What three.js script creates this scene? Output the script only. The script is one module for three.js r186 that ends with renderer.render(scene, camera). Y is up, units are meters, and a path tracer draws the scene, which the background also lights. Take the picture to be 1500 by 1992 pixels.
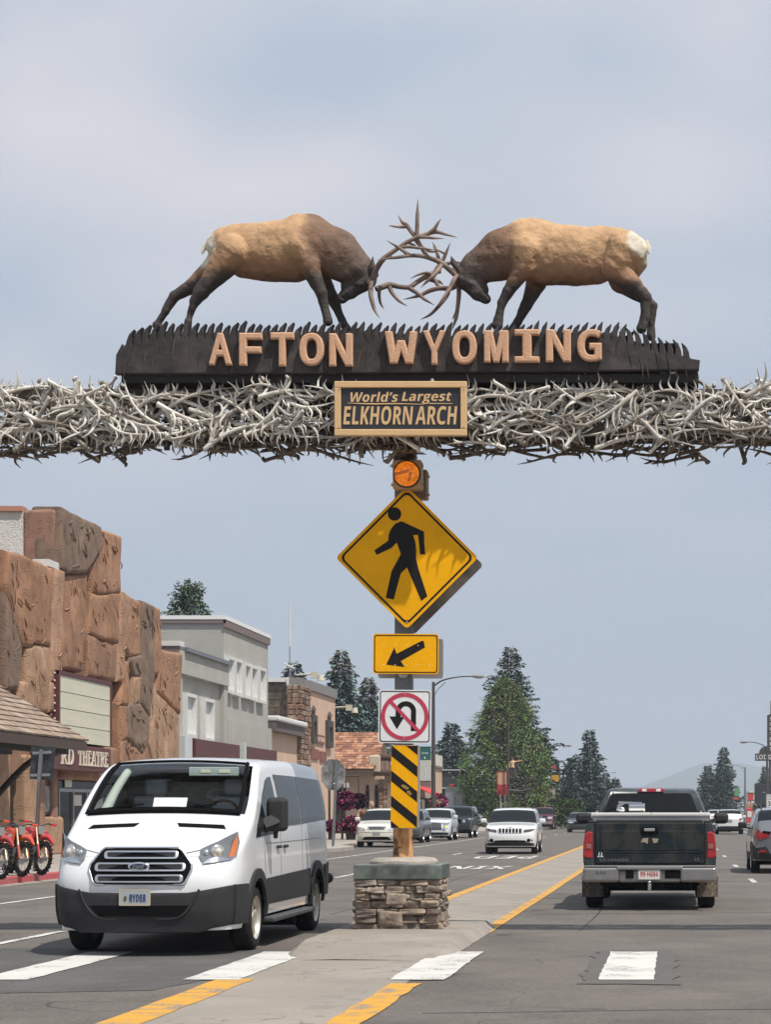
import * as THREE from 'three';
import { RoundedBoxGeometry } from 'three/addons/geometries/RoundedBoxGeometry.js';
import { TextGeometry } from 'three/addons/geometries/TextGeometry.js';
import { FontLoader } from 'three/addons/loaders/FontLoader.js';
import { MarchingCubes } from 'three/addons/objects/MarchingCubes.js';
import { mergeGeometries, mergeVertices, toCreasedNormals } from 'three/addons/utils/BufferGeometryUtils.js';

// ---------------------------------------------------------------- camera, sky, sun, exposure
// World: the road runs along -z, x to the right, y up; eye 1.5 m above the road.
const scene = new THREE.Scene();
const FOC = 4000, CX = 1310, CY = 1579, EYE = 1.5;      // lens in photograph pixels; vanishing point of the road
const camera = new THREE.PerspectiveCamera(2 * Math.atan(CY / FOC) * 180 / Math.PI, CX / CY, 0.5, 20000);
camera.position.set(0, EYE, 0);
camera.setViewOffset(2 * CX, 2 * CY, 0, 0, 1500, 1992);  // shifted lens: level camera looking down the road
camera.updateProjectionMatrix();
const renderer = new THREE.WebGLRenderer({ antialias: true });
renderer.setSize(772, 1024);
renderer.toneMapping = THREE.LinearToneMapping;
renderer.toneMappingExposure = 1.0;
renderer.shadowMap.enabled = true;

const SUN = new THREE.Vector3(0.42, 1, 0.36).normalize();
const sun = new THREE.DirectionalLight(new THREE.Color(1, 0.95, 0.86), 5.0);
sun.name = 'sun';
sun.position.copy(SUN).multiplyScalar(120).add(new THREE.Vector3(-5, 0, -50));
sun.target.position.set(-5, 0, -50);
sun.castShadow = true; sun.shadow.radius = 1.5;
sun.shadow.mapSize.set(4096, 4096);
Object.assign(sun.shadow.camera, { left: -60, right: 60, top: 70, bottom: -70, near: 1, far: 400 });
scene.add(sun); scene.add(sun.target);

// seeded noise
function rng(seed) { let s = seed >>> 0; return () => { s = (s + 0x6d2b79f5) | 0; let t = Math.imul(s ^ (s >>> 15), 1 | s); t = (t + Math.imul(t ^ (t >>> 7), 61 | t)) ^ t; return ((t ^ (t >>> 14)) >>> 0) / 4294967296; }; }
const hash3 = (x, y, z) => { let h = Math.imul(x, 374761393) ^ Math.imul(y, 668265263) ^ Math.imul(z, 2147482634); h = Math.imul(h ^ (h >>> 13), 1274126177); return ((h ^ (h >>> 16)) >>> 0) / 4294967296; };
const sm = (t) => t * t * (3 - 2 * t);
function vnoise(x, y, z, per = 0) {
  let x0 = Math.floor(x), y0 = Math.floor(y), z0 = Math.floor(z);
  const fx = sm(x - x0), fy = sm(y - y0), fz = sm(z - z0);
  let x1 = x0 + 1, y1 = y0 + 1;
  if (per) { x0 = ((x0 % per) + per) % per; x1 = x0 + 1 === per ? 0 : x0 + 1; y0 = ((y0 % per) + per) % per; y1 = y0 + 1 === per ? 0 : y0 + 1; }
  const a = hash3(x0, y0, z0), b = hash3(x1, y0, z0), c = hash3(x0, y1, z0), d = hash3(x1, y1, z0);
  const p = a + (b - a) * fx, q = c + (d - c) * fx, r = p + (q - p) * fy;
  if (fz === 0) return r;
  const z1 = z0 + 1, e = hash3(x0, y0, z1), f = hash3(x1, y0, z1), g = hash3(x0, y1, z1), h = hash3(x1, y1, z1);
  const s = e + (f - e) * fx, t = g + (h - g) * fx, u = s + (t - s) * fy;
  return r + (u - r) * fz;
}
function fbm(x, y, z, oct = 4, per = 0) { let s = 0, a = 0.5, n = 0; for (let i = 0; i < oct; i++) { s += a * vnoise(x, y, z + i * 17, per); n += a; a *= 0.5; x *= 2; y *= 2; z *= 2; per *= 2; } return s / n; }
const clamp = THREE.MathUtils.clamp, lerp = THREE.MathUtils.lerp, sstep = (x, a, b) => sm(Math.min(1, Math.max(0, (x - a) / (b - a))));
const V = (x, y, z) => new THREE.Vector3(x, y, z);

const BANKS = [[60, 170, 260, 200, 0.5], [380, 360, 330, 150, 0.55], [700, 330, 260, 90, 0.25], [1330, 360, 240, 120, 0.4], [620, 150, 260, 110, -0.45], [1150, 110, 260, 90, -0.25], [60, 560, 160, 120, -0.3], [1420, 90, 120, 160, 0.2], [300, 560, 300, 80, 0.2], [1050, 640, 400, 90, 0.1]];
// sky: pale hazy blue with broad soft white clouds, everywhere alike
{
  const W = 2048, H = 1024, d = new Float32Array(W * H * 4);
  for (let r = 0; r < H; r++) {
    const el = (r + 0.5) / H * Math.PI - Math.PI / 2, y = Math.sin(el);
    for (let c = 0; c < W; c++) {
      const az = ((c + 0.5) / W - 0.5) * 2 * Math.PI, x = Math.cos(az) * Math.cos(el), z = Math.sin(az) * Math.cos(el);
      const k = 1 / (Math.max(y, 0) + 0.32);
      const px = x * k, pz = z * k;
      const q = fbm(px * 1.6 + 7.3, pz * 1.6 + 2.1, 3, 4);
      const f = fbm(px * 2.3 + 1.4 * q, pz * 3.4 + 1.1 * q, 9.5, 5);
      const g = fbm(px * 7 + q * 2, pz * 9, 31, 4);
      let cl = sstep(f * 0.8 + g * 0.2, 0.40, 0.66);
      if (z < -0.3 && y > 0) {                                         // the banks of cloud that the picture shows, in its own part of the sky
        const sx = CX - x / z * FOC, sy = CY + y / z * FOC; let b = 0;
        for (const [cx, cy, rx, ry, w] of BANKS) b += w * Math.exp(-(((sx - cx + 260 * (q - 0.5)) / rx) ** 2) - ((sy - cy + 200 * (f - 0.5)) / ry) ** 2);
        const near = sstep(Math.max(Math.abs(sx - 750) / 1500, Math.abs(sy - 800) / 1700), 1, 0.5);
        cl = lerp(cl, clamp(0.30 + b + 1.1 * (f - 0.5) + 0.5 * (g - 0.5), 0, 1), near);
      }
      cl *= 0.95 * sstep(y, 0.06, 0.24);
      const t = Math.pow(clamp(y, 0, 1), 0.6);
      const base = [lerp(0.455, 0.47, t), lerp(0.515, 0.585, t), lerp(0.60, 0.75, t)];
      const white = [0.72, 0.715, 0.765];
      const o = (r * W + c) * 4;
      for (let i = 0; i < 3; i++) d[o + i] = y < -0.02 ? [0.30, 0.29, 0.28][i] : lerp(base[i], white[i], cl);
      d[o + 3] = 1;
    }
  }
  const t = new THREE.DataTexture(d, W, H, THREE.RGBAFormat, THREE.FloatType);
  t.mapping = THREE.EquirectangularReflectionMapping; t.magFilter = THREE.LinearFilter; t.needsUpdate = true;
  scene.background = t; scene.environment = t;
}
scene.fog = new THREE.FogExp2(new THREE.Color(0.80, 0.88, 1.0), 0.00030);

// ---------------------------------------------------------------- helpers
const at = (px, py, z) => V((px - CX) * z / FOC, EYE - (py - CY) * z / FOC, -z);   // where a point seen there stands, z metres down the road
const zRoad = (py, h = 0) => FOC * (EYE - h) / (py - CY);
const used = new Map();
function numbered(n) { const k = used.get(n) ?? 0; used.set(n, k + 1); return k ? n + '_' + String(k).padStart(3, '0') : n; }
function tag(o, label, category, group, kind) { if (label) o.userData.label = label; if (category) o.userData.category = category; if (group) o.userData.group = group; if (kind) o.userData.kind = kind; return o; }
function thing(name, label, category, pos = [0, 0, 0], ry = 0, group) {
  const g = new THREE.Group(); g.name = numbered(name); g.position.set(...pos); g.rotation.y = ry; scene.add(g);
  return tag(g, label, category, group);
}
function part(parent, name, geo, mat, label) {
  const m = new THREE.Mesh(Array.isArray(geo) ? merge(geo) : geo, mat); m.name = name; parent.add(m);
  if (label) m.userData.label = label; return m;
}
function solo(name, geo, mat, label, category, group, kind) { const m = part(scene, numbered(name), geo, mat); return tag(m, label, category, group, kind); }
function struct(name, geo, mat, label) { const m = part(scene, name, geo, mat); m.userData.kind = 'structure'; if (label) m.userData.label = label; return m; }
function copyOf(o, label, pos, ry, group, name) {
  const c = o.clone(); c.name = numbered(name ?? o.name.replace(/_\d+$/, '')); scene.add(c);
  c.userData = { ...o.userData }; c.position.set(...pos); if (ry !== undefined) c.rotation.y = ry;
  if (label) c.userData.label = label; if (group) c.userData.group = group; return c;
}
function merge(list) {
  const anyCol = list.some((g) => g.attributes.color);
  const gs = list.map((g) => {
    const n = g.index ? g.toNonIndexed() : g.clone();
    for (const k of Object.keys(n.attributes)) if (!['position', 'normal', 'uv', 'color'].includes(k)) n.deleteAttribute(k);
    if (!n.attributes.normal) n.computeVertexNormals();
    const c = n.attributes.position.count;
    if (!n.attributes.uv) n.setAttribute('uv', new THREE.BufferAttribute(new Float32Array(c * 2), 2));
    if (anyCol && !n.attributes.color) n.setAttribute('color', new THREE.BufferAttribute(new Float32Array(c * 3).fill(1), 3));
    n.morphAttributes = {}; return n;
  });
  return mergeGeometries(gs, false);
}
const box = (w, h, d, x = 0, y = 0, z = 0) => new THREE.BoxGeometry(w, h, d).translate(x, y, z);
const rbox = (w, h, d, r, x = 0, y = 0, z = 0, s = 2) => new RoundedBoxGeometry(w, h, d, s, Math.min(r, w / 2.01, h / 2.01, d / 2.01)).translate(x, y, z);
const bx2 = (x0, x1, y0, y1, z0, z1) => box(Math.abs(x1 - x0), Math.abs(y1 - y0), Math.abs(z1 - z0), (x0 + x1) / 2, (y0 + y1) / 2, (z0 + z1) / 2);
const cyl = (r0, r1, h, n = 12, x = 0, y = 0, z = 0) => new THREE.CylinderGeometry(r0, r1, h, n).translate(x, y, z);
const cylX = (r, h, n = 16, x = 0, y = 0, z = 0) => new THREE.CylinderGeometry(r, r, h, n).rotateZ(Math.PI / 2).translate(x, y, z);
const cylZ = (r, h, n = 16, x = 0, y = 0, z = 0) => new THREE.CylinderGeometry(r, r, h, n).rotateX(Math.PI / 2).translate(x, y, z);
// bar between two points
function bar(a, b, w, h = w, round = false) {
  const d = b.clone().sub(a), L = d.length(), g = round ? new THREE.CylinderGeometry(h, w, L, 8) : new THREE.BoxGeometry(w, L, h);
  const q = new THREE.Quaternion().setFromUnitVectors(V(0, 1, 0), d.normalize());
  return g.applyQuaternion(q).translate((a.x + b.x) / 2, (a.y + b.y) / 2, (a.z + b.z) / 2);
}
// tube of varying radius through points
function limb(pts, rads, sides = 7, per = 3, cap = true, flat = 1) {
  const cv = new THREE.CatmullRomCurve3(pts, false, 'centripetal'), n = (pts.length - 1) * per, pos = [], nor = [], uv = [], idx = [];
  let T = cv.getTangent(0), N = Math.abs(T.y) < 0.9 ? V(0, 1, 0) : V(1, 0, 0); N.sub(T.clone().multiplyScalar(N.dot(T))).normalize();
  let len = 0, last = null;
  for (let i = 0; i <= n; i++) {
    const u = i / n, p = cv.getPoint(u); T = cv.getTangent(u); N.sub(T.clone().multiplyScalar(N.dot(T))).normalize();
    const B = T.clone().cross(N), f = u * (rads.length - 1), k = Math.min(Math.floor(f), rads.length - 2), r = lerp(rads[k], rads[k + 1], f - k);
    if (last) len += p.distanceTo(last); last = p;
    for (let s = 0; s <= sides; s++) {
      const a = s / sides * 2 * Math.PI, c = Math.cos(a), w = Math.sin(a) * flat;
      const v = N.clone().multiplyScalar(c).add(B.clone().multiplyScalar(w));
      pos.push(p.x + v.x * r, p.y + v.y * r, p.z + v.z * r); v.normalize(); nor.push(v.x, v.y, v.z); uv.push(s / sides * 0.3, len);
    }
  }
  const m = sides + 1;
  for (let i = 0; i < n; i++) for (let s = 0; s < sides; s++) { const a = i * m + s, b = a + m; idx.push(a, a + 1, b, b, a + 1, b + 1); }
  if (cap) for (const e of [0, n]) {
    const p = cv.getPoint(e / n), t = cv.getTangent(e / n).multiplyScalar(e ? 1 : -1), c = pos.length / 3;
    pos.push(p.x, p.y, p.z); nor.push(t.x, t.y, t.z); uv.push(0, 0);
    for (let s = 0; s < sides; s++) { const a = e * m + s; e ? idx.push(a, a + 1, c) : idx.push(a + 1, a, c); }
  }
  const g = new THREE.BufferGeometry();
  g.setAttribute('position', new THREE.Float32BufferAttribute(pos, 3)); g.setAttribute('normal', new THREE.Float32BufferAttribute(nor, 3)); g.setAttribute('uv', new THREE.Float32BufferAttribute(uv, 2)); g.setIndex(idx);
  return g;
}
// uv in metres by the way each face points
function uvBox(g0, s = 1) {
  const g = g0.index ? g0.toNonIndexed() : g0, p = g.attributes.position, uv = new Float32Array(p.count * 2), a = V(), b = V(), c = V();
  if (!g.attributes.normal) g.computeVertexNormals();
  for (let i = 0; i < p.count; i += 3) {
    a.fromBufferAttribute(p, i); b.fromBufferAttribute(p, i + 1); c.fromBufferAttribute(p, i + 2);
    const n = b.clone().sub(a).cross(c.clone().sub(a)), ax = Math.abs(n.x), ay = Math.abs(n.y), az = Math.abs(n.z);
    [a, b, c].forEach((v, k) => { const [U, W] = ax >= ay && ax >= az ? [v.z, v.y] : ay >= az ? [v.x, v.z] : [v.x, v.y]; uv[(i + k) * 2] = U * s; uv[(i + k) * 2 + 1] = W * s; });
  }
  g.setAttribute('uv', new THREE.BufferAttribute(uv, 2)); return g;
}
function jitter(g0, amp, freq, seed = 0) {
  const g = g0, p = g.attributes.position;
  for (let i = 0; i < p.count; i++) {
    const x = p.getX(i), y = p.getY(i), z = p.getZ(i), n = (k) => (fbm(x * freq + k * 31 + seed, y * freq, z * freq, 2) - 0.5) * 2 * amp;
    p.setXYZ(i, x + n(1), y + n(2), z + n(3));
  }
  g.computeVertexNormals(); return g;
}
function extr(shape, depth, bevel = 0, steps = 8, seg = 2) { return new THREE.ExtrudeGeometry(shape, { depth: Math.max(depth - 2 * bevel, 0.0005), bevelEnabled: bevel > 0, bevelSize: bevel, bevelThickness: bevel, bevelOffset: -bevel, bevelSegments: seg, curveSegments: steps }).translate(0, 0, bevel); }
const poly = (pts) => new THREE.Shape(pts.map(([x, y]) => new THREE.Vector2(x, y)));
function rrect(w, h, r, cx = 0, cy = 0) {
  const s = new THREE.Shape(), x = cx - w / 2, y = cy - h / 2;
  s.moveTo(x + r, y); s.lineTo(x + w - r, y); s.absarc(x + w - r, y + r, r, -Math.PI / 2, 0); s.lineTo(x + w, y + h - r); s.absarc(x + w - r, y + h - r, r, 0, Math.PI / 2);
  s.lineTo(x + r, y + h); s.absarc(x + r, y + h - r, r, Math.PI / 2, Math.PI); s.lineTo(x, y + r); s.absarc(x + r, y + r, r, Math.PI, 1.5 * Math.PI); return s;
}
function ring(shape, inner) { shape.holes.push(new THREE.Path(inner.getPoints(8))); return shape; }
const loader = new FontLoader();
const FONT = {};
for (const [k, f] of [['sans', 'droid_sans_bold'], ['mono', 'droid_sans_mono_regular'], ['serif', 'droid_serif_bold'], ['reg', 'droid_sans_regular']]) FONT[k] = await loader.loadAsync('fonts/droid/' + f + '.typeface.json');
// flat lettering fitted into a w x h box centred on 0,0 (facing +z)
function letters(text, w, h, depth = 0.004, font = 'sans', shear = 0, bevel = 0) {
  const g = new TextGeometry(text, { font: FONT[font], size: 1, depth: 1, curveSegments: 5, bevelEnabled: false });
  if (shear) g.applyMatrix4(new THREE.Matrix4().set(1, shear, 0, 0, 0, 1, 0, 0, 0, 0, 1, 0, 0, 0, 0, 1));
  g.computeBoundingBox(); const b = g.boundingBox;
  g.translate(-(b.min.x + b.max.x) / 2, -(b.min.y + b.max.y) / 2, 0).scale(w / (b.max.x - b.min.x), h / (b.max.y - b.min.y), depth);
  g.computeVertexNormals(); return g;
}
// split long edges so that a flat shape can be bent over a curved body
function fine(g0, max) {
  let g = g0.index ? g0.toNonIndexed() : g0;
  for (let it = 0; it < 10; it++) {
    const p = g.attributes.position, out = []; let split = false; const a = V(), b = V(), c = V();
    for (let i = 0; i < p.count; i += 3) {
      a.fromBufferAttribute(p, i); b.fromBufferAttribute(p, i + 1); c.fromBufferAttribute(p, i + 2);
      const e = [a.distanceTo(b), b.distanceTo(c), c.distanceTo(a)], k = e.indexOf(Math.max(...e));
      const t = (u, v, w) => { const m = u.clone().add(v).multiplyScalar(0.5); out.push(u, m, w, m, v, w); };
      if (e[k] > max) { split = true; k === 0 ? t(a.clone(), b.clone(), c.clone()) : k === 1 ? t(b.clone(), c.clone(), a.clone()) : t(c.clone(), a.clone(), b.clone()); } else out.push(a.clone(), b.clone(), c.clone());
    }
    g = new THREE.BufferGeometry(); g.setAttribute('position', new THREE.Float32BufferAttribute(out.flatMap((v) => [v.x, v.y, v.z]), 3));
    if (!split) break;
  }
  return g;
}
const smoothGeo = (g, ang = 0.6) => toCreasedNormals(mergeVertices(g, 1e-4), ang);
// one heavy letter with rounded edges fitted to a box
function fatLetter(ch, w, h, depth, bev) {
  const g = new TextGeometry(ch, { font: FONT.mono, size: 1, depth: 0.1, curveSegments: 6, bevelEnabled: true, bevelSize: 0.055, bevelThickness: 0.05, bevelSegments: 3 });
  g.computeBoundingBox(); const b = g.boundingBox;
  return g.translate(-(b.min.x + b.max.x) / 2, -(b.min.y + b.max.y) / 2, -b.min.z).scale(w / (b.max.x - b.min.x), h / (b.max.y - b.min.y), depth / (b.max.z - b.min.z));
}
// iso-surface of a distance field: f(x,y,z) < 0 inside
function isoMesh(f, lo, hi, res) {
  const mc = new MarchingCubes(res, new THREE.MeshBasicMaterial(), false, false, 400000), h = res / 2, d = [0, 1, 2].map((i) => (hi[i] - lo[i]) / 2), c = [0, 1, 2].map((i) => (hi[i] + lo[i]) / 2);
  mc.isolation = 0;
  for (let k = 0; k < res; k++) for (let j = 0; j < res; j++) for (let i = 0; i < res; i++)
    mc.field[i + j * res + k * res * res] = -f(c[0] + d[0] * (i - h) / h, c[1] + d[1] * (j - h) / h, c[2] + d[2] * (k - h) / h);
  mc.update();
  const n = mc.count, g = new THREE.BufferGeometry();
  g.setAttribute('position', new THREE.BufferAttribute(mc.positionArray.slice(0, n * 3), 3));
  g.scale(...d).translate(...c);
  const m = mergeVertices(g, 1e-4); m.computeVertexNormals(); return m;
}
const smin = (a, b, k) => { const h = clamp(0.5 + 0.5 * (b - a) / k, 0, 1); return lerp(b, a, h) - k * h * (1 - h); };
function capsule(x, y, z, a, b, ra, rb, zs = 1) {
  const dx = b.x - a.x, dy = b.y - a.y, dz = (b.z - a.z) * zs, px = x - a.x, py = y - a.y, pz = (z - a.z) * zs;
  const t = clamp((px * dx + py * dy + pz * dz) / (dx * dx + dy * dy + dz * dz + 1e-9), 0, 1), ex = px - t * dx, ey = py - t * dy, ez = pz - t * dz;
  return Math.sqrt(ex * ex + ey * ey + ez * ez) - lerp(ra, rb, t);
}
// vertex colours from a function of the point; c = [r,g,b] linear
function paint(g, fn) {
  const p = g.attributes.position, n = g.attributes.normal, a = new Float32Array(p.count * 3);
  for (let i = 0; i < p.count; i++) a.set(fn(p.getX(i), p.getY(i), p.getZ(i), n ? n.getX(i) : 0, n ? n.getY(i) : 0, n ? n.getZ(i) : 0), i * 3);
  g.setAttribute('color', new THREE.BufferAttribute(a, 3)); return g;
}
const mix3 = (a, b, t) => [lerp(a[0], b[0], t), lerp(a[1], b[1], t), lerp(a[2], b[2], t)];

// ---------------------------------------------------------------- textures and materials
function texOf(size, fn, srgb, rep = 1, channels = 3) {
  const d = new Uint8Array(size * size * 4);
  for (let y = 0; y < size; y++) for (let x = 0; x < size; x++) { const c = fn(x / size, y / size, x, y), o = (y * size + x) * 4; const v = Array.isArray(c) ? c : [c, c, c]; for (let i = 0; i < 3; i++) d[o + i] = clamp(v[i], 0, 1) * 255; d[o + 3] = 255; }
  const t = new THREE.DataTexture(d, size, size, THREE.RGBAFormat); t.wrapS = t.wrapT = THREE.RepeatWrapping; t.magFilter = THREE.LinearFilter; t.minFilter = THREE.LinearMipmapLinearFilter;
  if (srgb) t.colorSpace = THREE.SRGBColorSpace; t.repeat.set(rep, rep); t.needsUpdate = true; return t;
}
const re = (t, x, y = x) => { const c = t.clone(); c.repeat.set(x, y); c.needsUpdate = true; return c; };
const C = (r, g, b) => new THREE.Color().setRGB(r, g, b);
const std = (color, roughness = 0.8, o = {}) => new THREE.MeshStandardMaterial({ color: Array.isArray(color) ? C(...color) : color, roughness, ...o });
const phys = (color, roughness, o = {}) => new THREE.MeshPhysicalMaterial({ color: Array.isArray(color) ? C(...color) : color, roughness, ...o });
const grain = texOf(512, (u, v) => 0.80 + 0.28 * (fbm(u * 8, v * 8, 1, 5, 8) - 0.5) + 0.30 * (vnoise(u * 128, v * 128, 5, 128) - 0.5) * 1, false);
const mottle = texOf(512, (u, v) => { const a = fbm(u * 4, v * 4, 2, 6, 4), b = fbm(u * 16, v * 16, 8, 4, 16); return clamp(0.62 + 0.9 * (a - 0.5) + 0.45 * (b - 0.5), 0.2, 1); }, false);
const bumpFine = texOf(512, (u, v) => fbm(u * 32, v * 32, 4, 4, 32), false);
const bumpCoarse = texOf(512, (u, v) => fbm(u * 8, v * 8, 6, 5, 8), false);

// ================================================================ ground, road, pavements, hills
const CURB_L = -13.8, CURB_R = 8.4;
const asphaltMap = texOf(1024, (u, v, x, y) => {
  const a = fbm(u * 6, v * 6, 3, 6, 6), g = vnoise(u * 512, v * 512, 9, 512), g2 = vnoise(u * 256, v * 256, 10, 256), p = fbm(u * 20, v * 20, 12, 3, 20);
  let k = 0.66 + 0.46 * (a - 0.5) + 0.34 * (g - 0.5) + 0.16 * (g2 - 0.5) + 0.18 * (p - 0.5);
  if (g > 0.93) k += 0.22; if (g2 > 0.955) k += 0.2;
  const wx = u + 0.03 * (fbm(u * 5, v * 5, 40, 3, 5) - 0.5), cr = Math.abs(fbm(wx * 3, v * 3, 22, 3, 3) - 0.5);
  if (cr < 0.0028) k *= 0.5;
  return [k, k * 0.985, k * 0.965];
}, false);
const asphalt = std([0.168, 0.147, 0.130], 0.86, { map: asphaltMap, bumpMap: re(bumpFine, 2), bumpScale: 0.004 });
const concMap = texOf(1024, (u, v) => {
  const a = fbm(u * 5, v * 5, 13, 5, 5), g = vnoise(u * 400, v * 400, 19, 400), s = fbm(u * 14, v * 14, 20, 4, 14);
  let k = 0.80 + 0.30 * (a - 0.5) + 0.14 * (g - 0.5); if (s > 0.66) k *= 0.86; if (g > 0.97) k *= 0.75;
  const cr = Math.abs(fbm(u * 2.999, v * 3, 29, 4, 3) - 0.5); if (cr < 0.0022) k *= 0.62;
  return [k, k * 0.985, k * 0.96];
}, false);
const concrete = std([0.335, 0.298, 0.262], 0.9, { map: concMap, bumpMap: re(bumpFine, 2), bumpScale: 0.003 });
const walkMat = std([0.43, 0.39, 0.35], 0.9, { map: concMap, bumpMap: re(bumpFine, 2), bumpScale: 0.003 });
function wornPaint(col, wear, seed) {
  const t = texOf(512, (u, v) => {
    const a = fbm(u * 9, v * 9, seed, 5, 9), g = vnoise(u * 170, v * 170, seed + 3, 170), k = a * 0.65 + g * 0.35;
    const w = sstep(k, wear, wear + 0.08); return mix3([0.20, 0.19, 0.18], col.map((c) => c * (0.90 + 0.2 * (a - 0.5))), w);
  }, false);
  return std([1, 1, 1], 0.75, { map: t, bumpMap: re(bumpFine, 2), bumpScale: 0.002 });
}
const whitePaint = wornPaint([0.60, 0.585, 0.55], 0.30, 61), yellowPaint = wornPaint([0.62, 0.315, 0.035], 0.33, 71), thinWhite = wornPaint([0.60, 0.585, 0.56], 0.36, 81), redPaint = wornPaint([0.50, 0.085, 0.095], 0.30, 91);
const darkPatch = std([0.118, 0.106, 0.097], 0.85, { map: grain, bumpMap: re(bumpFine, 2), bumpScale: 0.003 });
// flat sheet with real-size uv; z is metres down the road
function sheet(x0, x1, z0, z1, y, uvS = 0.25, nx = 1, nz = 1, fn) {
  const g = new THREE.PlaneGeometry(x1 - x0, z1 - z0, nx, nz).rotateX(-Math.PI / 2).translate((x0 + x1) / 2, y, -(z0 + z1) / 2);
  if (fn) { const p = g.attributes.position; for (let i = 0; i < p.count; i++) fn(p, i); g.computeVertexNormals(); }
  const p = g.attributes.position, uv = g.attributes.uv;
  for (let i = 0; i < p.count; i++) uv.setXY(i, p.getX(i) * uvS, p.getZ(i) * uvS);
  return g;
}
// a painted mark with slightly uneven edges
function mark(pts, y, seed, amp = 0.018, uvS = 0.7) {
  const out = [], R = rng(seed);
  for (let i = 0; i < pts.length; i++) {
    const [ax, az] = pts[i], [bx, bz] = pts[(i + 1) % pts.length], L = Math.hypot(bx - ax, bz - az), n = Math.max(1, Math.min(60, Math.round(L / 0.22)));
    for (let k = 0; k < n; k++) { const t = k / n; out.push(new THREE.Vector2(lerp(ax, bx, t) + (R() - 0.5) * amp, lerp(az, bz, t) + (R() - 0.5) * amp)); }
  }
  const g = new THREE.ShapeGeometry(new THREE.Shape(out)), p = g.attributes.position, q = new Float32Array(p.count * 3), uv = g.attributes.uv;
  for (let i = 0; i < p.count; i++) { q.set([p.getX(i), y, -p.getY(i)], i * 3); uv.setXY(i, p.getX(i) * uvS, p.getY(i) * uvS); }
  g.setAttribute('position', new THREE.BufferAttribute(q, 3));
  const nn = new Float32Array(p.count * 3); for (let i = 0; i < p.count; i++) nn[i * 3 + 1] = 1; g.setAttribute('normal', new THREE.BufferAttribute(nn, 3));
  return g;
}
const strip = (x0, x1, z0, z1, y, seed, amp, uvS) => mark([[x0, z0], [x1, z0], [x1, z1], [x0, z1]], y, seed, amp, uvS);

struct('ground', sheet(-9000, 9000, -300, 9000, -0.06, 0.02), std([0.13, 0.12, 0.075], 0.95, { map: mottle }));
struct('road', sheet(CURB_L, CURB_R, -12, 900, 0, 0.16, 1, 60), asphalt);
struct('median_strip', sheet(-3.92, -2.34, -12, 320, 0.004, 0.21, 1, 30), concrete);
// repaired bands of newer asphalt
struct('road_patch', [mark([[-7.6, 22.6], [-3.95, 22.3], [-3.95, 19.5], [-4.4, 17.2], [-6.6, 16.8], [-7.7, 18]], 0.004, 7, 0.06)], std([0.125, 0.12, 0.116], 0.88, { map: re(asphaltMap, 0.3), bumpMap: re(bumpFine, 1), bumpScale: 0.004 }));

// painted lines
{
  const y = 0.008, m = [];
  m.push(strip(-4.07, -3.75, -8, 18.4, y, 11, 0.03), strip(-3.99, -3.79, 26.2, 300, y, 12));
  struct('yellow_line', m, yellowPaint);
  struct('yellow_line_001', [strip(-2.46, -2.20, -8, 17.9, y, 13, 0.03), strip(-2.43, -2.26, 25.4, 300, y, 14)], yellowPaint);
  // white edge line of the parking lane and the lane dashes
  struct('lane_line', [strip(-10.98, -10.86, 28, 62, y, 15), strip(-10.92, -10.8, 63, 84, y, 16), strip(-10.95, -10.83, 85, 300, y, 17)], thinWhite);
  const d = []; for (const z of [10.4, 22.6, 34.8, 46.5, 58.9, 71.3, 83.6, 96, 108, 120, 132, 144]) d.push(strip(-7.71, -7.59, z, z + 3.1, y, 20 + z));
  struct('lane_dash', d, thinWhite);
  const e = []; for (const z of [12, 20.8, 31.6, 43.2, 55.4, 67.6, 80, 92, 104, 116]) e.push(strip(1.66, 1.78, z, z + 2.6, y, 220 + z));
  struct('lane_dash_001', e, thinWhite);
  struct('lane_line_001', [strip(5.2, 5.32, 14, 220, y, 333)], thinWhite);
}
// crosswalk bars with the dark squares of the older bars under them
{
  const bars = [[-6.22, -5.74], [-4.36, -3.86], [-2.53, -2.03], [-0.67, -0.17], [1.18, 1.68], [3.0, 3.5], [-8.1, -7.6], [-9.95, -9.45], [-11.8, -11.3]];
  bars.forEach(([a, b], i) => {
    if (i > 2 && i < 6) struct('crosswalk_shadow_patch'.replace('_shadow', '') + (i ? '_' + String(i).padStart(3, '0') : ''), mark([[a - 0.16, 17.9], [b + 0.20, 17.8], [b + 0.17, 22.3], [a - 0.12, 22.2]], 0.0065, 400 + i, 0.13), darkPatch);
    struct('crosswalk_bar' + (i ? '_' + String(i).padStart(3, '0') : ''), strip(a, b, 18.25, 21.9, 0.0105, 300 + i, 0.02, 0.45), whitePaint);
  });
  // PED XING, to be read by the traffic coming the other way
  const put = (t, w, l, x, z) => letters(t, w, l, 0.003, 'sans').rotateX(-Math.PI / 2).rotateY(Math.PI).translate(x, 0.009, -z);
  struct('road_lettering', [put('PED', 1.95, 4.0, -5.52, 67.4)], thinWhite);
  struct('road_lettering_001', [put('XING', 2.35, 3.0, -5.55, 54.9)], thinWhite);
}
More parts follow.
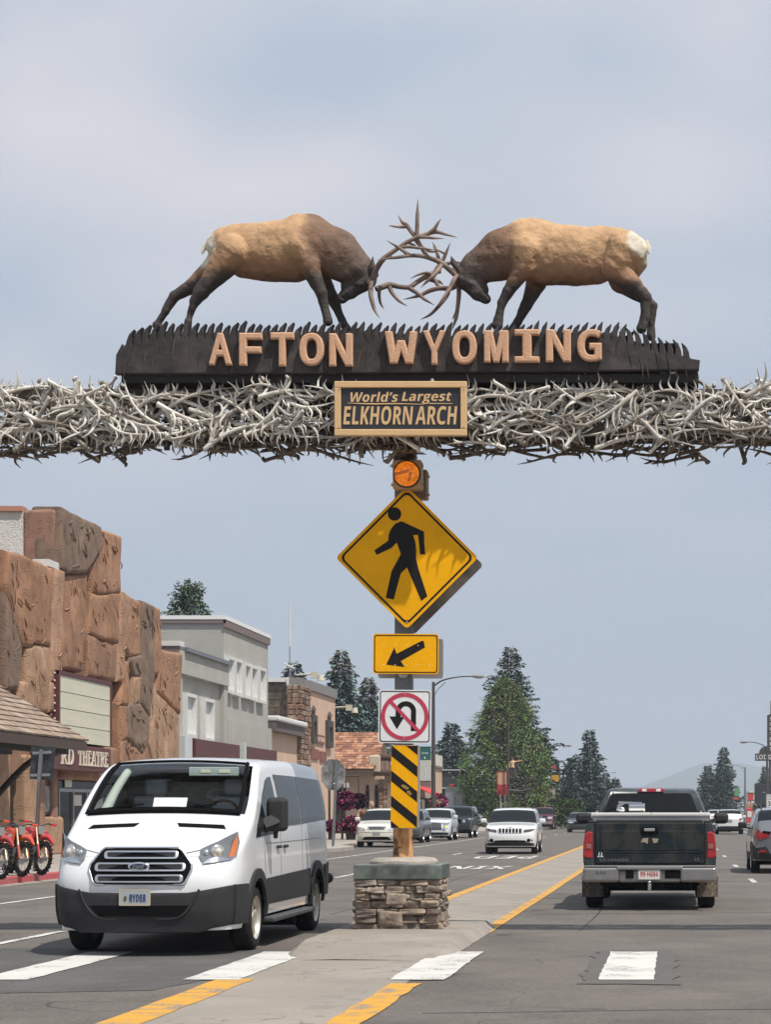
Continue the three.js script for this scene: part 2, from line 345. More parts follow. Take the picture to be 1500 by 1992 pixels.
// manhole-like tar repairs and cracks: sealed seams lying on the asphalt
{
  const R = rng(5), seams = [];
  const seam = (pts, r = 0.012) => seams.push(limb(pts.map(([x, z]) => V(x, 0.0015, -z)), [r, r * 1.3, r], 5, 4, true));
  for (const [x, z, x2, z2] of [[-1.9, 15.2, 3.5, 16.1], [-2.1, 30, 4.5, 31.2], [0.9, 12, 1.3, 26], [-1.2, 26, -1.0, 60], [-9.5, 26, -5, 27.5], [-5, 30, -4.6, 60], [2.6, 20, 2.9, 48], [-7.2, 44, -4, 46], [-2.0, 43, 2, 44.2]]) {
    const p = []; for (let i = 0; i <= 7; i++) p.push([lerp(x, x2, i / 7) + (R() - 0.5) * 0.16, lerp(z, z2, i / 7) + (R() - 0.5) * 0.3]); seam(p);
  }
  const g = merge(seams); g.scale(1, 0.35, 1);
  struct('crack_seal', g, std([0.03, 0.03, 0.032], 0.6));
}
// left pavement with a kerb, its red stretch, and the corner that bulges out by the stop sign
function kerbRun(name, x, z0, z1, side, mat) {
  const h = 0.15, w = 0.17, a = side < 0 ? x - w : x, b = side < 0 ? x : x + w;
  return struct(name, uvBox(rbox(w, h + 0.2, z1 - z0, 0.03, (a + b) / 2, h - (h + 0.2) / 2, -(z0 + z1) / 2), 0.5), mat);
}
struct('sidewalk', [uvBox(bx2(-24, CURB_L - 0.17, -0.2, 0.148, 10, -400), 0.3)], walkMat);
kerbRun('kerb', CURB_L, -10, 39.0, -1, walkMat);
kerbRun('kerb_001', CURB_L, 39.0, 52.5, -1, redPaint);
kerbRun('kerb_002', CURB_L, 52.5, 73, -1, walkMat);
kerbRun('kerb_003', CURB_L, 83.5, 330, -1, walkMat);
struct('gutter', strip(CURB_L, CURB_L + 0.42, -10, 76, 0.005, 55, 0.01, 0.3), concrete);
{ // bulb-out
  const s = poly([[CURB_L - 0.2, -72], [-13.2, -74.6], [-12.6, -76.5], [-12.5, -79], [-12.6, -81], [-13.2, -82.6], [CURB_L - 0.2, -84]].map(([x, z]) => [x, -z]).reverse());
  struct('sidewalk_corner', uvBox(extr(s, 0.3, 0.02, 8).rotateX(-Math.PI / 2).translate(0, -0.148, 0), 0.3), walkMat);
}
{ const j = []; for (let z = 30; z < 110; z += 1.8) j.push(box(4.9, 0.006, 0.018, -17.1, 0.148, -z)); j.push(box(0.018, 0.0065, 90, -16.9, 0.148, -75)); struct('sidewalk_joint', j, std([0.13, 0.12, 0.11], 0.9)); }
struct('sidewalk_001', [uvBox(bx2(CURB_R + 0.17, 14, -0.2, 0.148, 10, -400), 0.3)], walkMat);
kerbRun('kerb_004', CURB_R, -10, 330, 1, walkMat);
// concrete nose of the traffic island, a slab with a ramped front
{
  const n = 14, pos = [], idx = [], X = (z) => [-4.02 + 0.10 * sstep(z, 22.5, 20.6), -2.40 - 0.05 * sstep(z, 22.5, 20.6)];
  const H = (z) => 0.105 * sstep(z, 20.8, 22.6) * (1 - sstep(z, 26.4, 26.9)) + 0.003;
  for (let i = 0; i <= n; i++) { const z = lerp(20.7, 26.95, i / n), [a, b] = X(z), h = H(z), r = 0.12; pos.push(a - r * (h > 0.02 ? 1 : 0.1), 0.001, -z, a, h, -z, a + 0.5, h + 0.008, -z, b - 0.5, h + 0.008, -z, b, h, -z, b + r * (h > 0.02 ? 1 : 0.1), 0.001, -z); }
  for (let i = 0; i < n; i++) for (let k = 0; k < 5; k++) { const a = i * 6 + k, b = a + 6; idx.push(a, a + 1, b, b, a + 1, b + 1); }
  const g = new THREE.BufferGeometry(); g.setAttribute('position', new THREE.Float32BufferAttribute(pos, 3)); g.setIndex(idx); g.computeVertexNormals();
  struct('traffic_island', jitter(uvBox(g, 0.4), 0.012, 3.1), concrete);
}

// far hills in the haze
{
  const ridge = (z, hf, name, col) => {
    const nx = 220, ny = 14, pos = [], idx = [];
    for (let j = 0; j <= ny; j++) for (let i = 0; i <= nx; i++) {
      const x = lerp(-3600, 3600, i / nx), t = j / ny, h = hf(x) * (1 - (1 - t) * (1 - t)) + (fbm(x / 90, t * 5, z, 4) - 0.5) * 26 * t + (fbm(x / 22, t * 12, z + 4, 3) - 0.5) * 12 * (t > 0 ? 1 : 0);
      pos.push(x, j ? Math.max(h, 0) : -2, -(z + t * 700));
    }
    for (let j = 0; j < ny; j++) for (let i = 0; i < nx; i++) { const a = j * (nx + 1) + i, b = a + nx + 1; idx.push(a, a + 1, b, b, a + 1, b + 1); }
    const g = new THREE.BufferGeometry(); g.setAttribute('position', new THREE.Float32BufferAttribute(pos, 3)); g.setIndex(idx); g.computeVertexNormals();
    struct(name, g, std(col, 0.95));
  };
  // heights read off the skyline: about 84 px above eye level right of the road, falling to the left
ridge(3900, (x) => 20 + 70 * sstep(x, -300, 75) + 14 * Math.sin(x / 150) * sstep(x, -220, 110) + 9 * Math.sin(x / 55) + 38 * sstep(x, 170, 600), 'hills', [0.10, 0.13, 0.11]);
}

// ================================================================ buildings along the left pavement
const FX = -19.8;                                                   // the street fronts stand in this plane
const fz = (px, X = FX) => X * FOC / (px - CX);                      // how far down the road a point of that plane stands
const fh = (px, py, X = FX) => EYE - (py - CY) * fz(px, X) / FOC;
// a shape in the plane of the street front (u down the road, v up) given thickness towards the street
const front = (g, X = FX) => g.rotateY(Math.PI / 2).translate(X, 0, 0);
const fpoly = (pts, X = FX) => poly(pts.map(([px, py]) => [fz(px, X), fh(px, py, X)]));
const T7 = (pts) => pts.map(([x, y]) => [x / 3.759, 970 + y / 3.759]);

// a board that climbs across the street (points x,y) or along it (points z,y)
function slabX(a, b, z0, z1, t) { const L = Math.hypot(b[0] - a[0], b[1] - a[1]); return new THREE.BoxGeometry(L, t, z1 - z0).rotateZ(Math.atan2(b[1] - a[1], b[0] - a[0])).translate((a[0] + b[0]) / 2, (a[1] + b[1]) / 2, -(z0 + z1) / 2); }
function slabZ(a, b, x0, x1, t) { const L = Math.hypot(b[0] - a[0], b[1] - a[1]); return new THREE.BoxGeometry(x1 - x0, t, L).rotateX(Math.atan2(b[1] - a[1], b[0] - a[0])).translate((x0 + x1) / 2, (a[1] + b[1]) / 2, -(a[0] + b[0]) / 2); }

// squiggled sculpted-cement relief
const rockBump = (() => {
  const S = 1024, cv = document.createElement('canvas'); cv.width = cv.height = S; const c = cv.getContext('2d');
  c.fillStyle = '#a0a0a0'; c.fillRect(0, 0, S, S); const R = rng(77);
  for (let i = 0; i < 60; i++) { const g = 130 + R() * 70 | 0; c.fillStyle = `rgba(${g},${g},${g},0.35)`; c.beginPath(); c.ellipse(R() * S, R() * S, 30 + R() * 90, 30 + R() * 90, R() * 3, 0, 7); c.fill(); }
  for (let i = 0; i < 150; i++) {
    const x = R() * S, y = R() * S, a = R() * 6.28, L = 40 + R() * 80;
    for (const [w, col] of [[26, 'rgba(215,215,215,0.4)'], [14, 'rgba(30,30,30,0.85)']]) {
      c.strokeStyle = col; c.lineWidth = w * (0.6 + 0.1 * (i % 5)); c.lineCap = 'round'; c.beginPath(); c.moveTo(x, y + (w > 20 ? 12 : 0));
      c.bezierCurveTo(x + Math.cos(a) * L * 0.4, y + Math.sin(a) * L * 0.4, x + Math.cos(a + 0.9) * L * 0.7, y + Math.sin(a + 0.9) * L * 0.7, x + Math.cos(a + 0.3) * L, y + Math.sin(a + 0.3) * L + (w > 20 ? 12 : 0)); c.stroke();
    }
  }
  const t = new THREE.CanvasTexture(cv); t.wrapS = t.wrapT = THREE.RepeatWrapping; t.repeat.set(0.25, 0.25); return t;
})();
const rockTint = texOf(512, (u, v) => { const a = fbm(u * 5, v * 5, 51, 5, 5), b = fbm(u * 18, v * 14, 57, 3, 18), s = sstep(fbm(u * 3, v * 7, 59, 4, 3), 0.5, 0.7); return mix3([0.74 + 0.7 * (a - 0.5), 0.72 + 0.72 * (a - 0.5), 0.70 + 0.75 * (a - 0.5)], [0.62, 0.60, 0.60], s * 0.5).map((k) => k + 0.16 * (b - 0.5)); }, false, 0.2);
const rock = (c) => std(c, 0.92, { map: rockTint, bumpMap: rockBump, bumpScale: 0.14 });
const RK = { orange: rock([0.45, 0.245, 0.145]), tan: rock([0.50, 0.315, 0.20]), pink: rock([0.52, 0.315, 0.205]), grey: rock([0.27, 0.185, 0.135]), brown: rock([0.38, 0.21, 0.13]), dusk: rock([0.36, 0.205, 0.145]) };
const softMottle = texOf(512, (u, v) => 0.90 + 0.16 * (fbm(u * 4, v * 4, 2, 5, 4) - 0.5) + 0.10 * (fbm(u * 40, v * 40, 8, 3, 40) - 0.5), false);
const wallM = (c, b = 0.01, rough = 0.9) => std(c, rough, { map: re(softMottle, 0.3), bumpMap: re(bumpFine, 0.8), bumpScale: b });
const darkGlass = phys([0.014, 0.016, 0.018], 0.08, { specularIntensity: 0.35 });
const paleBlind = std([0.62, 0.63, 0.62], 0.75), whiteTrim = std([0.76, 0.755, 0.73], 0.6, { map: re(grain, 0.7) }), blackTimber = std([0.035, 0.028, 0.024], 0.8, { bumpMap: bumpFine, bumpScale: 0.004 });
const maroon = std([0.115, 0.030, 0.032], 0.6, { map: re(grain, 0.6) });
const rockPiece = (parent, pts, mat, thick = 0.5, seed = 0) => {
  const s = fpoly(T7(pts)), g = uvBox(smoothGeo(jitter(fine(new THREE.ExtrudeGeometry(s, { depth: thick, bevelEnabled: true, bevelSize: 0.15, bevelOffset: -0.125, bevelThickness: 0.19, bevelSegments: 4, curveSegments: 4 }), 0.42), 0.085, 0.8, seed * 3), 0.9), 1);
  g.translate(seed * 1.37, 0, 0); const u = g.attributes.uv; for (let i = 0; i < u.count; i++) u.setXY(i, u.getX(i) + seed * 1.37, u.getY(i) + seed * 0.71); g.translate(-seed * 1.37, 0, 0);
  return part(parent, 'rock_slab', front(g, FX - 0.36), mat);
};
{
  const th = thing('theatre_building', 'theatre with a front of sculpted orange and brown artificial rock at the left edge', 'building', [0, 0, 0]);
  part(th, 'wall', [uvBox(bx2(-34, FX - 0.12, 0, 9.0, -51, -64.8)), uvBox(bx2(-34, FX - 0.12, 0, 10.95, -65.25, -73.3)), uvBox(bx2(-34, FX - 0.12, 0, 9.0, -73.3, -77.6)), uvBox(bx2(-30, FX - 0.12, 0, 7.4, -77.6, -80.9)), uvBox(bx2(-34, FX - 0.12, 0, 9.0, -64.8, -65.25))], rock([0.20, 0.10, 0.06]));
  part(th, 'side_wall', [uvBox(bx2(-34, FX - 0.75, 8.6, 11.0, -65.05, -65.25))], wallM([0.66, 0.645, 0.60], 0.02), 'white rendered side wall above the lower wing');
  part(th, 'roof_cap', [bx2(-34, FX - 0.8, 11.0, 11.16, -64.95, -65.5)], std([0.42, 0.20, 0.14], 0.7));
  // end face of the tall block
  part(th, 'rock_slab', jitter(uvBox(rbox(1.0, 11.05, 0.5, 0.12, FX - 0.30, 5.55, -65.25, 4)), 0.05, 1.3), RK.dusk);
  const P = [
    [[[-40, 368], [303, 503], [288, 1082], [180, 1052], [150, 1086], [68, 1066], [2, 838], [-40, 700]], 'orange', 0.55], [[[-60, 690], [0, 840], [66, 1078], [52, 1332], [30, 1400], [-60, 1400]], 'grey', 0.62],
    [[[118, 1092], [180, 1058], [286, 1088], [272, 1340], [266, 1560], [140, 1560], [58, 1480], [60, 1338], [116, 1334]], 'tan', 0.5], [[[303, 500], [372, 520], [358, 900], [350, 1336], [276, 1336], [290, 1000]], 'pink', 0.7], [[[266, 1340], [346, 1340], [346, 1560], [266, 1560]], 'pink', 0.66],
    [[[356, 62], [642, 212], [628, 400], [584, 470], [532, 552], [382, 552], [345, 515]], 'grey', 0.85], [[[640, 214], [806, 280], [806, 692], [590, 697], [590, 482], [626, 402]], 'orange', 0.62], [[[368, 556], [556, 550], [550, 800], [530, 1262], [358, 1242], [360, 900]], 'orange', 0.55],
    [[[580, 697], [802, 692], [790, 1062], [570, 986]], 'orange', 0.56], [[[568, 992], [782, 1066], [780, 1340], [560, 1300]], 'brown', 0.48], [[[800, 678], [862, 706], [842, 1100], [830, 1332], [780, 1330], [786, 1000]], 'pink', 0.66], [[[860, 712], [962, 752], [952, 1150], [870, 1162], [836, 1060]], 'orange', 0.5],
    [[[958, 748], [1052, 786], [1042, 1300], [1010, 1602], [950, 1500], [955, 1100]], 'grey', 0.72], [[[1050, 784], [1102, 802], [1102, 1100], [1086, 1292], [1036, 1284]], 'orange', 0.6], [[[835, 1178], [872, 1200], [866, 1512], [806, 1512], [830, 1334]], 'orange', 0.52], [[[870, 1166], [956, 1150], [950, 1292], [908, 1304], [870, 1202]], 'grey', 0.74],
    [[[900, 1310], [952, 1292], [946, 1502], [896, 1506]], 'tan', 0.6], [[[858, 1510], [952, 1500], [1012, 1602], [1002, 1782], [966, 1868], [860, 1752]], 'grey', 0.66], [[[804, 1516], [856, 1512], [856, 1752], [804, 1790]], 'orange', 0.52], [[[1098, 1090], [1262, 1140], [1248, 1586], [1080, 1404], [1086, 1290]], 'orange', 0.6],
    [[[1082, 1412], [1247, 1592], [1240, 2010], [1060, 2010], [1000, 1782], [1012, 1602], [1036, 1294]], 'tan', 0.56], [[[804, 1786], [862, 1756], [966, 1872], [1000, 1790], [1060, 2010], [804, 2010]], 'brown', 0.5],
  ];
  { // worm-like wrinkles of the sculpted cement, on the face of each slab
    const R = rng(505), by = {}, inside = (p, x, y) => { let w = false; for (let i = 0, j = p.length - 1; i < p.length; j = i++) if ((p[i][1] > y) !== (p[j][1] > y) && x < (p[j][0] - p[i][0]) * (y - p[i][1]) / (p[j][1] - p[i][1]) + p[i][0]) w = !w; return w; };
    for (const [pts, c, t] of P) {
      const uvp = T7(pts).map(([px, py]) => [fz(px), fh(px, py)]), us = uvp.map((p) => p[0]), vs = uvp.map((p) => p[1]), x = FX - 0.35 + 0.30 + t * 0.42 + 0.18, n = Math.round((Math.max(...us) - Math.min(...us)) * (Math.max(...vs) - Math.min(...vs)) * 3.0);
      for (let i = 0; i < n; i++) {
        const z = lerp(Math.min(...us), Math.max(...us), R()), y = lerp(Math.min(...vs), Math.max(...vs), R()), a = -0.7 + (R() - 0.5) * 2.4, L = 0.22 + R() * 0.5, w = (R() - 0.5) * 0.34, q = [[0, 0], [0.4, 0.3], [0.75, 1], [1, 0.4]].map(([k, m]) => [z + Math.cos(a) * L * k, y + Math.sin(a) * L * k + w * m]);
        if (!q.every(([zz, yy]) => inside(uvp, zz, yy))) continue;
        (by[c] ??= []).push(limb(q.map(([zz, yy], k) => V(x + [-0.03, 0.012, 0.016, -0.03][k], yy, -zz)), [0.012, 0.027, 0.026, 0.01], 5, 2, false));
      }
    }
    for (const c in by) part(th, 'rock_wrinkle', by[c], RK[c]).userData.kind = 'stuff';
  }
  P.forEach(([pts, c, t], i) => rockPiece(th, pts, RK[c], 0.30 + t * 0.42, i));
  // wall below the sign, over the entrance, and the piers beside the doors
  const low = (a, b, y0, y1, c, t, s) => { const g = uvBox(jitter(rbox(t, y1 - y0, fz(b) - fz(a), 0.12, FX - 0.35 + t / 2, (y0 + y1) / 2, -(fz(a) + fz(b)) / 2, 3), 0.05, 1.7, s)); part(th, 'rock_slab', g, RK[c]); };
  low(105, 245, 2.55, 3.75, 'brown', 0.6, 3); low(-30, 3, 0.1, 5.2, 'tan', 0.62, 4); low(28, 52, 0.1, 3.2, 'tan', 0.68, 5); low(52, 74, 0.1, 2.9, 'orange', 0.6, 6); low(76, 110, 0.1, 1.35, 'tan', 0.6, 7); low(5, 26, 2.5, 3.6, 'brown', 0.6, 8); low(26, 100, 3.0, 4.6, 'brown', 0.5, 9); low(196, 330, 0.1, 3.6, 'brown', 0.55, 10);
  // slot windows with white bars
  for (const [x0, x1, y0, y1] of [[66, 116, 1082, 1330], [866, 898, 1302, 1504]]) {
    const [a, b] = [fz(x0 / 3.759), fz(x1 / 3.759)], t = fh(x0 / 3.759, 970 + y0 / 3.759), l = fh(x0 / 3.759, 970 + y1 / 3.759), zc = (a + b) / 2;
    const w = part(th, 'window', bx2(FX - 0.12, FX - 0.06, l, t, -a, -b), darkGlass);
    part(w, 'frame', [bx2(FX - 0.06, FX + 0.0, l, t, -a, -a - 0.07), bx2(FX - 0.06, FX + 0.0, l, t, -zc + 0.04, -zc - 0.04), bx2(FX - 0.06, FX + 0.0, l, t, -b + 0.07, -b), bx2(FX - 0.06, FX - 0.003, t - 0.1, t, -a, -b), bx2(FX - 0.06, FX - 0.003, l, l + 0.1, -a, -b)], whiteTrim);
  }
  part(th, 'drain_pipe', [cyl(0.07, 0.07, 6.3, 10, FX + 0.05, 6.6, -fz(565 / 3.759))], std([0.30, 0.26, 0.23], 0.5));
  part(th, 'roof_light', [box(0.5, 0.22, 1.3, FX + 0.1, 9.25, -64.6)], whiteTrim);
  // entrance: dark shop window, poster case, glazed doors in a metal frame
  const dw = part(th, 'window', bx2(FX - 0.1, FX - 0.02, 0.55, 2.5, -fz(5), -fz(26)), darkGlass); part(dw, 'frame', [bx2(FX - 0.02, FX + 0.03, 0.5, 0.58, -fz(5), -fz(26)), bx2(FX - 0.02, FX + 0.03, 2.44, 2.52, -fz(5), -fz(26))], blackTimber);
  const pc = part(th, 'poster_case', bx2(FX - 0.1, FX + 0.05, 1.4, 2.55, -fz(77), -fz(108)), std([0.06, 0.03, 0.025], 0.6));
  part(pc, 'poster', [bx2(FX + 0.053, FX + 0.06, 1.5, 2.3, -fz(81), -fz(99))], std([0.36, 0.42, 0.46], 0.5, { map: mottle }));
  const door = part(th, 'door', [bx2(FX - 0.08, FX - 0.03, 0.15, 2.5, -fz(112), -fz(192))], phys([0.016, 0.015, 0.017], 0.12, { specularIntensity: 0.25 }));
  part(door, 'door_frame', [0, 1, 2, 3].map((i) => bx2(FX - 0.03, FX + 0.04, 0.15, 2.2, -lerp(fz(112), fz(192), i / 3) + 0.05, -lerp(fz(112), fz(192), i / 3) - 0.05)).concat([bx2(FX - 0.03, FX + 0.035, 2.15, 2.25, -fz(112), -fz(192)), bx2(FX - 0.03, FX + 0.035, 0.5, 0.58, -fz(112), -fz(192))]), std([0.33, 0.34, 0.35], 0.4, { metalness: 0.7 }));
  part(door, 'notice', [bx2(FX + 0.0, FX + 0.02, 1.7, 2.05, -fz(140), -fz(156)), bx2(FX + 0.0, FX + 0.025, 2.3, 2.6, -fz(124), -fz(137))], std([0.55, 0.53, 0.48], 0.7));

  // marquee sign box with its blank letter board
  const X = -19.28, mq = thing('marquee_sign', 'blank cream cinema letter board in a maroon box on the rock theatre front', 'sign', [0, 0, 0]);
  const a = fz(110, X), b = fz(214, X), t = fh(110, 1303, X), l = 3.72;
  part(mq, 'case', [bx2(FX + 0.1, X - 0.02, l, t, -a, -b), bx2(X - 0.02, X + 0.05, l, t, -a, -a - 0.16), bx2(X - 0.02, X + 0.05, l, t, -b + 0.12, -b), bx2(X - 0.02, X + 0.045, t - 0.13, t, -a, -b)], maroon);
  const n = 4, rows = (t - 0.13 - l) / n;
  for (let i = 0; i < n; i++) part(mq, 'letter_panel', bx2(X - 0.02, X + 0.012, l + i * rows + 0.012, l + (i + 1) * rows - 0.012, -a - 0.17, -b + 0.13), wallM([0.62, 0.60, 0.47], 0.003, 0.6));
  { const bg = new THREE.SphereGeometry(0.04, 6, 4), bm = std([0.5, 0.45, 0.4], 0.3); for (let i = 0; i < 18; i++) part(mq, 'bulb', bg, bm).position.set(X - 0.2 + (i % 2) * 0.12, lerp(l + 0.1, t - 0.1, i / 17), -a + 0.02); }
  const fs = thing('theatre_name_board', 'maroon name board lettered THEATRE below the blank cinema letter board', 'sign', [0, 0, 0]);
  const Y = -19.1, fa = fz(92, Y), fb = fz(214, Y);
  part(fs, 'board', rbox(0.7, 0.82, fb - fa, 0.03, Y - 0.35, 3.22, -(fa + fb) / 2), maroon);
  const put = (txt, p0, p1) => part(fs, 'lettering', letters(txt, fz(p1, Y) - fz(p0, Y), 0.5, 0.03, 'serif').rotateY(Math.PI / 2).scale(1, 1, 1).translate(Y, 3.24, -(fz(p0, Y) + fz(p1, Y)) / 2), std([0.60, 0.52, 0.42], 0.5));
  put('RD', 116, 141); put('THEATRE', 150, 208);
}
// shingled timber canopy on the pavement in front of the theatre
{
  const cp = thing('canopy', 'weathered grey shingle canopy on dark timbers over the pavement at the left edge', 'canopy', [0, 0, 0]);
  const xe = -17.0, xw = -19.75, ye = 3.5, yw = 5.18, z0 = 46, z1 = 59.3, L = Math.hypot(xe - xw, yw - ye), ang = Math.atan2(yw - ye, xe - xw), R = rng(31), rows = 10;
  const sh = [[0.27, 0.195, 0.145], [0.315, 0.235, 0.175], [0.235, 0.175, 0.14], [0.36, 0.28, 0.22]].map((c) => std(c, 0.92, { bumpMap: bumpFine, bumpScale: 0.006 }));
  const slope = (d, h = 0) => [xe - d * Math.cos(ang) + h * Math.sin(ang), ye + d * Math.sin(ang) + h * Math.cos(ang)];
  const geos = [0, 1, 2].map((i) => new THREE.BoxGeometry(L / rows * 1.45, 0.055, 0.30 + 0.045 * i));
  const rest = [];
  for (let r = 0; r < rows; r++) {
    for (let z = z0, k = 0; z < z1; k++) {
      const gi = Math.floor(R() * 3), w = 0.30 + 0.045 * gi; const [x, y] = slope((r + 0.62) * L / rows, 0.055 + R() * 0.012);
      if (z > 51) { const m = part(cp, 'shingle', geos[gi], sh[Math.floor(R() * 4)]); m.position.set(x, y, -(z + w / 2)); m.rotation.z = -ang + 0.10 + (R() - 0.5) * 0.02; }
      else rest.push(geos[gi].clone().rotateZ(-ang + 0.10).translate(x, y, -(z + w / 2)));
      z += w + 0.012;
    }
  }
  const rm = part(cp, 'shingle', rest, sh[0]); rm.userData.kind = 'stuff';
  part(cp, 'roof_deck', slabX([xe, ye], [xw, yw], z0, z1, 0.06), blackTimber);
  part(cp, 'fascia', [box(0.08, 0.26, z1 - z0, xe + 0.03, ye - 0.12, -(z0 + z1) / 2)], std([0.06, 0.04, 0.035], 0.85));
  for (let z = z0 + 0.4; z < z1; z += 1.15) part(cp, 'rafter', bar(V(xe, ye - 0.16, -z), V(xw, yw - 0.2, -z), 0.12, 0.16), blackTimber);
  part(cp, 'beam', [box(0.28, 0.34, z1 - z0, -17.6, 3.32, -(z0 + z1) / 2), box(0.24, 0.3, z1 - z0, -19.2, 3.3, -(z0 + z1) / 2)], blackTimber);
  for (const z of [47.5, 52.2, 58.6]) part(cp, 'bracket', limb([V(-17.6, 3.2, -z), V(-18.3, 2.95, -z), V(-19.0, 2.3, -z), V(-19.6, 1.6, -z)], [0.10, 0.09, 0.09, 0.1], 6, 4), blackTimber);
  part(cp, 'ceiling', [box(2.7, 0.05, z1 - z0, -18.35, 3.5, -(z0 + z1) / 2)], blackTimber);
}
// a window: frame standing proud of the wall, pane set back in it
function frontWindow(parent, px0, px1, py0, py1, pane, frameM, X = FX, fw = 0.13, out = 0.1, mull = 0) {
  const a = fz(px0, X), b = fz(px1, X), t = fh(px0, py0, X), l = fh(px0, py1, X);
  const w = part(parent, 'window', bx2(X + 0.004, X + 0.02, l + fw, t - fw, -a - fw, -b + fw), pane);
  const f = [bx2(X + 0.002, X + out, l, t, -a, -a - fw), bx2(X + 0.002, X + out, l, t, -b + fw, -b), bx2(X + 0.002, X + out + 0.004, t - fw, t, -a - fw, -b + fw), bx2(X + 0.002, X + out + 0.02, l - 0.02, l + fw, -a - fw, -b + fw)];
  if (mull) f.push(bx2(X + 0.002, X + out - 0.02, l + fw, t - fw, -(a + b) / 2 + 0.03, -(a + b) / 2 - 0.03));
  part(w, 'frame', f, frameM); return w;
}
{
  const g = thing('grey_building', 'two-storey grey rendered building with white framed windows beside the rock theatre', 'building', [0, 0, 0]);
  const grey = wallM([0.415, 0.405, 0.37], 0.006), X = FX;
  part(g, 'wall', [uvBox(bx2(-32, X, 0, 7.55, -81.4, -90.4)), uvBox(bx2(-34, X, 0, 9.95, -90.4, -100.3)), uvBox(bx2(-23, X + 0.16, 0, 5.55, -90.55, -100.45)), uvBox(bx2(-33, X + 0.28, 7.0, 7.95, -81.25, -90.25)), uvBox(bx2(-21, X + 0.2, 0, 7.0, -81.3, -82.0)), uvBox(bx2(-21, X + 0.2, 0, 7.0, -89.6, -90.3))], grey);
  const rf = part(g, 'roof_edge', [bx2(-34.2, X + 0.12, 9.95, 10.12, -90.28, -100.45)], std([0.72, 0.71, 0.70], 0.6));
  part(rf, 'fascia', [bx2(X + 0.01, X + 0.10, 9.62, 9.948, -90.3, -100.4), bx2(-34.1, X + 0.10, 9.78, 9.946, -90.3, -90.39)], std([0.17, 0.13, 0.12], 0.7));
  part(g, 'coping', [bx2(X + 0.2, X + 0.42, 7.9, 8.06, -82.0, -90.35), bx2(-30, X + 0.3, 7.952, 8.05, -81.2, -90.3)], std([0.14, 0.15, 0.17], 0.5));
  part(g, 'coping', [bx2(-30, X + 0.3, 8.052, 8.25, -81.15, -81.9)], whiteTrim, 'white metal cap at the near corner');
  for (const [a, b, t, l] of [[352, 372, 1347, 1433], [388, 407, 1357, 1441]]) frontWindow(g, a, b, t, l, paleBlind, whiteTrim, X, 0.14, 0.22);
  for (const [a, b, t, l] of [[434, 447, 1275, 1347], [449, 462, 1280, 1352], [467, 479, 1288, 1357], [480, 492, 1293, 1361], [496, 509, 1297, 1366]]) frontWindow(g, a, b, t, l, paleBlind, whiteTrim, X, 0.14, 0.22);
  part(g, 'shop_fascia', [bx2(X + 0.165, X + 0.5, 3.6, 4.45, -83, -100)], maroon);
  part(g, 'corner_post', [bx2(X + 0.2, X + 0.45, 0, 4.5, -81.35, -82.6)], wallM([0.55, 0.57, 0.60], 0.004));
  part(g, 'shop_window', [bx2(X + 0.17, X + 0.22, 0.6, 3.4, -83.2, -99.6)], darkGlass);
  part(g, 'fascia_light', [bx2(X + 0.5, X + 0.7, 3.7, 4.6, -91.4, -91.9)], std([0.45, 0.5, 0.45], 0.4));
}
const stoneTones = [[0.42, 0.26, 0.18], [0.48, 0.33, 0.24], [0.36, 0.21, 0.145], [0.52, 0.38, 0.28], [0.30, 0.185, 0.13]].map((c) => std(c, 0.9, { map: mottle, bumpMap: bumpCoarse, bumpScale: 0.02 }));
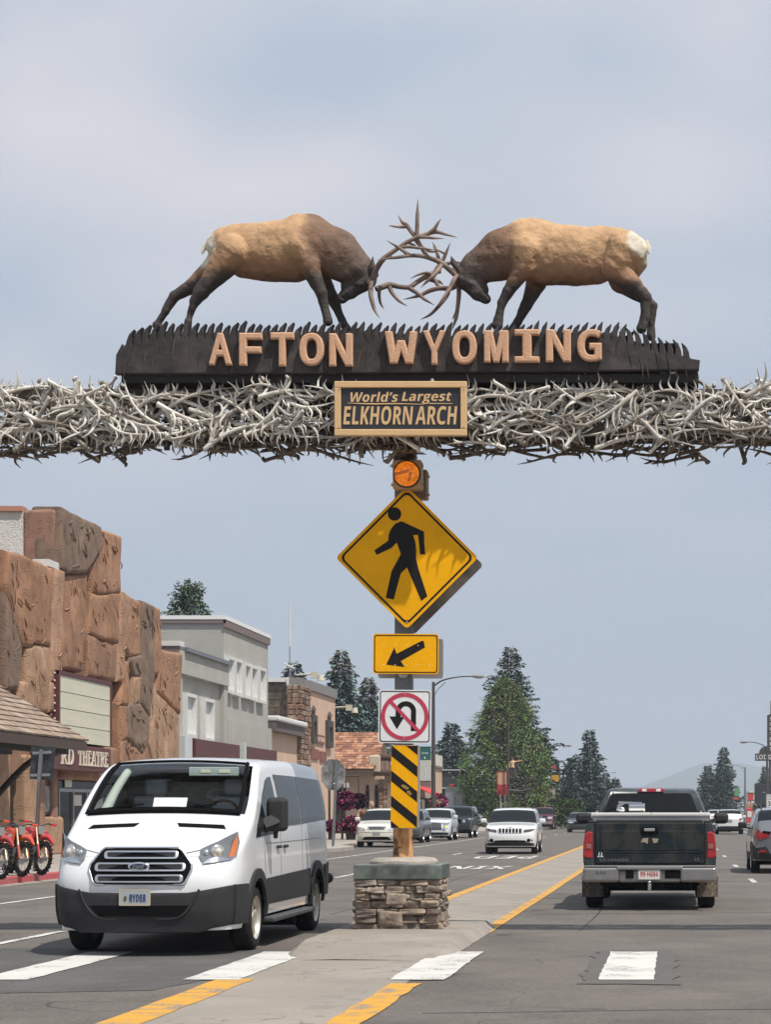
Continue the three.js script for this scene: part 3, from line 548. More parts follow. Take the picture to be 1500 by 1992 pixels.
{
  const b = thing('peach_shop', 'beige rendered shop with a stone pier and two narrow dark framed windows', 'building', [0, 0, 0]);
  const peach = wallM([0.62, 0.43, 0.315], 0.006), X = FX, Z0 = 108.5, Z1 = 120.2, H = 8.6;
  part(b, 'wall', [uvBox(bx2(-30, X, 0, H - 0.5, -111.4, -Z1))], peach);
  part(b, 'side_wall', [uvBox(bx2(-31, -20.35, 0, H - 0.25, -Z0 - 0.15, -111.4))], std([0.20, 0.155, 0.115], 0.9, { map: mottle, bumpMap: bumpFine, bumpScale: 0.01 }), 'dark brown block side wall');
  { const R = rng(91), joints = []; for (let y = 0.3; y < H - 0.3; y += 0.42) joints.push(bx2(-31, -20.36, y, y + 0.03, -Z0 - 0.125, -Z0 - 0.152)); part(b, 'course', joints, std([0.10, 0.08, 0.06], 0.9)); }
  part(b, 'roof_edge', [bx2(-30, X + 0.12, H - 0.5, H + 0.02, -111.3, -Z1 - 0.1), bx2(-20.42, X + 0.1, H - 0.45, H - 0.02, -Z0 + 0.05, -111.3)], std([0.20, 0.19, 0.185], 0.8));
  part(b, 'roof_cap', [bx2(-31, -20.3, H - 0.25, H - 0.02, -Z0 + 0.05, -112), bx2(-20.42, -20.3, H - 0.9, H - 0.02, -Z0 + 0.1, -Z0 + 0.02)], whiteTrim);
  { // stone pier of rough coursed stones
    const R = rng(17);
    const geos = Array.from({ length: 6 }, (_, i) => jitter(new RoundedBoxGeometry(1, 1, 1, 2, 0.16), 0.12, 1.6, i * 9));
    for (let y = 0.15; y < H - 0.5;) {
      const h = 0.16 + R() * 0.16;
      for (let z = Z0; z < 111.4;) { const w = Math.min(0.4 + R() * 0.7, 111.45 - z); const m = part(b, 'stone', geos[Math.floor(R() * 6)], stoneTones[Math.floor(R() * 5)]); m.scale.set(0.5, h, w - 0.03); m.position.set(X - 0.14 + R() * 0.08, y + h / 2, -(z + w / 2)); z += w; }
      for (let x = -20.4; x < -19.9;) { const w = Math.min(0.25 + R() * 0.3, -19.82 - x); const m = part(b, 'stone', geos[Math.floor(R() * 6)], stoneTones[Math.floor(R() * 5)]); m.scale.set(w - 0.02, h, 0.4); m.position.set(x + w / 2, y + h / 2, -Z0 + 0.02 + R() * 0.05); x += w; }
      y += h + 0.012;
    }
    part(b, 'pier_core', [bx2(-20.35, X - 0.1, 0, H - 0.5, -Z0 - 0.05, -111.4)], std([0.17, 0.12, 0.09], 0.95));
  }
  const fr = std([0.06, 0.045, 0.04], 0.7);
  for (const [a, c, t, l] of [[601, 610.5, 1390, 1444], [632, 642, 1401, 1453]]) {
    const w = frontWindow(b, a, c, t, l, paleBlind, fr, X, 0.36, 0.2);
    const z = (fz(a) + fz(c)) / 2, y = fh(a, t); part(w, 'finial', [bx2(X + 0.01, X + 0.16, y, y + 0.28, -z + 0.22, -z - 0.22), new THREE.ConeGeometry(0.17, 0.3, 4).translate(X + 0.1, y + 0.42, -z)], fr);
  }
  const pl = std([0.20, 0.075, 0.055], 0.7);
  for (const [a, c, t, l] of [[612, 628, 1428, 1446], [603, 617, 1456, 1476], [620, 632, 1461, 1481]]) { const za = fz(a), zc = fz(c), y1 = fh(a, t), y0 = fh(a, l); const p = part(b, 'plaque', bx2(X + 0.003, X + 0.08, y0, y1, -za, -zc), pl); if (a === 612) part(p, 'lettering', letters('AFTON', (zc - za) * 0.86, (y1 - y0) * 0.5, 0.02).rotateY(Math.PI / 2).translate(X + 0.08, (y0 + y1) / 2, -(za + zc) / 2), std([0.6, 0.45, 0.36], 0.6)); }
  // low wing between the grey building and the stone pier
  part(b, 'wing_wall', [uvBox(bx2(-30, X - 0.05, 0, 5.45, -100.6, -108.3))], peach);
  part(b, 'wing_roof', [bx2(-30, X + 0.35, 5.45, 6.0, -100.6, -108.4)], std([0.11, 0.09, 0.085], 0.8));
  part(b, 'wing_parapet', [jitter(rbox(2.2, 0.26, 7.9, 0.08, X - 0.6, 6.08, -104.5, 3), 0.08, 0.9)], whiteTrim);
  part(b, 'vent', [new THREE.SphereGeometry(0.3, 12, 8).translate(X - 0.9, 6.3, -102.8)], whiteTrim);
  for (const [z, y, x] of [[109, 8.75, -19.5], [120.6, 7.6, -19.5]]) part(b, 'flood_light', [bar(V(-20, y, -z), V(x + 0.3, y + 0.05, -z), 0.05, 0.05, true), box(0.34, 0.34, 0.3, x + 0.45, y, -z), cyl(0.12, 0.2, 0.3, 10, x + 0.8, y - 0.15, -z)], std([0.5, 0.47, 0.36], 0.5));
  const an = thing('antenna_mast', 'tall thin white antenna mast on the beige shop roof', 'antenna', [-20.45, 8.5, -Z0 - 1]);
  part(an, 'mast', [cyl(0.035, 0.045, 2.1, 8, 0, 1.0, 0)], std([0.25, 0.26, 0.27], 0.5)); part(an, 'whip', [cyl(0.03, 0.045, 2.3, 8, 0, 2.95, 0)], whiteTrim); part(an, 'crossarm', [bar(V(-0.35, 0.62, 0), V(0.35, 0.85, 0), 0.05), bar(V(-0.3, 0.9, 0), V(0.3, 0.6, 0.2), 0.05)], whiteTrim);
}
// house with the brown shingled roof
{
  const h = thing('shingled_house', 'cream house with a steep brown shingle roof and dark log gable behind the road signs', 'house', [0, 0, 0]);
  const wallP = wallM([0.62, 0.46, 0.35], 0.006), log = std([0.09, 0.055, 0.04], 0.85, { bumpMap: bumpFine, bumpScale: 0.01 });
  part(h, 'wall', [uvBox(bx2(-27, -18.5, 0, 4.1, -131, -139)), uvBox(bx2(-27, -18.5, 0, 4.1, -139, -150))], wallP);
  const ze = 129.8, zr = 134, ye = 4.15, yr = 6.55, x0 = -27, x1 = -18.95, L = Math.hypot(zr - ze, yr - ye), a = Math.atan2(yr - ye, zr - ze), R = rng(8);
  part(h, 'roof_deck', [slabZ([ze, ye], [zr, yr], x0, x1, 0.1), slabZ([138.2, ye], [zr, yr], x0, x1, 0.1)], log);
  const tones = [[0.24, 0.105, 0.06], [0.33, 0.15, 0.085], [0.19, 0.085, 0.055], [0.40, 0.22, 0.14]].map((c) => std(c, 0.9)), geos = tones.map(() => []);
  for (let r = 0; r < 15; r++) for (let x = -22.4; x < x1;) { const w = 0.16 + R() * 0.2, d = (r + 0.6) * L / 15; const g = new THREE.BoxGeometry(w, 0.03, L / 15 * 1.5).rotateX(a - 0.06 + (R() - 0.5) * 0.05).translate(x + w / 2, ye + d * Math.sin(a) + 0.07 + R() * 0.02, -(ze + d * Math.cos(a))); geos[Math.floor(R() * 4)].push(g); x += w + 0.012; }
  geos.forEach((g, i) => { part(h, 'shingle', g, tones[i]).userData.kind = 'stuff'; });
  part(h, 'eave_board', [box(x1 - x0, 0.3, 0.12, (x0 + x1) / 2, ye - 0.16, -ze + 0.05)], log);
  for (const [y, z] of [[4.0, 130.6], [5.0, 132.2], [6.1, 133.8]]) part(h, 'log', cylX(0.24, 1.5, 10, -18.35, y, -z), log);
  part(h, 'gable', [uvBox(extr(poly([[130.4, 4.0], [137.6, 4.0], [134, 6.3]]), 0.2).rotateY(Math.PI / 2)).translate(-19.1, 0, 0)], std([0.20, 0.13, 0.09], 0.9));
  part(h, 'balcony', [box(1.3, 0.5, 6, -17.9, 3.6, -134.5), bar(V(-17.6, 3.9, -131.4), V(-18.2, 6.0, -131.4), 0.06)], log);
  part(h, 'carved_panel', [jitter(rbox(0.75, 1.05, 0.18, 0.1, -18.95, 4.55, -130.3, 3), 0.05, 3)], std([0.52, 0.42, 0.33], 0.8));
  for (const x of [-19.5, -18.93]) { const w = part(h, 'window', box(0.12, 1.1, 0.06, x, 2.3, -130.98), darkGlass); part(w, 'frame', [box(0.05, 1.3, 0.1, x - 0.09, 2.3, -130.96), box(0.05, 1.3, 0.1, x + 0.09, 2.3, -130.96), box(0.16, 0.3, 0.1, x, 3.05, -130.96)], blackTimber); }
  { const R2 = rng(4); for (let y = 0.2; y < 3.6; y += 0.27) for (let k = 0; k < 2; k++) { const m = part(h, 'stone', jitter(new RoundedBoxGeometry(0.28, 0.24, 0.2, 1, 0.05), 0.04, 3, y), stoneTones[Math.floor(R2() * 5)]); m.position.set(-18.5 + (k - 0.5) * 0.26, y, -130.95); } }
  part(h, 'porch_shade', [bx2(-22.5, -20.4, 0.1, 3.0, -127.9, -128), bx2(-22.5, -22.2, 0, 3.2, -127.5, -128)], std([0.03, 0.026, 0.026], 0.9));  // dark flat sheet paints the shade of the doorway opening, dark post beside it
  part(h, 'lintel', [bx2(-22.6, -20.2, 3.0, 3.3, -127.3, -127.9)], std([0.45, 0.44, 0.42], 0.8));
}
// further shops seen past the sign post
{
  const s = thing('red_awning_shop', 'shop with a red awning and a white window board beyond the striped marker', 'building', [0, 0, 0]);
  part(s, 'wall', [uvBox(bx2(-28, -20.2, 0, 4.2, -150, -171))], wallM([0.40, 0.31, 0.25]));
  part(s, 'roof', [bx2(-28, -19.9, 4.2, 4.9, -150, -171)], std([0.10, 0.09, 0.09], 0.8));
  part(s, 'awning', [slabX([-20.1, 3.5], [-18.9, 2.9], 160, 167, 0.06)], std([0.50, 0.035, 0.03], 0.8));
  part(s, 'window', [bx2(-20.2, -20.1, 0.6, 2.6, -152, -170)], darkGlass);
  const w = part(s, 'window_board', [box(1.0, 1.1, 0.08, -20.0, 1.9, -161)], std([0.6, 0.6, 0.6], 0.6)); part(w, 'print', [box(0.6, 0.7, 0.02, -20.0, 1.95, -160.94)], std([0.2, 0.22, 0.24], 0.6));
  const t = thing('peach_tower', 'narrow beige end of a taller shop beside the street lamp', 'building', [0, 0, 0]);
  part(t, 'wall', [uvBox(bx2(-26, -20.05, 0, 6.3, -172, -178))], wallM([0.60, 0.43, 0.31], 0.006));
  part(t, 'wall_top', [bx2(-26, -20.0, 5.4, 6.32, -171.96, -178.04)], wallM([0.64, 0.60, 0.55], 0.004)); part(t, 'ledge', [bx2(-26, -19.9, 5.2, 5.38, -171.9, -178)], std([0.2, 0.15, 0.12], 0.8));
  const d = thing('dark_glass_shop', 'low dark glass-fronted shop with thin white roof lines left of the pine', 'building', [0, 0, 0]);
  part(d, 'wall', [uvBox(bx2(-30, -19.6, 0, 5.3, -190, -204))], std([0.045, 0.048, 0.055], 0.4)); part(d, 'roof_edge', [bx2(-30, -19.4, 5.3, 5.42, -189.8, -204), bx2(-30, -19.4, 3.62, 3.74, -189.7, -204)], std([0.42, 0.43, 0.45], 0.6));
  part(d, 'lower_wall', [uvBox(bx2(-30, -19.5, 0.1, 2.2, -189.6, -189.9))], wallM([0.55, 0.45, 0.36]));
}
// right of the road, far down: a white building, and one behind the pine on the left
{
  const w = thing('white_building', 'white flat-roofed building far down the road on the right', 'building', [0, 0, 0]);
  part(w, 'wall', [uvBox(bx2(12.2, 22, 0, 4.6, -330, -352))], wallM([0.68, 0.66, 0.62])); part(w, 'roof_edge', [bx2(12.1, 22, 4.6, 4.85, -329.8, -352)], whiteTrim); part(w, 'window', [bx2(13.0, 14.6, 0.8, 2.6, -329.9, -330.01)], darkGlass); part(w, 'mural', [bx2(12.25, 12.9, 0.4, 2.8, -329.9, -330.01)], std([0.55, 0.40, 0.22], 0.8, { map: mottle }));
  const b = thing('brown_building', 'low brown brick building under the trees beyond the white oncoming vehicle', 'building', [0, 0, 0]);
  part(b, 'wall', [uvBox(bx2(-20, -13.6, 0, 3.2, -236, -250))], wallM([0.20, 0.10, 0.07])); part(b, 'roof', [bx2(-20.3, -13.3, 3.2, 3.5, -235.7, -250)], std([0.12, 0.07, 0.05], 0.8)); part(b, 'window', [bx2(-15.6, -14.4, 0.8, 2.4, -235.9, -236.01)], darkGlass);
}

// ================================================================ trees and bushes
const barkM = std([0.10, 0.075, 0.055], 0.95, { bumpMap: bumpCoarse, bumpScale: 0.03 });
const leafM = std([1, 1, 1], 0.85, { vertexColors: true, side: THREE.DoubleSide });
class Leaves {
  constructor() { this.p = []; this.n = []; this.c = []; }
  // a bent leaf-sized blade from a along d
  blade(a, d, w, col, R) {
    const s = V(R() - 0.5, R() - 0.5, R() - 0.5).cross(d).normalize().multiplyScalar(w / 2), m = a.clone().addScaledVector(d, 0.55), e = a.clone().add(d); e.y -= d.length() * 0.12;
    const n = s.clone().cross(d).normalize(); if (n.y < 0) n.negate();
    const q = [a, m.clone().add(s), m.clone().sub(s), m.clone().add(s), e, m.clone().sub(s)];
    for (const v of q) { this.p.push(v.x, v.y, v.z); this.n.push(n.x, n.y, n.z); this.c.push(...col); }
  }
  build() {
    const g = new THREE.BufferGeometry(); g.setAttribute('position', new THREE.Float32BufferAttribute(this.p, 3)); g.setAttribute('normal', new THREE.Float32BufferAttribute(this.n, 3)); g.setAttribute('color', new THREE.Float32BufferAttribute(this.c, 3)); return g;
  }
}
function spruceGeo(h, r, seed, tone, top, dense = 1) {
  const R = rng(seed), L = new Leaves(), wood = [limb([V(0, 0, 0), V(0.05, h * 0.5, 0), V(0, h * 0.98, 0.03)], [h * 0.018 + 0.06, h * 0.011, 0.02], 8, 4)];
  const levels = Math.round(h * 3.4 * dense), lean = R() * 6;
  for (let i = 0; i < levels; i++) {
    const t = i / levels, y = h * (0.07 + 0.93 * Math.pow(t, 0.92)), reach = r * Math.pow(1 - t, 0.80) * (0.88 + 0.12 * Math.sin(t * 19 + lean)) + 0.14, nb = 6 + Math.round(5 * (1 - t)), ph = R() * 6.28;
    for (let k = 0; k < nb; k++) {
      const a = ph + k / nb * 6.28 + (R() - 0.5) * 0.5, len = reach * (0.50 + R() * 0.66), up = t > 0.85 ? 0.35 : 0.06 - 0.28 * (1 - t) + (R() - 0.5) * 0.12;
      const dir = V(Math.cos(a), up, Math.sin(a)), tip = V(0, y, 0).addScaledVector(dir, len); tip.y += len * 0.10;
      if (i % 2 === 0 && len > 0.5) wood.push(limb([V(0, y, 0), V(dir.x * len * 0.5, y + up * len * 0.4 - 0.03, dir.z * len * 0.5), tip], [0.035, 0.022, 0.01], 4, 2, false));
      const n = Math.max(5, Math.round(len * 17 * dense)), bf = 0.75 + 0.5 * R();
      for (let j = 0; j < n; j++) {
        const u = Math.pow((j + R()) / n, 0.75), p = V(0, y, 0).addScaledVector(dir, len * u); p.y += len * u * u * 0.10 - 0.02;
        const side = (R() - 0.5) * 2, sx = -Math.sin(a), sz = Math.cos(a), w = (0.14 + 0.34 * Math.min(1, len / 2)) * (1.15 - 0.7 * u);
        p.x += sx * side * w; p.z += sz * side * w; p.y += (R() - 0.65) * 0.22;
        const d = V(dir.x + sx * side * 0.9, -0.25 + (R() - 0.5) * 0.5, dir.z + sz * side * 0.9).normalize().multiplyScalar(0.24 + R() * 0.26);
        const m = R(), f = (0.95 + 0.9 * m) * bf, c = top && t > 0.82 && R() < 0.55 ? top : tone; L.blade(p, d, 0.10 + R() * 0.09, c.map((v) => v * f), R);
      }
    }
  }
  return { wood: merge(wood), crown: L.build() };
}
function broadGeo(h, r, seed, tones, opt = {}) {
  const R = rng(seed), L = new Leaves(), wood = [limb([V(0, 0, 0), V(0.1, h * 0.3, 0), V(-0.05, h * 0.65, 0.1), V(0, h * 0.95, 0)], [h * 0.02 + 0.06, h * 0.016, h * 0.008, 0.02], 8, 4)];
  const n = opt.clumps ?? 70, base = opt.base ?? 0.12;
  for (let i = 0; i < n; i++) {
    const t = base + (1 - base) * Math.pow((i + R()) / n, 0.95), prof = opt.prof ? opt.prof((t - base) / (1 - base)) : Math.sin(Math.PI * Math.pow((t - base) / (1 - base), 0.7)) ;
    const a = i * 2.399 + R() * 0.6, rr = r * prof * (0.45 + 0.55 * Math.sqrt(R())), c = V(Math.cos(a) * rr, h * t, Math.sin(a) * rr), s = (opt.size ?? 0.75) * (0.6 + 0.7 * R()) * (1.15 - 0.45 * t);
    wood.push(limb([V(0, h * t * 0.8 - 0.1, 0), c.clone().multiplyScalar(0.55).setY(h * t * 0.92), c], [0.05, 0.03, 0.012], 4, 2, false));
    const tone = tones[Math.floor(R() * tones.length)], m = opt.leaves ?? 170;
    // twigs spraying out of the clump, leaves set along each
    const tw = Math.round(m / 13), out = V(Math.cos(a), 0.1, Math.sin(a));
    for (let q2 = 0; q2 < tw; q2++) {
      const d = V(R() - 0.5, R() - 0.5 + (opt.up ?? 0.1) * 0.6, R() - 0.5).normalize().addScaledVector(out, 0.55).normalize(), len = s * (0.55 + 0.75 * R()), st = c.clone().addScaledVector(V(R() - 0.5, R() - 0.5, R() - 0.5), s * 0.8), g = 0.78 + 0.5 * R();
      for (let j = 0; j < 13; j++) {
        const u = (j + R()) / 13, p = st.clone().addScaledVector(d, len * u); p.y -= len * u * u * 0.22; const o = d.clone().add(V(R() - 0.5, R() - 0.6, R() - 0.5).multiplyScalar(1.5)).normalize().multiplyScalar((opt.leaf ?? 0.24) * (0.6 + 0.8 * R()));
        L.blade(p, o, (opt.leaf ?? 0.24) * 0.42, tone.map((v) => v * g * (0.85 + 0.3 * R())), R);
      }
    }
  }
  return { wood: merge(wood), crown: L.build() };
}
function tree(name, label, category, group, g, px, z, scale = 1, ry = 0, xw) {
  const x = xw ?? (px - CX) * z / FOC, t = thing(name, label, category, [x, 0, -z], ry, group);
  part(t, 'trunk', g.wood, barkM); part(t, 'crown', g.crown, leafM); t.scale.setScalar(scale); return t;
}
const topH = (py, z) => EYE + (CY - py) * z / FOC;
const blue = [0.105, 0.165, 0.145], deep = [0.070, 0.105, 0.082], brownTip = [0.12, 0.085, 0.06];
{
  const gBlue = spruceGeo(15, 4.1, 3, blue, brownTip, 1.15), gDeep = spruceGeo(16.8, 6.3, 7, deep, [0.085, 0.075, 0.055], 0.95), gThin = spruceGeo(11, 3.1, 21, [0.075, 0.112, 0.096], null, 1.1), gWide = spruceGeo(9.5, 3.9, 29, [0.062, 0.095, 0.078], null, 1.15);
  tree('spruce_tree', 'blue spruce with a thin brown tip standing behind the brown shingled roof', 'tree', null, gBlue, 664, 165, topH(1262, 165) / 15, 0.4);
  tree('spruce_tree', 'blue-green spruce with rusty cones at its top, half behind the no U-turn sign', 'tree', null, gBlue, 716, 172, topH(1316, 172) / 15, 2.1);
  tree('spruce_tree', 'tip of a dark spruce showing above the white roof edge of the beige shop', 'tree', null, gThin, 570, 190, topH(1286, 190) / 11, 1);
  tree('spruce_tree', 'tallest dark spruce rising behind the lighter green tree right of the sign post', 'tree', null, gDeep, 993, 196, topH(1256, 196) / 16.8, 0.7);
  tree('spruce_tree', 'dark spruce just right of the street lamp pole, left of the green tree', 'tree', null, gWide, 878, 222, topH(1404, 222) / 9.5, 0.2);
  tree('spruce_tree', 'slim dark spruce at the right edge of the lighter green tree', 'tree', null, gThin, 1056, 225, topH(1424, 225) / 11, 3);
  tree('spruce_tree', 'lone pointed spruce left of the pickup against the sky', 'tree', null, gThin, 1147, 232, topH(1418, 232) / 11 , 2.2);
  tree('spruce_tree', 'broad low dark spruce left of the lone pointed spruce', 'tree', null, gWide, 1108, 214, topH(1497, 214) / 9.5, 1.4);
  tree('spruce_tree', 'small dark spruce at the right foot of the lone pointed spruce', 'tree', null, gWide, 1178, 262, topH(1502, 262) / 9.5, 0.3);
  tree('spruce_tree', 'tallest spruce of the dark clump beyond the pickup cab on the right', 'tree', null, gThin, 1408, 306, topH(1452, 306) / 11, 0.9);
  tree('spruce_tree', 'left spruce of the dark clump beyond the pickup cab', 'tree', null, gWide, 1377, 300, topH(1488, 300) / 9.5, 2.6);
  tree('spruce_tree', 'middle low spruce in front of the dark clump beyond the pickup cab', 'tree', null, gWide, 1398, 296, topH(1502, 296) / 9.5, 4);
  tree('spruce_tree', 'sparse spruce behind the dark board under the motel sign at the right edge', 'tree', null, gThin, 1489, 290, topH(1490, 290) / 11, 5);
  const gPine = broadGeo(13, 4.1, 12, [[0.22, 0.35, 0.10], [0.18, 0.30, 0.09], [0.26, 0.34, 0.115], [0.23, 0.24, 0.105]], { clumps: 170, leaves: 340, size: 0.92, leaf: 0.175, up: 0.35, base: 0.06, prof: (t) => Math.min(1, Math.pow((1 - t) / 0.62, 0.75)) * (0.7 + 0.3 * Math.min(1, t * 4)) });
  tree('green_tree', 'large bright green tree in front of the tallest spruce', 'tree', null, gPine, 982, 184, topH(1322, 184) / 13.2, 0.6);
  const gPop = broadGeo(15, 2.3, 45, [[0.16, 0.235, 0.15], [0.13, 0.20, 0.125]], { clumps: 75, leaves: 220, size: 0.85, leaf: 0.2, base: 0.4 });
  tree('poplar_tree', 'leafy tree crown peeping over the roof of the grey building', 'tree', null, gPop, 366, 124, topH(1128, 124) / 15.3, 1.1);
  const gGrey = broadGeo(7, 2.2, 52, [[0.075, 0.095, 0.068], [0.055, 0.075, 0.05]], { clumps: 60, leaves: 110, size: 0.8, leaf: 0.26 });
  tree('round_tree', 'grey-green round tree between the black sign and the lone spruce', 'tree', null, gGrey, 1113, 236, topH(1474, 236) / 7.2, 0.3);
  tree('round_tree', 'small round tree far off just left of the pickup roof', 'tree', null, gGrey, 1196, 300, topH(1515, 300) / 7.2, 2.3);
  tree('round_tree', 'low tree at the far end of the left pavement against the hills', 'tree', null, gGrey, 1222, 420, topH(1546, 420) / 7.2, 4.1);
  const gBush = broadGeo(2.4, 1.7, 61, [[0.09, 0.17, 0.04], [0.07, 0.13, 0.034]], { clumps: 46, leaves: 120, size: 0.55, leaf: 0.17, base: 0.1, prof: (t) => Math.sqrt(1 - t * t) });
  tree('green_bush', 'bright green bush on the verge left of the pickup mirror', 'bush', null, gBush, 1108, 178, 1.02, 0);
  tree('green_bush', 'green bush nearer the black and yellow sign, left of the other bush', 'bush', null, gBush, 1082, 200, 1.1, 2);
}
// dark tree line closing the far end of the town
{
  const R = rng(99), L = new Leaves();
  for (let i = 0; i < 260; i++) {
    const x = i < 130 ? -24 - R() * 130 : 14 + R() * 150, z = 360 + R() * 240, h = 3 + R() * 5.5, r = 1.4 + R() * 1.6, f0 = 0.8 + 0.5 * R();
    for (let k = 0; k < 70; k++) { const t = R(), a = R() * 6.28, rr = r * (1 - t * 0.85) * Math.sqrt(R()); L.blade(V(x + Math.cos(a) * rr, 0.3 + h * t, -z + Math.sin(a) * rr), V(Math.cos(a), (R() - 0.4), Math.sin(a)).multiplyScalar(0.9), 0.6, [0.045 * f0, 0.065 * f0, 0.045 * f0], R); }
  }
  const m = part(scene, 'far_woods', L.build(), leafM); tag(m, 'dark line of far trees along the end of the road', 'woods', null, 'stuff');
}

// ================================================================ the antler arch across the road
const AZ = 24.5;                                                      // the arch stands in this plane
const boneTex = texOf(256, (u, v) => { const a = fbm(u * 6, v * 6, 3, 4, 6), s = vnoise(u * 60, v * 6, 4, 60); return mix3([0.56, 0.51, 0.45], [0.86, 0.84, 0.80], sstep(a * 0.7 + s * 0.3, 0.34, 0.62)); }, false, 2);
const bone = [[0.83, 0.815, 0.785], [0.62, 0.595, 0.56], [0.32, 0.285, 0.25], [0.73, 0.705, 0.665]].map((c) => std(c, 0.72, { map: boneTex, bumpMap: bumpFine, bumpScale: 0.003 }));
const shadedBone = std([0.17, 0.135, 0.105], 0.85, { map: boneTex });  // darker bone: shade of the inner, rear and hanging layers put into colour
// a shed elk antler: a curved main beam with tines, base at the origin, growing along +x
function antlerGeo(seed) {
  const R = rng(seed), len = 0.95 + R() * 0.4, bend = 0.10 + R() * 0.14, up = (t) => Math.sin(t * Math.PI) * bend + t * t * 0.1, side = (t) => 0.06 * Math.sin(t * 4 + seed);
  const P = (t) => V(len * t, up(t), side(t)), pts = [0, 0.2, 0.4, 0.6, 0.8, 1].map(P), gs = [limb(pts, [0.034, 0.028, 0.026, 0.023, 0.016, 0.004], 7, 3)];
  gs.push(new THREE.SphereGeometry(0.046, 7, 5).scale(0.6, 1, 1));
  const n = 4 + Math.floor(R() * 3);
  for (let i = 0; i < n; i++) {
    const t = i < 2 ? 0.04 + i * 0.14 : 0.28 + 0.6 * (i - 2 + R() * 0.4) / Math.max(1, n - 2), p = P(t), L = (0.20 + R() * 0.20) * (1 - t * 0.35), a = 0.5 + R() * 0.7, s = (R() - 0.5) * 0.9;
    const d = V(Math.cos(a), Math.sin(a), s).normalize(), m = p.clone().addScaledVector(d, L * 0.55), e = p.clone().addScaledVector(V(d.x * 0.55, d.y + 0.35, d.z * 0.6).normalize(), L);
    gs.push(limb([p, m, e], [0.023, 0.017, 0.003], 6, 3));
  }
  return merge(gs);
}
{
  const arch = thing('antler_arch', 'wide arch beam of bleached interlaced elk antlers spanning the road', 'arch', [0, 0, -AZ]);
  const variants = Array.from({ length: 14 }, (_, i) => antlerGeo(100 + i * 7)), R = rng(404);
  const y0 = 5.72, y1 = 6.62, x0 = -11.5, x1 = 6.5, dz = 0.40;          // beam box; z from -dz to +dz about the arch plane
  // timber and steel frame inside
  const plank = std([0.17, 0.135, 0.105], 0.9, { map: re(mottle, 0.5), bumpMap: bumpFine, bumpScale: 0.006 }), steel = std([0.05, 0.045, 0.04], 0.6, { metalness: 0.4 });
  for (const [y, z, h] of [[6.42, dz - 0.1, 0.10], [6.0, dz - 0.1, 0.12], [6.42, -dz + 0.1, 0.12], [6.0, -dz + 0.1, 0.12]]) part(arch, 'timber_rail', uvBox(box(x1 - x0, h, 0.05, (x0 + x1) / 2, y, z)), plank);
  for (const [y, z] of [[5.97, 0.10], [5.97, -0.16], [6.44, 0.2], [6.44, -0.2]]) part(arch, 'steel_rail', box(x1 - x0, 0.05, 0.05, (x0 + x1) / 2, y, z), steel);
  for (let x = x0 + 0.4; x < x1; x += 1.25) part(arch, 'brace', [box(0.06, 0.7, 0.06, x, 6.2, dz - 0.16), box(0.06, 0.7, 0.06, x, 6.2, -dz + 0.16), bar(V(x, 5.9, dz - 0.16), V(x + 0.6, 6.5, dz - 0.16), 0.045), bar(V(x, 5.9, -dz + 0.16), V(x + 0.6, 6.5, -dz + 0.16), 0.045), box(0.05, 0.05, 2 * dz - 0.3, x, 5.9, 0)], steel);
  const place = (m, x, y, z, tilt, roll, yaw, s) => { m.position.set(x, y, z); m.rotation.set(roll, yaw, tilt, 'YZX'); m.scale.setScalar(s); };
  const stuffG = [], tmp = new THREE.Object3D();
  let made = 0;
  variants.forEach((v) => v.computeBoundingBox());
  const bb = new THREE.Box3(), cut = (v, lo, hi, a, b) => (hi > b ? b - hi : lo < a ? a - lo : 0);
  const add = (x, y, z, tilt, roll, yaw, s, mat, single) => {
    const v = variants[Math.floor(R() * variants.length)];
    place(tmp, x, y, z, tilt, roll, yaw, s); tmp.updateMatrix(); bb.copy(v.boundingBox).applyMatrix4(tmp.matrix);
    const loose = R() < 0.09 && mat !== shadedBone ? 0.12 : 0.0;                            // a few tines stick out
    y += cut(0, bb.min.y, bb.max.y, 5.66 - loose, 6.66 + (Math.abs(x + 3.2) < 3.7 ? 0.0 : loose * 1.3)); z += cut(0, bb.min.z, bb.max.z, -0.75, 0.57);
    if (single && made < 298) { const m = part(arch, 'antler', v, mat); place(m, x, y, z, tilt, roll, yaw, s); made++; }
    else { place(tmp, x, y, z, tilt, roll, yaw, s); tmp.updateMatrix(); stuffG.push([v.clone().applyMatrix4(tmp.matrix), mat]); }
  };
  const vis = (x) => x > -8.6 && x < 1.9;
  // front layers: mostly lying along the beam
  const N = 380;
  for (let i = 0; i < N; i++) {
    const x = lerp(x0, x1, (i + R()) / N), v = (i * 0.618034) % 1, y = lerp(y0 + 0.02, y1 + 0.02, v) , lay = R(), f = R() < 0.5 ? 0 : Math.PI, top = v > 0.55;
    add(x - (f ? -0.45 : 0.45), y - 0.05, dz + 0.02 + lay * 0.16, f + (R() - 0.5) * 1.0 * (R() < 0.25 ? 2.0 : 1), (R() - 0.5) * 0.9 + (R() < 0.4 ? Math.PI : 0), (R() - 0.5) * 0.35, 0.62 + R() * 0.28, bone[Math.floor(R() * (top ? 2 : 4))], vis(x));
  }
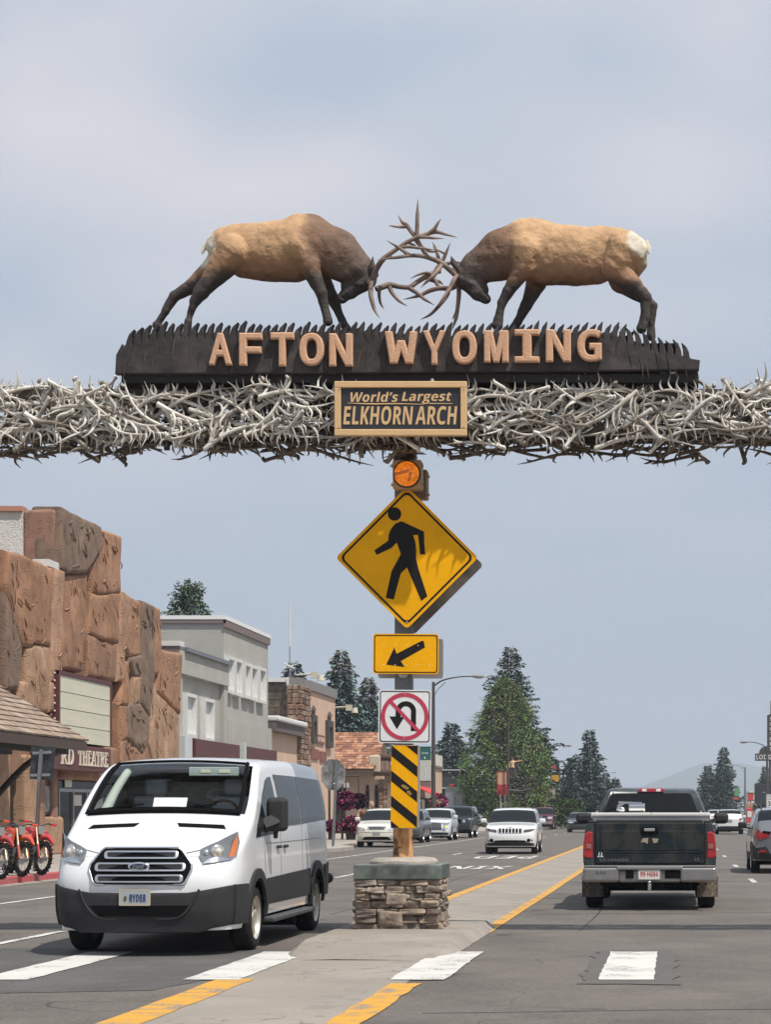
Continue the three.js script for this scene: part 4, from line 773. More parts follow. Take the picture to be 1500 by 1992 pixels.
  // inner, back, top and hanging layers
  for (let i = 0; i < 500; i++) {
    const x = lerp(x0, x1, (i + R()) / 500), k = i % 4, f = R() < 0.5 ? 0 : Math.PI;
    const [y, z] = k === 0 ? [y0 - 0.04 + R() * 0.1, (R() - 0.5) * 0.9] : k === 1 ? [y1 + (R() - 0.3) * 0.08, (R() - 0.5) * 0.7] : k === 2 ? [lerp(y0, y1, R()), -dz - R() * 0.15] : [lerp(y0, y1, R()), lerp(-0.3, dz, R())];
    add(x - (f ? -0.4 : 0.4), y, z, f + (R() - 0.5) * (k === 3 ? 2.2 : 0.9), k === 0 ? Math.PI * (R() < 0.5 ? 0.5 : 1.5) + (R() - 0.5) * 1.3 : R() * 6.28, (R() - 0.5) * 0.9, 0.6 + R() * 0.3, k === 1 ? bone[Math.floor(R() * 3)] : k === 3 ? (R() < 0.4 ? bone[2] : shadedBone) : shadedBone, vis(x) && k === 1 && R() < 0.5);
  }
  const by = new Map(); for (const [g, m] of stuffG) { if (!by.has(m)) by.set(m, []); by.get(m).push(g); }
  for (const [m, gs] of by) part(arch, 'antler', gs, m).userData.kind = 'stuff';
  // short posts that carry the carved board
  for (const px of [440, 570, 790, 1062, 1290]) { part(arch, 'post', box(0.07, 0.36, 0.07, at(px, 0, AZ).x, 6.72, -0.1), std([0.22, 0.24, 0.21], 0.6)); part(arch, 'post', box(0.06, 0.36, 0.06, at(px, 0, AZ).x + 0.11, 6.72, 0.25), std([0.22, 0.24, 0.21], 0.6)); }
}
// carved board of grass blades with the town's name
const BZ = 23.98;                                                    // its front face
{
  const b = thing('carved_name_board', 'dark brown carved grass board lettered AFTON WYOMING on top of the antler arch', 'sign', [0, 0, -BZ]);
  const q = (px, py) => { const p = at(px, py, BZ); return [p.x, p.y]; };
  const dark = std([0.064, 0.052, 0.050], 0.72, { map: re(mottle, 0.8), bumpMap: re(bumpCoarse, 0.7), bumpScale: 0.02 }), dark2 = std([0.080, 0.066, 0.060], 0.72, { map: re(mottle, 0.8), bumpMap: bumpFine, bumpScale: 0.008 }), tip = std([0.15, 0.112, 0.072], 0.75, { map: re(mottle, 1.5) });
  const topY = (px) => px < 296 ? lerp(672, 650, clamp((px - 224) / 72, 0, 1)) : px > 1200 ? lerp(655, 698, clamp((px - 1200) / 160, 0, 1)) : 652;
  const R = rng(33), out = [q(222, 727)];
  out.push(q(224, 690), q(236, 668));
  for (let px = 242; px < 1338; px += 15.5) {                         // blades cut into the top edge, leaning away from the elk on the left
    const t = topY(px) + (R() - 0.5) * 4, h = 20 + R() * 9, L = (k, y) => (px < 1218 ? q(px + k, t - y) : q(px + 15.5 - k, t - y)), w = [L(0, -9), L(2.2, 4), L(7, h * 0.62), L(15.5 + R() * 3, h), L(13.6, h * 0.45), L(13.2, -2), L(15.4, -9)];
    out.push(...(px < 1218 ? w : w.reverse()));
  }
  out.push(q(1362, 700), q(1360, 719), q(1100, 722), q(650, 726));
  part(b, 'board', uvBox(extr(poly(out), 0.12, 0.012, 4).translate(0, 0, -0.12)), dark);
  part(b, 'back_board', uvBox(extr(poly(out), 0.10, 0.01, 4).translate(0, 0, -1.02)), dark);
  part(b, 'underside_shade', [uvBox(box(6.76, 0.10, 0.86, (q(246, 0)[0] + q(1345, 0)[0]) / 2, q(0, 733)[1], -0.5))], std([0.022, 0.018, 0.018], 0.8));  // near-black box: the deep shadow below the board is put into its colour
  part(b, 'soil_deck', [uvBox(box(6.3, 0.06, 0.78, (q(300, 0)[0] + q(1290, 0)[0]) / 2, q(0, 668)[1], -0.51))], dark);
  // blades: curved pointed strips leaning right on the left half, left in places on the right, in two rows
  const bladeGeo = (h, w, lean) => { const s = new THREE.Shape(); s.moveTo(-w / 2, 0); s.quadraticCurveTo(-w * 0.45, h * 0.6, lean, h); s.quadraticCurveTo(w * 0.62 + lean * 0.25, h * 0.5, w / 2, 0); return extr(s, 0.05, 0.012, 5, 1); };
  const kinds = [0, 1, 2, 3, 4].map((i) => bladeGeo(0.27 + 0.012 * i, 0.105 + 0.008 * (i % 3), 0.125 + 0.012 * i));
  for (let px = 232; px < 1356; px += 13.5) {
    const [x, y] = q(px + (R() - 0.5) * 5, topY(px)), m = part(b, 'grass_blade', kinds[Math.floor(R() * 5)], R() < 0.5 ? dark : dark2);
    m.position.set(x, y - 0.20, -0.125 - R() * 0.02); m.scale.set(px > 1215 ? -0.9 : 1, 0.92 + R() * 0.16, 1); m.rotation.z = (px > 1215 ? 0.05 : -0.02) + (R() - 0.5) * 0.08;
  }
  for (let px = 250; px < 1350; px += 14) { const [x, y] = q(px, topY(px)), m = part(b, 'grass_blade', kinds[Math.floor(R() * 5)], dark2); m.position.set(x, y - 0.17, -1.0); m.rotation.z = (R() - 0.5) * 0.2; }
  // shallow carved strokes on the face
  const strokeG = [0, 1, 2].map((i) => limb([V(0, 0, 0), V(0.016, 0.09 + 0.02 * i, 0.004), V(0.055, 0.19 + 0.05 * i, 0)], [0.003, 0.011, 0.002], 5, 3, true, 0.6));
  for (let i = 0; i < 62; i++) { const px = 236 + i * 18 + R() * 9, t = topY(px), [x, y] = q(px, t + 14 + R() * 34), m = part(b, 'carved_stroke', strokeG[i % 3], R() < 0.45 ? tip : dark2); m.position.set(x, y - 0.12, 0.002); m.scale.setScalar(0.7 + R() * 0.5); if (px > 1215) m.scale.x *= -1; }
  // the letters
  const salmon = std([0.74, 0.43, 0.265], 0.75, { map: re(grain, 3), bumpMap: re(bumpCoarse, 4), bumpScale: 0.006 });
  const LT = [['A', 407, 452, 650, 712], ['F', 466, 511, 650, 713], ['T', 527, 573, 649, 714], ['O', 583, 631, 650, 713], ['N', 641, 687, 651, 714], ['W', 749, 813, 647, 709], ['Y', 823, 868, 645, 711], ['O', 880, 928, 645, 710], ['M', 942, 990, 645, 707], ['I', 1001, 1050, 643, 707], ['N', 1062, 1111, 643, 706], ['G', 1123, 1171, 643, 705]];
  for (const [c, a, z, t, l] of LT) { const [xa, yt] = q(a, t), [xz, yl] = q(z, l), m = part(b, 'letter', fatLetter(c, xz - xa, yt - yl, 0.085), salmon); m.position.set((xa + xz) / 2, (yt + yl) / 2, 0.0); }
}
// the small framed sign hung on the antlers
{
  const z = 23.85, s = thing('framed_sign', 'black sign in a tan frame reading World\u2019s Largest Elkhorn Arch on the antlers', 'sign', [0, 0, -z]);
  const [a, b] = [at(650, 742, z), at(908, 848, z)], w = b.x - a.x, h = a.y - b.y, cx = (a.x + b.x) / 2, cy = (a.y + b.y) / 2, tan = std([0.80, 0.52, 0.26], 0.6, { map: re(grain, 2) });
  part(s, 'panel', rbox(w - 0.02, h - 0.02, 0.05, 0.008, cx, cy, -0.03), std([0.020, 0.021, 0.026], 0.5));
  const f = 0.075; part(s, 'frame', [rbox(w, f, 0.07, 0.01, cx, a.y - f / 2, -0.012), rbox(w, f, 0.07, 0.01, cx, b.y + f / 2, -0.012), rbox(f, h - 2 * f, 0.068, 0.01, a.x + f / 2, cy, -0.012), rbox(f, h - 2 * f, 0.068, 0.01, b.x - f / 2, cy, -0.012)], tan);
  const put = (t, x0, x1, y0, y1, sh, font) => { const p = at(x0, y0, z), q = at(x1, y1, z), m = part(s, 'lettering', letters(t, q.x - p.x, p.y - q.y, 0.006, font, sh), tan); m.position.set((p.x + q.x) / 2, (p.y + q.y) / 2, -0.005); };
  put('World\u2019s', 681, 774, 762, 782, 0.2, 'sans'); put('Largest', 781, 878, 762, 786, 0.2, 'sans');
  put('ELKHORN', 667, 803, 790, 826, 0.13, 'sans'); put('ARCH', 807, 889, 790, 826, 0.13, 'sans');
  const u = (px, py) => { const p = at(px, py, z); return V(p.x, p.y, -0.003); };
  part(s, 'underline', [limb([u(676, 784), u(720, 786), u(770, 785.5), u(824, 786.5)], [0.003, 0.009, 0.007, 0.003], 5, 3), limb([u(834, 785), u(880, 785)], [0.006, 0.004], 5, 2)], tan);
  part(s, 'screw', [[660, 758], [902, 758], [660, 832], [902, 832]].map(([x, y]) => { const p = at(x, y, z); return cylZ(0.008, 0.01, 8, p.x, p.y, 0.022); }), std([0.2, 0.15, 0.1], 0.4)).userData.kind = 'stuff';
}

// ================================================================ the two fighting elk on the board
const elkHide = (() => std([1, 1, 1], 0.78, { vertexColors: true, map: re(softMottle, 1.2), bumpMap: re(bumpCoarse, 1.1), bumpScale: 0.03 }))();
const elkBone = std([1, 1, 1], 0.7, { vertexColors: true, bumpMap: re(bumpFine, 2), bumpScale: 0.003 });
const EZ = 24.5;
const TAN = [0.55, 0.335, 0.175], UMBER = [0.19, 0.105, 0.062], DARK = [0.052, 0.040, 0.036], RUST = [0.26, 0.13, 0.07], CREAM = [0.70, 0.63, 0.50], SMOKE = [0.085, 0.066, 0.058];
// bones: [from, to, r0, r1, sideways squash]; points in photo pixels plus metres towards the viewer
function makeElk(name, label, ox, oy, s, D) {
  const q = (p) => { const v = at(ox + p[0] / s, oy + p[1] / s, EZ); return { x: v.x, y: v.y, z: p[2] ?? 0 }; }, px = EZ / FOC / s;
  const root = D.root, o = at(ox + root[0] / s, oy + root[1] / s, EZ);
  const el = thing(name, label, 'elk statue', [o.x, o.y, -EZ]);
  const L = (b) => { const a = q(b[0]), c = q(b[1]); return [{ x: a.x - o.x, y: a.y - o.y, z: a.z }, { x: c.x - o.x, y: c.y - o.y, z: c.z }, b[2] * px, b[3] * px, b[4] ?? 1]; };
  const trunk = D.trunk.map(L), limbs = D.limbs.map(L), head = D.head.map(L);
  const cutsF = (D.folds ?? []).map(L);
  const f = (x, y, z) => {
    let d = 9; for (const b of trunk) d = smin(d, capsule(x, y, z, b[0], b[1], b[2], b[3], b[4]), 0.085);
    let e = 9; for (const b of limbs) e = smin(e, capsule(x, y, z, b[0], b[1], b[2], b[3], b[4]), 0.022);
    d = smin(d, e, 0.05);
    let h = 9; for (const b of head) h = smin(h, capsule(x, y, z, b[0], b[1], b[2], b[3], b[4]), 0.02);
    d = smin(d, h, 0.03);
    for (const b of cutsF) { const c = capsule(x, y, z, b[0], b[1], b[2], b[3], 1); d = -smin(-d, c, 0.03); }
    if (d < 0.06 && d > -0.06) d += (fbm(x * 6, y * 6, z * 6 + 3, 3) - 0.5) * 0.024 + (fbm(x * 15 + 5, y * 9, z * 15, 2) - 0.5) * 0.011;
    return d;
  };
  const all = [...trunk, ...limbs, ...head], lo = [9, 9, 9], hi = [-9, -9, -9];
  for (const b of all) for (const k of [0, 1]) { const r = b[2 + k] + 0.05; ['x', 'y', 'z'].forEach((c, i) => { lo[i] = Math.min(lo[i], b[k][c] - r); hi[i] = Math.max(hi[i], b[k][c] + r); }); }
  const g = uvBox(isoMesh(f, lo, hi, 128), 1);
  // uvBox splits the faces: smooth normals are made before, keep them
  const mx = D.flip ? -1 : 1, nk = q(D.neckLine[0]), nk2 = q(D.neckLine[1]), rp = q(D.rump), gl = q(D.legLine).y - o.y, hd = q(D.headAt);
  paint(g, (x, y, z, nx, ny) => {
    const n = fbm(x * 5, y * 5, z * 5, 3) - 0.5, n2 = fbm(x * 14, y * 14, z * 14, 2) - 0.5;
    let c = mix3(TAN, UMBER, clamp(0.10 + n * 0.8, 0, 0.5));
    // darker towards the belly edge and legs
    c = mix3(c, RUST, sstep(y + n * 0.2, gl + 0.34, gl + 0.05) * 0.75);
    const ax = nk2.x - nk.x, ay = nk2.y - nk.y, side = ((x + o.x - nk.x) * ay - (y + o.y - nk.y) * ax) * -mx;    // ahead of the shoulder line
    c = mix3(c, UMBER, sstep(side + n * 0.18, -0.06, 0.10)); c = mix3(c, SMOKE, sstep(side + n * 0.22, 0.12, 0.5) * (0.55 + 0.45 * sstep(y, hd.y - o.y + 0.42, hd.y - o.y + 0.05)));
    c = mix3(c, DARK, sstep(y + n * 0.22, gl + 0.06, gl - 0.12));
    const r = Math.hypot(x + o.x - rp.x, (y + o.y - rp.y) * 0.72); c = mix3(c, CREAM, sstep(r + n * 0.08, 0.17, 0.12));
    return c.map((v) => Math.max(0.01, v * (1 + n2 * 0.35)));
  });
  part(el, 'body', g, elkHide);
  // ears, eyes
  for (const e of D.ears) { const a = q(e[0]), m = q(e[1]), t = q(e[2]); part(el, 'ear', paint(limb([a, m, t].map((p) => V(p.x - o.x, p.y - o.y, p.z)), [0.025, 0.052, 0.006], 8, 4, true, 0.42), () => [0.075, 0.055, 0.05]), elkHide); }
  for (const z of [D.eye[2], -D.eye[2]]) { const e = q(D.eye); part(el, 'eye', new THREE.SphereGeometry(0.017, 10, 8).translate(e.x - o.x, e.y - o.y, z), std([0.01, 0.008, 0.008], 0.15)); }
  if (D.tail) { const [a, b] = L([...D.tail, 20, 12]); part(el, 'tail', paint(limb([V(a.x, a.y, a.z), V((a.x + b.x) / 2 + 0.01 * -mx, (a.y + b.y) / 2, 0), V(b.x, b.y, b.z)], [0.03, 0.032, 0.012], 8, 3), () => CREAM), elkHide); }
  // antlers traced in a drawing 5.77 times the photograph from (700, 390)
  for (const A of D.antlers) {
    const gs = A.map(([pts, r]) => limb(pts.map(([x, y, z]) => { const v = at(700 + x / 5.77, 390 + y / 5.77, EZ); return V(v.x - o.x, v.y - o.y, z); }), r.map((k) => k * 1.2 * EZ / FOC / 5.77 / 2), 8, 4));
    const m = merge(gs); paint(m, (x, y, z, nx, ny) => { const n = fbm(x * 9, y * 9, z * 9, 3); return mix3([0.13, 0.088, 0.070], [0.44, 0.32, 0.26], clamp((n - 0.32) * 1.7, 0, 1)); });
    part(el, 'antler', m, elkBone);
  }
  return el;
}
makeElk('elk_statue', 'left elk statue, hind legs braced back, head lowered to lock antlers', 200, 390, 2.308, {
  root: [500, 570], flip: false, headAt: [1150, 400], neckLine: [[900, 60], [900, 330]], rump: [462, 222, 0], legLine: [600, 345],
  trunk: [[[590, 205, 0], [750, 225, 0], 92, 122, 1.35], [[750, 225, 0], [890, 205, 0], 122, 130, 1.3], [[880, 130, 0], [940, 145, 0], 66, 74, 1.3], [[545, 195, 0], [640, 190, 0], 64, 82, 1.2], [[640, 255, 0], [860, 262, 0], 94, 104, 1.4], [[505, 205, 0], [560, 200, 0], 44, 60, 1.1],
    [[940, 190, 0], [1060, 235, 0], 110, 92, 1.35], [[1050, 225, 0], [1145, 300, 0], 92, 66, 1.25], [[1010, 270, 0], [1100, 330, 0], 66, 50, 1.1]],
  limbs: [[[890, 230, 0.17], [935, 310, 0.17], 62, 44, 1], [[935, 310, 0.17], [990, 430, 0.16], 44, 25, 1], [[990, 430, 0.16], [1004, 500, 0.15], 24, 17, 1], [[1004, 500, 0.15], [1020, 556, 0.15], 17, 21, 1],
    [[905, 240, -0.17], [960, 320, -0.17], 58, 42, 1], [[960, 320, -0.17], [1035, 455, -0.16], 42, 24, 1], [[1035, 455, -0.16], [1062, 520, -0.16], 23, 17, 1], [[1062, 520, -0.16], [1082, 558, -0.16], 17, 20, 1],
    [[560, 225, -0.15], [470, 315, -0.16], 84, 58, 1.1], [[480, 300, -0.16], [395, 365, -0.17], 58, 38, 1], [[395, 365, -0.17], [300, 415, -0.18], 34, 21, 1], [[300, 415, -0.18], [262, 480, -0.18], 23, 17, 1], [[262, 480, -0.18], [222, 545, -0.18], 16, 15, 1], [[222, 545, -0.18], [232, 565, -0.18], 18, 18, 1],
    [[590, 250, 0.15], [520, 350, 0.16], 80, 50, 1.1], [[520, 345, 0.16], [455, 425, 0.17], 48, 33, 1], [[455, 425, 0.17], [425, 470, 0.17], 32, 22, 1], [[425, 470, 0.17], [395, 560, 0.17], 20, 14, 1], [[395, 560, 0.17], [392, 595, 0.17], 18, 20, 1]],
  head: [[[1160, 320, 0], [1180, 350, 0], 56, 48, 1.15], [[1178, 355, 0], [1110, 405, 0], 47, 34, 1.25], [[1110, 405, 0], [1072, 440, 0], 33, 23, 1.15], [[1140, 340, 0], [1100, 385, 0], 46, 32, 1.3], [[1150, 385, 0.07], [1160, 380, 0.07], 14, 14, 1], [[1150, 385, -0.07], [1160, 380, -0.07], 14, 14, 1]],
  folds: [[[838, 130, 0.31], [850, 250, 0.32], 9, 8], [[985, 240, 0.24], [1015, 320, 0.22], 8, 6], [[1020, 260, 0.23], [1050, 330, 0.20], 8, 6], [[955, 235, 0.27], [985, 310, 0.25], 8, 6], [[890, 180, 0.33], [945, 265, 0.31], 9, 7], [[1060, 270, 0.21], [1085, 335, 0.18], 7, 5], [[600, 290, 0.24], [560, 340, 0.22], 9, 7], [[1078, 440, 0.05], [1100, 447, 0.06], 3, 2]],
  ears: [[[1188, 350, 0.07], [1212, 310, 0.12], [1216, 262, 0.10]], [[1195, 352, -0.07], [1216, 315, -0.13], [1212, 275, -0.14]]], eye: [1143, 388, 0.088],
  tail: [[478, 178, 0], [442, 240, 0]],
  antlers: [
    [[[[110, 950, 0.08], [165, 880, 0.11], [200, 810, 0.15], [290, 705, 0.2], [430, 615, 0.24], [560, 535, 0.26], [700, 475, 0.27], [800, 440, 0.26]], [50, 54, 56, 48, 42, 38, 40, 40]], [[[790, 445, 0.26], [870, 385, 0.28], [905, 335, 0.3], [940, 288, 0.3]], [38, 36, 24, 4]], [[[800, 440, 0.26], [880, 415, 0.24], [990, 440, 0.22], [1110, 468, 0.2]], [36, 42, 26, 4]], [[[690, 482, 0.26], [760, 490, 0.3], [860, 508, 0.33], [985, 516, 0.34]], [34, 32, 26, 4]], [[[480, 590, 0.24], [580, 598, 0.3], [700, 620, 0.34], [890, 648, 0.36]], [34, 30, 28, 4]], [[[340, 680, 0.2], [400, 705, 0.27], [410, 712, 0.3]], [26, 18, 6]], [[[640, 500, 0.27], [700, 560, 0.2], [800, 610, 0.15], [930, 600, 0.12]], [34, 32, 24, 4]], [[[560, 540, 0.26], [640, 560, 0.2], [665, 595, 0.16]], [26, 20, 5]],
     [[[150, 930, 0.1], [140, 1010, 0.16], [150, 1120, 0.2], [190, 1270, 0.22], [250, 1372, 0.22]], [46, 50, 46, 34, 4]]],
    [[[[170, 980, -0.06], [230, 950, -0.1], [312, 912, -0.14], [420, 925, -0.18], [530, 925, -0.2], [600, 865, -0.24], [700, 795, -0.26], [800, 745, -0.27], [880, 735, -0.26]], [50, 54, 56, 46, 44, 44, 50, 46, 30]], [[[305, 925, -0.14], [345, 1010, -0.1], [430, 1110, -0.08], [525, 1170, -0.08]], [46, 40, 30, 4]], [[[530, 935, -0.2], [610, 990, -0.18], [710, 1075, -0.15], [818, 1142, -0.14]], [46, 40, 30, 4]], [[[205, 960, -0.08], [200, 1050, -0.1], [215, 1130, -0.11], [252, 1192, -0.11]], [40, 30, 24, 4]], [[[700, 800, -0.26], [790, 830, -0.3], [860, 835, -0.32], [900, 870, -0.32]], [40, 36, 30, 8]]],
  ],
});
makeElk('elk_statue', 'right elk statue with pale rump patch, head down with antlers locked', 700, 390, 2.143, {
  root: [900, 560], flip: true, headAt: [470, 340], neckLine: [[600, 60], [690, 330]], rump: [1172, 190, 0], legLine: [900, 352],
  trunk: [[[1060, 205, 0], [900, 225, 0], 88, 112, 1.3], [[900, 225, 0], [730, 205, 0], 112, 122, 1.3], [[680, 150, 0], [740, 145, 0], 70, 62, 1.3], [[1110, 195, 0], [1010, 185, 0], 62, 74, 1.15], [[1150, 205, 0], [1100, 200, 0], 52, 60, 1.1], [[980, 260, 0], [760, 255, 0], 90, 98, 1.4],
    [[690, 200, 0], [590, 215, 0], 108, 88, 1.3], [[590, 215, 0], [480, 265, 0], 88, 56, 1.25], [[610, 265, 0], [520, 300, 0], 66, 46, 1.15]],
  limbs: [[[700, 225, 0.17], [690, 290, 0.17], 66, 48, 1], [[690, 290, 0.17], [625, 390, 0.16], 44, 25, 1], [[625, 390, 0.16], [598, 440, 0.16], 25, 20, 1], [[598, 440, 0.16], [582, 512, 0.16], 18, 16, 1], [[582, 512, 0.16], [578, 535, 0.16], 18, 22, 1],
    [[735, 250, -0.17], [730, 330, -0.17], 60, 42, 1], [[730, 330, -0.17], [690, 420, -0.16], 40, 24, 1], [[690, 420, -0.16], [655, 490, -0.16], 23, 17, 1], [[655, 490, -0.16], [632, 530, -0.16], 17, 21, 1],
    [[1105, 225, 0.15], [1065, 300, 0.17], 84, 58, 1.1], [[1065, 300, 0.17], [1140, 370, 0.17], 54, 38, 1], [[1140, 370, 0.17], [1192, 418, 0.17], 36, 26, 1], [[1192, 418, 0.17], [1190, 500, 0.17], 22, 16, 1], [[1190, 500, 0.17], [1176, 548, 0.17], 16, 22, 1],
    [[1120, 235, -0.15], [1090, 320, -0.16], 80, 52, 1.1], [[1090, 320, -0.16], [1170, 375, -0.17], 48, 34, 1], [[1170, 375, -0.17], [1220, 425, -0.17], 30, 20, 1], [[1222, 425, -0.17], [1212, 500, -0.17], 20, 15, 1], [[1212, 500, -0.17], [1214, 552, -0.17], 15, 20, 1]],
  head: [[[455, 290, 0], [440, 325, 0], 50, 46, 1.15], [[440, 325, 0], [490, 385, 0], 46, 33, 1.25], [[490, 385, 0], [524, 412, 0], 32, 22, 1.15], [[478, 320, 0], [510, 370, 0], 40, 28, 1.3], [[452, 345, 0.07], [462, 352, 0.07], 13, 13, 1], [[452, 345, -0.07], [462, 352, -0.07], 13, 13, 1]],
  folds: [[[760, 175, 0.30], [770, 250, 0.30], 7, 6], [[745, 265, 0.27], [640, 270, 0.27], 6, 4], [[620, 160, 0.27], [640, 230, 0.28], 6, 4], [[530, 225, 0.2], [545, 300, 0.2], 7, 5], [[555, 225, 0.22], [572, 305, 0.21], 7, 5], [[582, 220, 0.23], [600, 300, 0.23], 7, 5], [[505, 235, 0.18], [515, 290, 0.18], 6, 5], [[1010, 250, 0.27], [1020, 330, 0.25], 7, 5], [[518, 412, 0.05], [500, 408, 0.06], 3, 2]],
  ears: [[[418, 300, 0.07], [398, 275, 0.12], [384, 242, 0.10]], [[412, 310, -0.07], [394, 290, -0.13], [376, 268, -0.14]]], eye: [457, 350, 0.088],
  tail: [[1192, 170, 0], [1206, 222, 0]],
  antlers: [
    [[[[1100, 880, 0.08], [1030, 820, 0.12], [960, 765, 0.16], [880, 725, 0.2], [740, 690, 0.25], [600, 690, 0.28], [450, 715, 0.3], [235, 747, 0.32]], [48, 52, 54, 50, 44, 38, 32, 4]], [[[590, 690, 0.28], [520, 640, 0.3], [440, 590, 0.31], [338, 530, 0.32]], [40, 36, 26, 4]], [[[790, 705, 0.24], [750, 640, 0.23], [700, 560, 0.22], [650, 470, 0.22], [590, 395, 0.21], [540, 325, 0.2], [500, 300, 0.2], [453, 222, 0.2]], [46, 42, 40, 42, 38, 40, 32, 4]], [[[550, 345, 0.2], [490, 352, 0.21], [420, 350, 0.22], [348, 340, 0.22]], [36, 32, 24, 4]], [[[662, 490, 0.22], [668, 390, 0.24], [672, 240, 0.25], [678, 58, 0.25]], [42, 40, 36, 4]], [[[930, 760, 0.17], [910, 840, 0.26], [850, 930, 0.32], [780, 1000, 0.34], [722, 1062, 0.35]], [44, 42, 36, 26, 4]],
     [[[1085, 880, 0.1], [1060, 960, 0.17], [1020, 1060, 0.22], [960, 1150, 0.24], [895, 1232, 0.24]], [42, 44, 38, 26, 4]]],
    [[[[1110, 900, -0.06], [1060, 935, -0.1], [1000, 955, -0.13], [880, 945, -0.17], [760, 965, -0.2], [640, 1015, -0.22], [455, 1055, -0.24]], [46, 50, 52, 46, 44, 36, 4]], [[[985, 950, -0.13], [965, 1040, -0.1], [880, 1160, -0.08], [780, 1265, -0.07], [668, 1322, -0.07]], [46, 44, 38, 28, 4]], [[[1100, 900, -0.08], [1098, 1020, -0.12], [1085, 1150, -0.13], [1062, 1290, -0.14], [1020, 1425, -0.14]], [46, 44, 40, 38, 4]], [[[1080, 1190, -0.13], [1050, 1250, -0.14], [1018, 1302, -0.14]], [30, 22, 4]], [[[880, 940, -0.17], [840, 880, -0.22], [800, 800, -0.25], [830, 700, -0.27], [890, 620, -0.28], [935, 520, -0.28], [985, 400, -0.28]], [40, 40, 42, 42, 38, 32, 4]], [[[870, 650, -0.28], [960, 630, -0.3], [1040, 618, -0.31], [1135, 626, -0.31]], [36, 34, 28, 10]], [[[862, 640, -0.28], [845, 560, -0.29], [810, 450, -0.3], [780, 392, -0.3]], [40, 36, 26, 4]], [[[800, 800, -0.25], [740, 760, -0.22], [640, 780, -0.2], [540, 830, -0.2]], [36, 32, 24, 4]], [[[930, 530, -0.28], [860, 500, -0.24], [790, 470, -0.22]], [28, 20, 4]]],
  ],
});

// ================================================================ pedestal, post and road signs in the middle of the road
const PX = -3.26, PZ = 24.74;                                        // post
{
  const ped = thing('stone_pedestal', 'stacked stone pedestal with a green metal cap on the traffic island', 'pedestal', [PX, 0.1, -PZ]);
  const hw = 0.47, top = 0.60, R = rng(222), tones = [[0.42, 0.33, 0.26], [0.33, 0.255, 0.205], [0.50, 0.41, 0.335], [0.25, 0.195, 0.16], [0.45, 0.34, 0.255], [0.37, 0.30, 0.25]].map((c) => std(c, 0.92, { map: re(mottle, 1.6), bumpMap: re(bumpCoarse, 2), bumpScale: 0.018 }));
  part(ped, 'core', [box(hw * 2 - 0.01, top, hw * 2 - 0.01, 0, top / 2, 0)], std([0.20, 0.165, 0.14], 0.95, { map: mottle }));
  const stone = (w, h, seed) => { const g = new RoundedBoxGeometry(w - 0.004, h - 0.004, 0.17, 3, Math.min(0.03, h * 0.3)), p = g.attributes.position; for (let i = 0; i < p.count; i++) { const x = p.getX(i), y = p.getY(i), z = p.getZ(i), n = fbm(x * 9 + seed, y * 14, 3, 3) - 0.5, m = fbm(x * 22, y * 30 + seed, 7, 2) - 0.5; p.setXYZ(i, x + (fbm(y * 12 + seed, z * 7, 1, 2) - 0.5) * 0.03, y + (fbm(x * 9, seed, z * 7, 2) - 0.5) * 0.028, z + (z > 0 ? n * 0.13 + m * 0.05 : 0)); } return uvBox(toCreasedNormals(g, 0.7), 1); };
  // courses of the front: widths read from the photograph, right side and the others likewise
  for (let f = 0; f < 4; f++) {
    let y = 0.0, row = 0;
    const hs = [0.085, 0.11, 0.07, 0.10, 0.075, 0.09, 0.07];
    while (y < top - 0.02) {
      const h = Math.min(hs[row % 7] * (0.9 + 0.2 * R()), top - y); let x = -hw - 0.02;
      while (x < hw - 0.02) {
        let w = 0.12 + R() * 0.24; if (x + w > hw - 0.08) w = hw + 0.02 - x;
        const m = part(ped, 'stone', stone(w, h, row * 3.1 + x * 7 + f * 13), tones[Math.floor(R() * 6)]), out = hw - 0.07 + R() * 0.04, a = f * Math.PI / 2;
        const lx = x + w / 2, c = Math.cos(a), s = Math.sin(a); m.position.set(lx * c + out * s, y + h / 2, -lx * s + out * c); m.rotation.set(0, a, (R() - 0.5) * 0.06); x += w;
      }
      y += h; row++;
    }
  }
  // two large stones standing proud of the courses
  for (const [x, y, w, h] of [[-0.02, 0.37, 0.27, 0.17], [-0.08, 0.14, 0.30, 0.20]]) { const m = part(ped, 'stone', uvBox(toCreasedNormals(jitter(new RoundedBoxGeometry(w, h, 0.15, 5, 0.05), 0.055, 6, x * 9), 0.6)), tones[0]); m.position.set(x, y, hw + 0.0); }
  const patina = std([0.225, 0.265, 0.232], 0.55, { metalness: 0.15, map: re(mottle, 0.9), bumpMap: re(bumpCoarse, 0.8), bumpScale: 0.004 });
  part(ped, 'cap', [uvBox(rbox(1.03, 0.175, 1.03, 0.012, 0, top + 0.088, 0))], patina);
  part(ped, 'cap_seam', [box(0.006, 0.172, 0.012, 0.34, top + 0.088, 0.512), box(0.012, 0.172, 0.006, 0.512, top + 0.088, 0.25)], std([0.09, 0.12, 0.10], 0.6)).userData.kind = 'stuff';
  const cc = new THREE.LatheGeometry([[0, 0.075], [0.30, 0.075], [0.37, 0.06], [0.405, 0.03], [0.41, 0]].map(([r, y]) => new THREE.Vector2(r, y)).reverse(), 24);
  part(ped, 'concrete_collar', jitter(uvBox(cc.translate(0.02, top + 0.176, 0)), 0.012, 5), walkMat);
}
const galv = std([0.215, 0.225, 0.24], 0.5, { metalness: 0.35, map: re(grain, 1) });
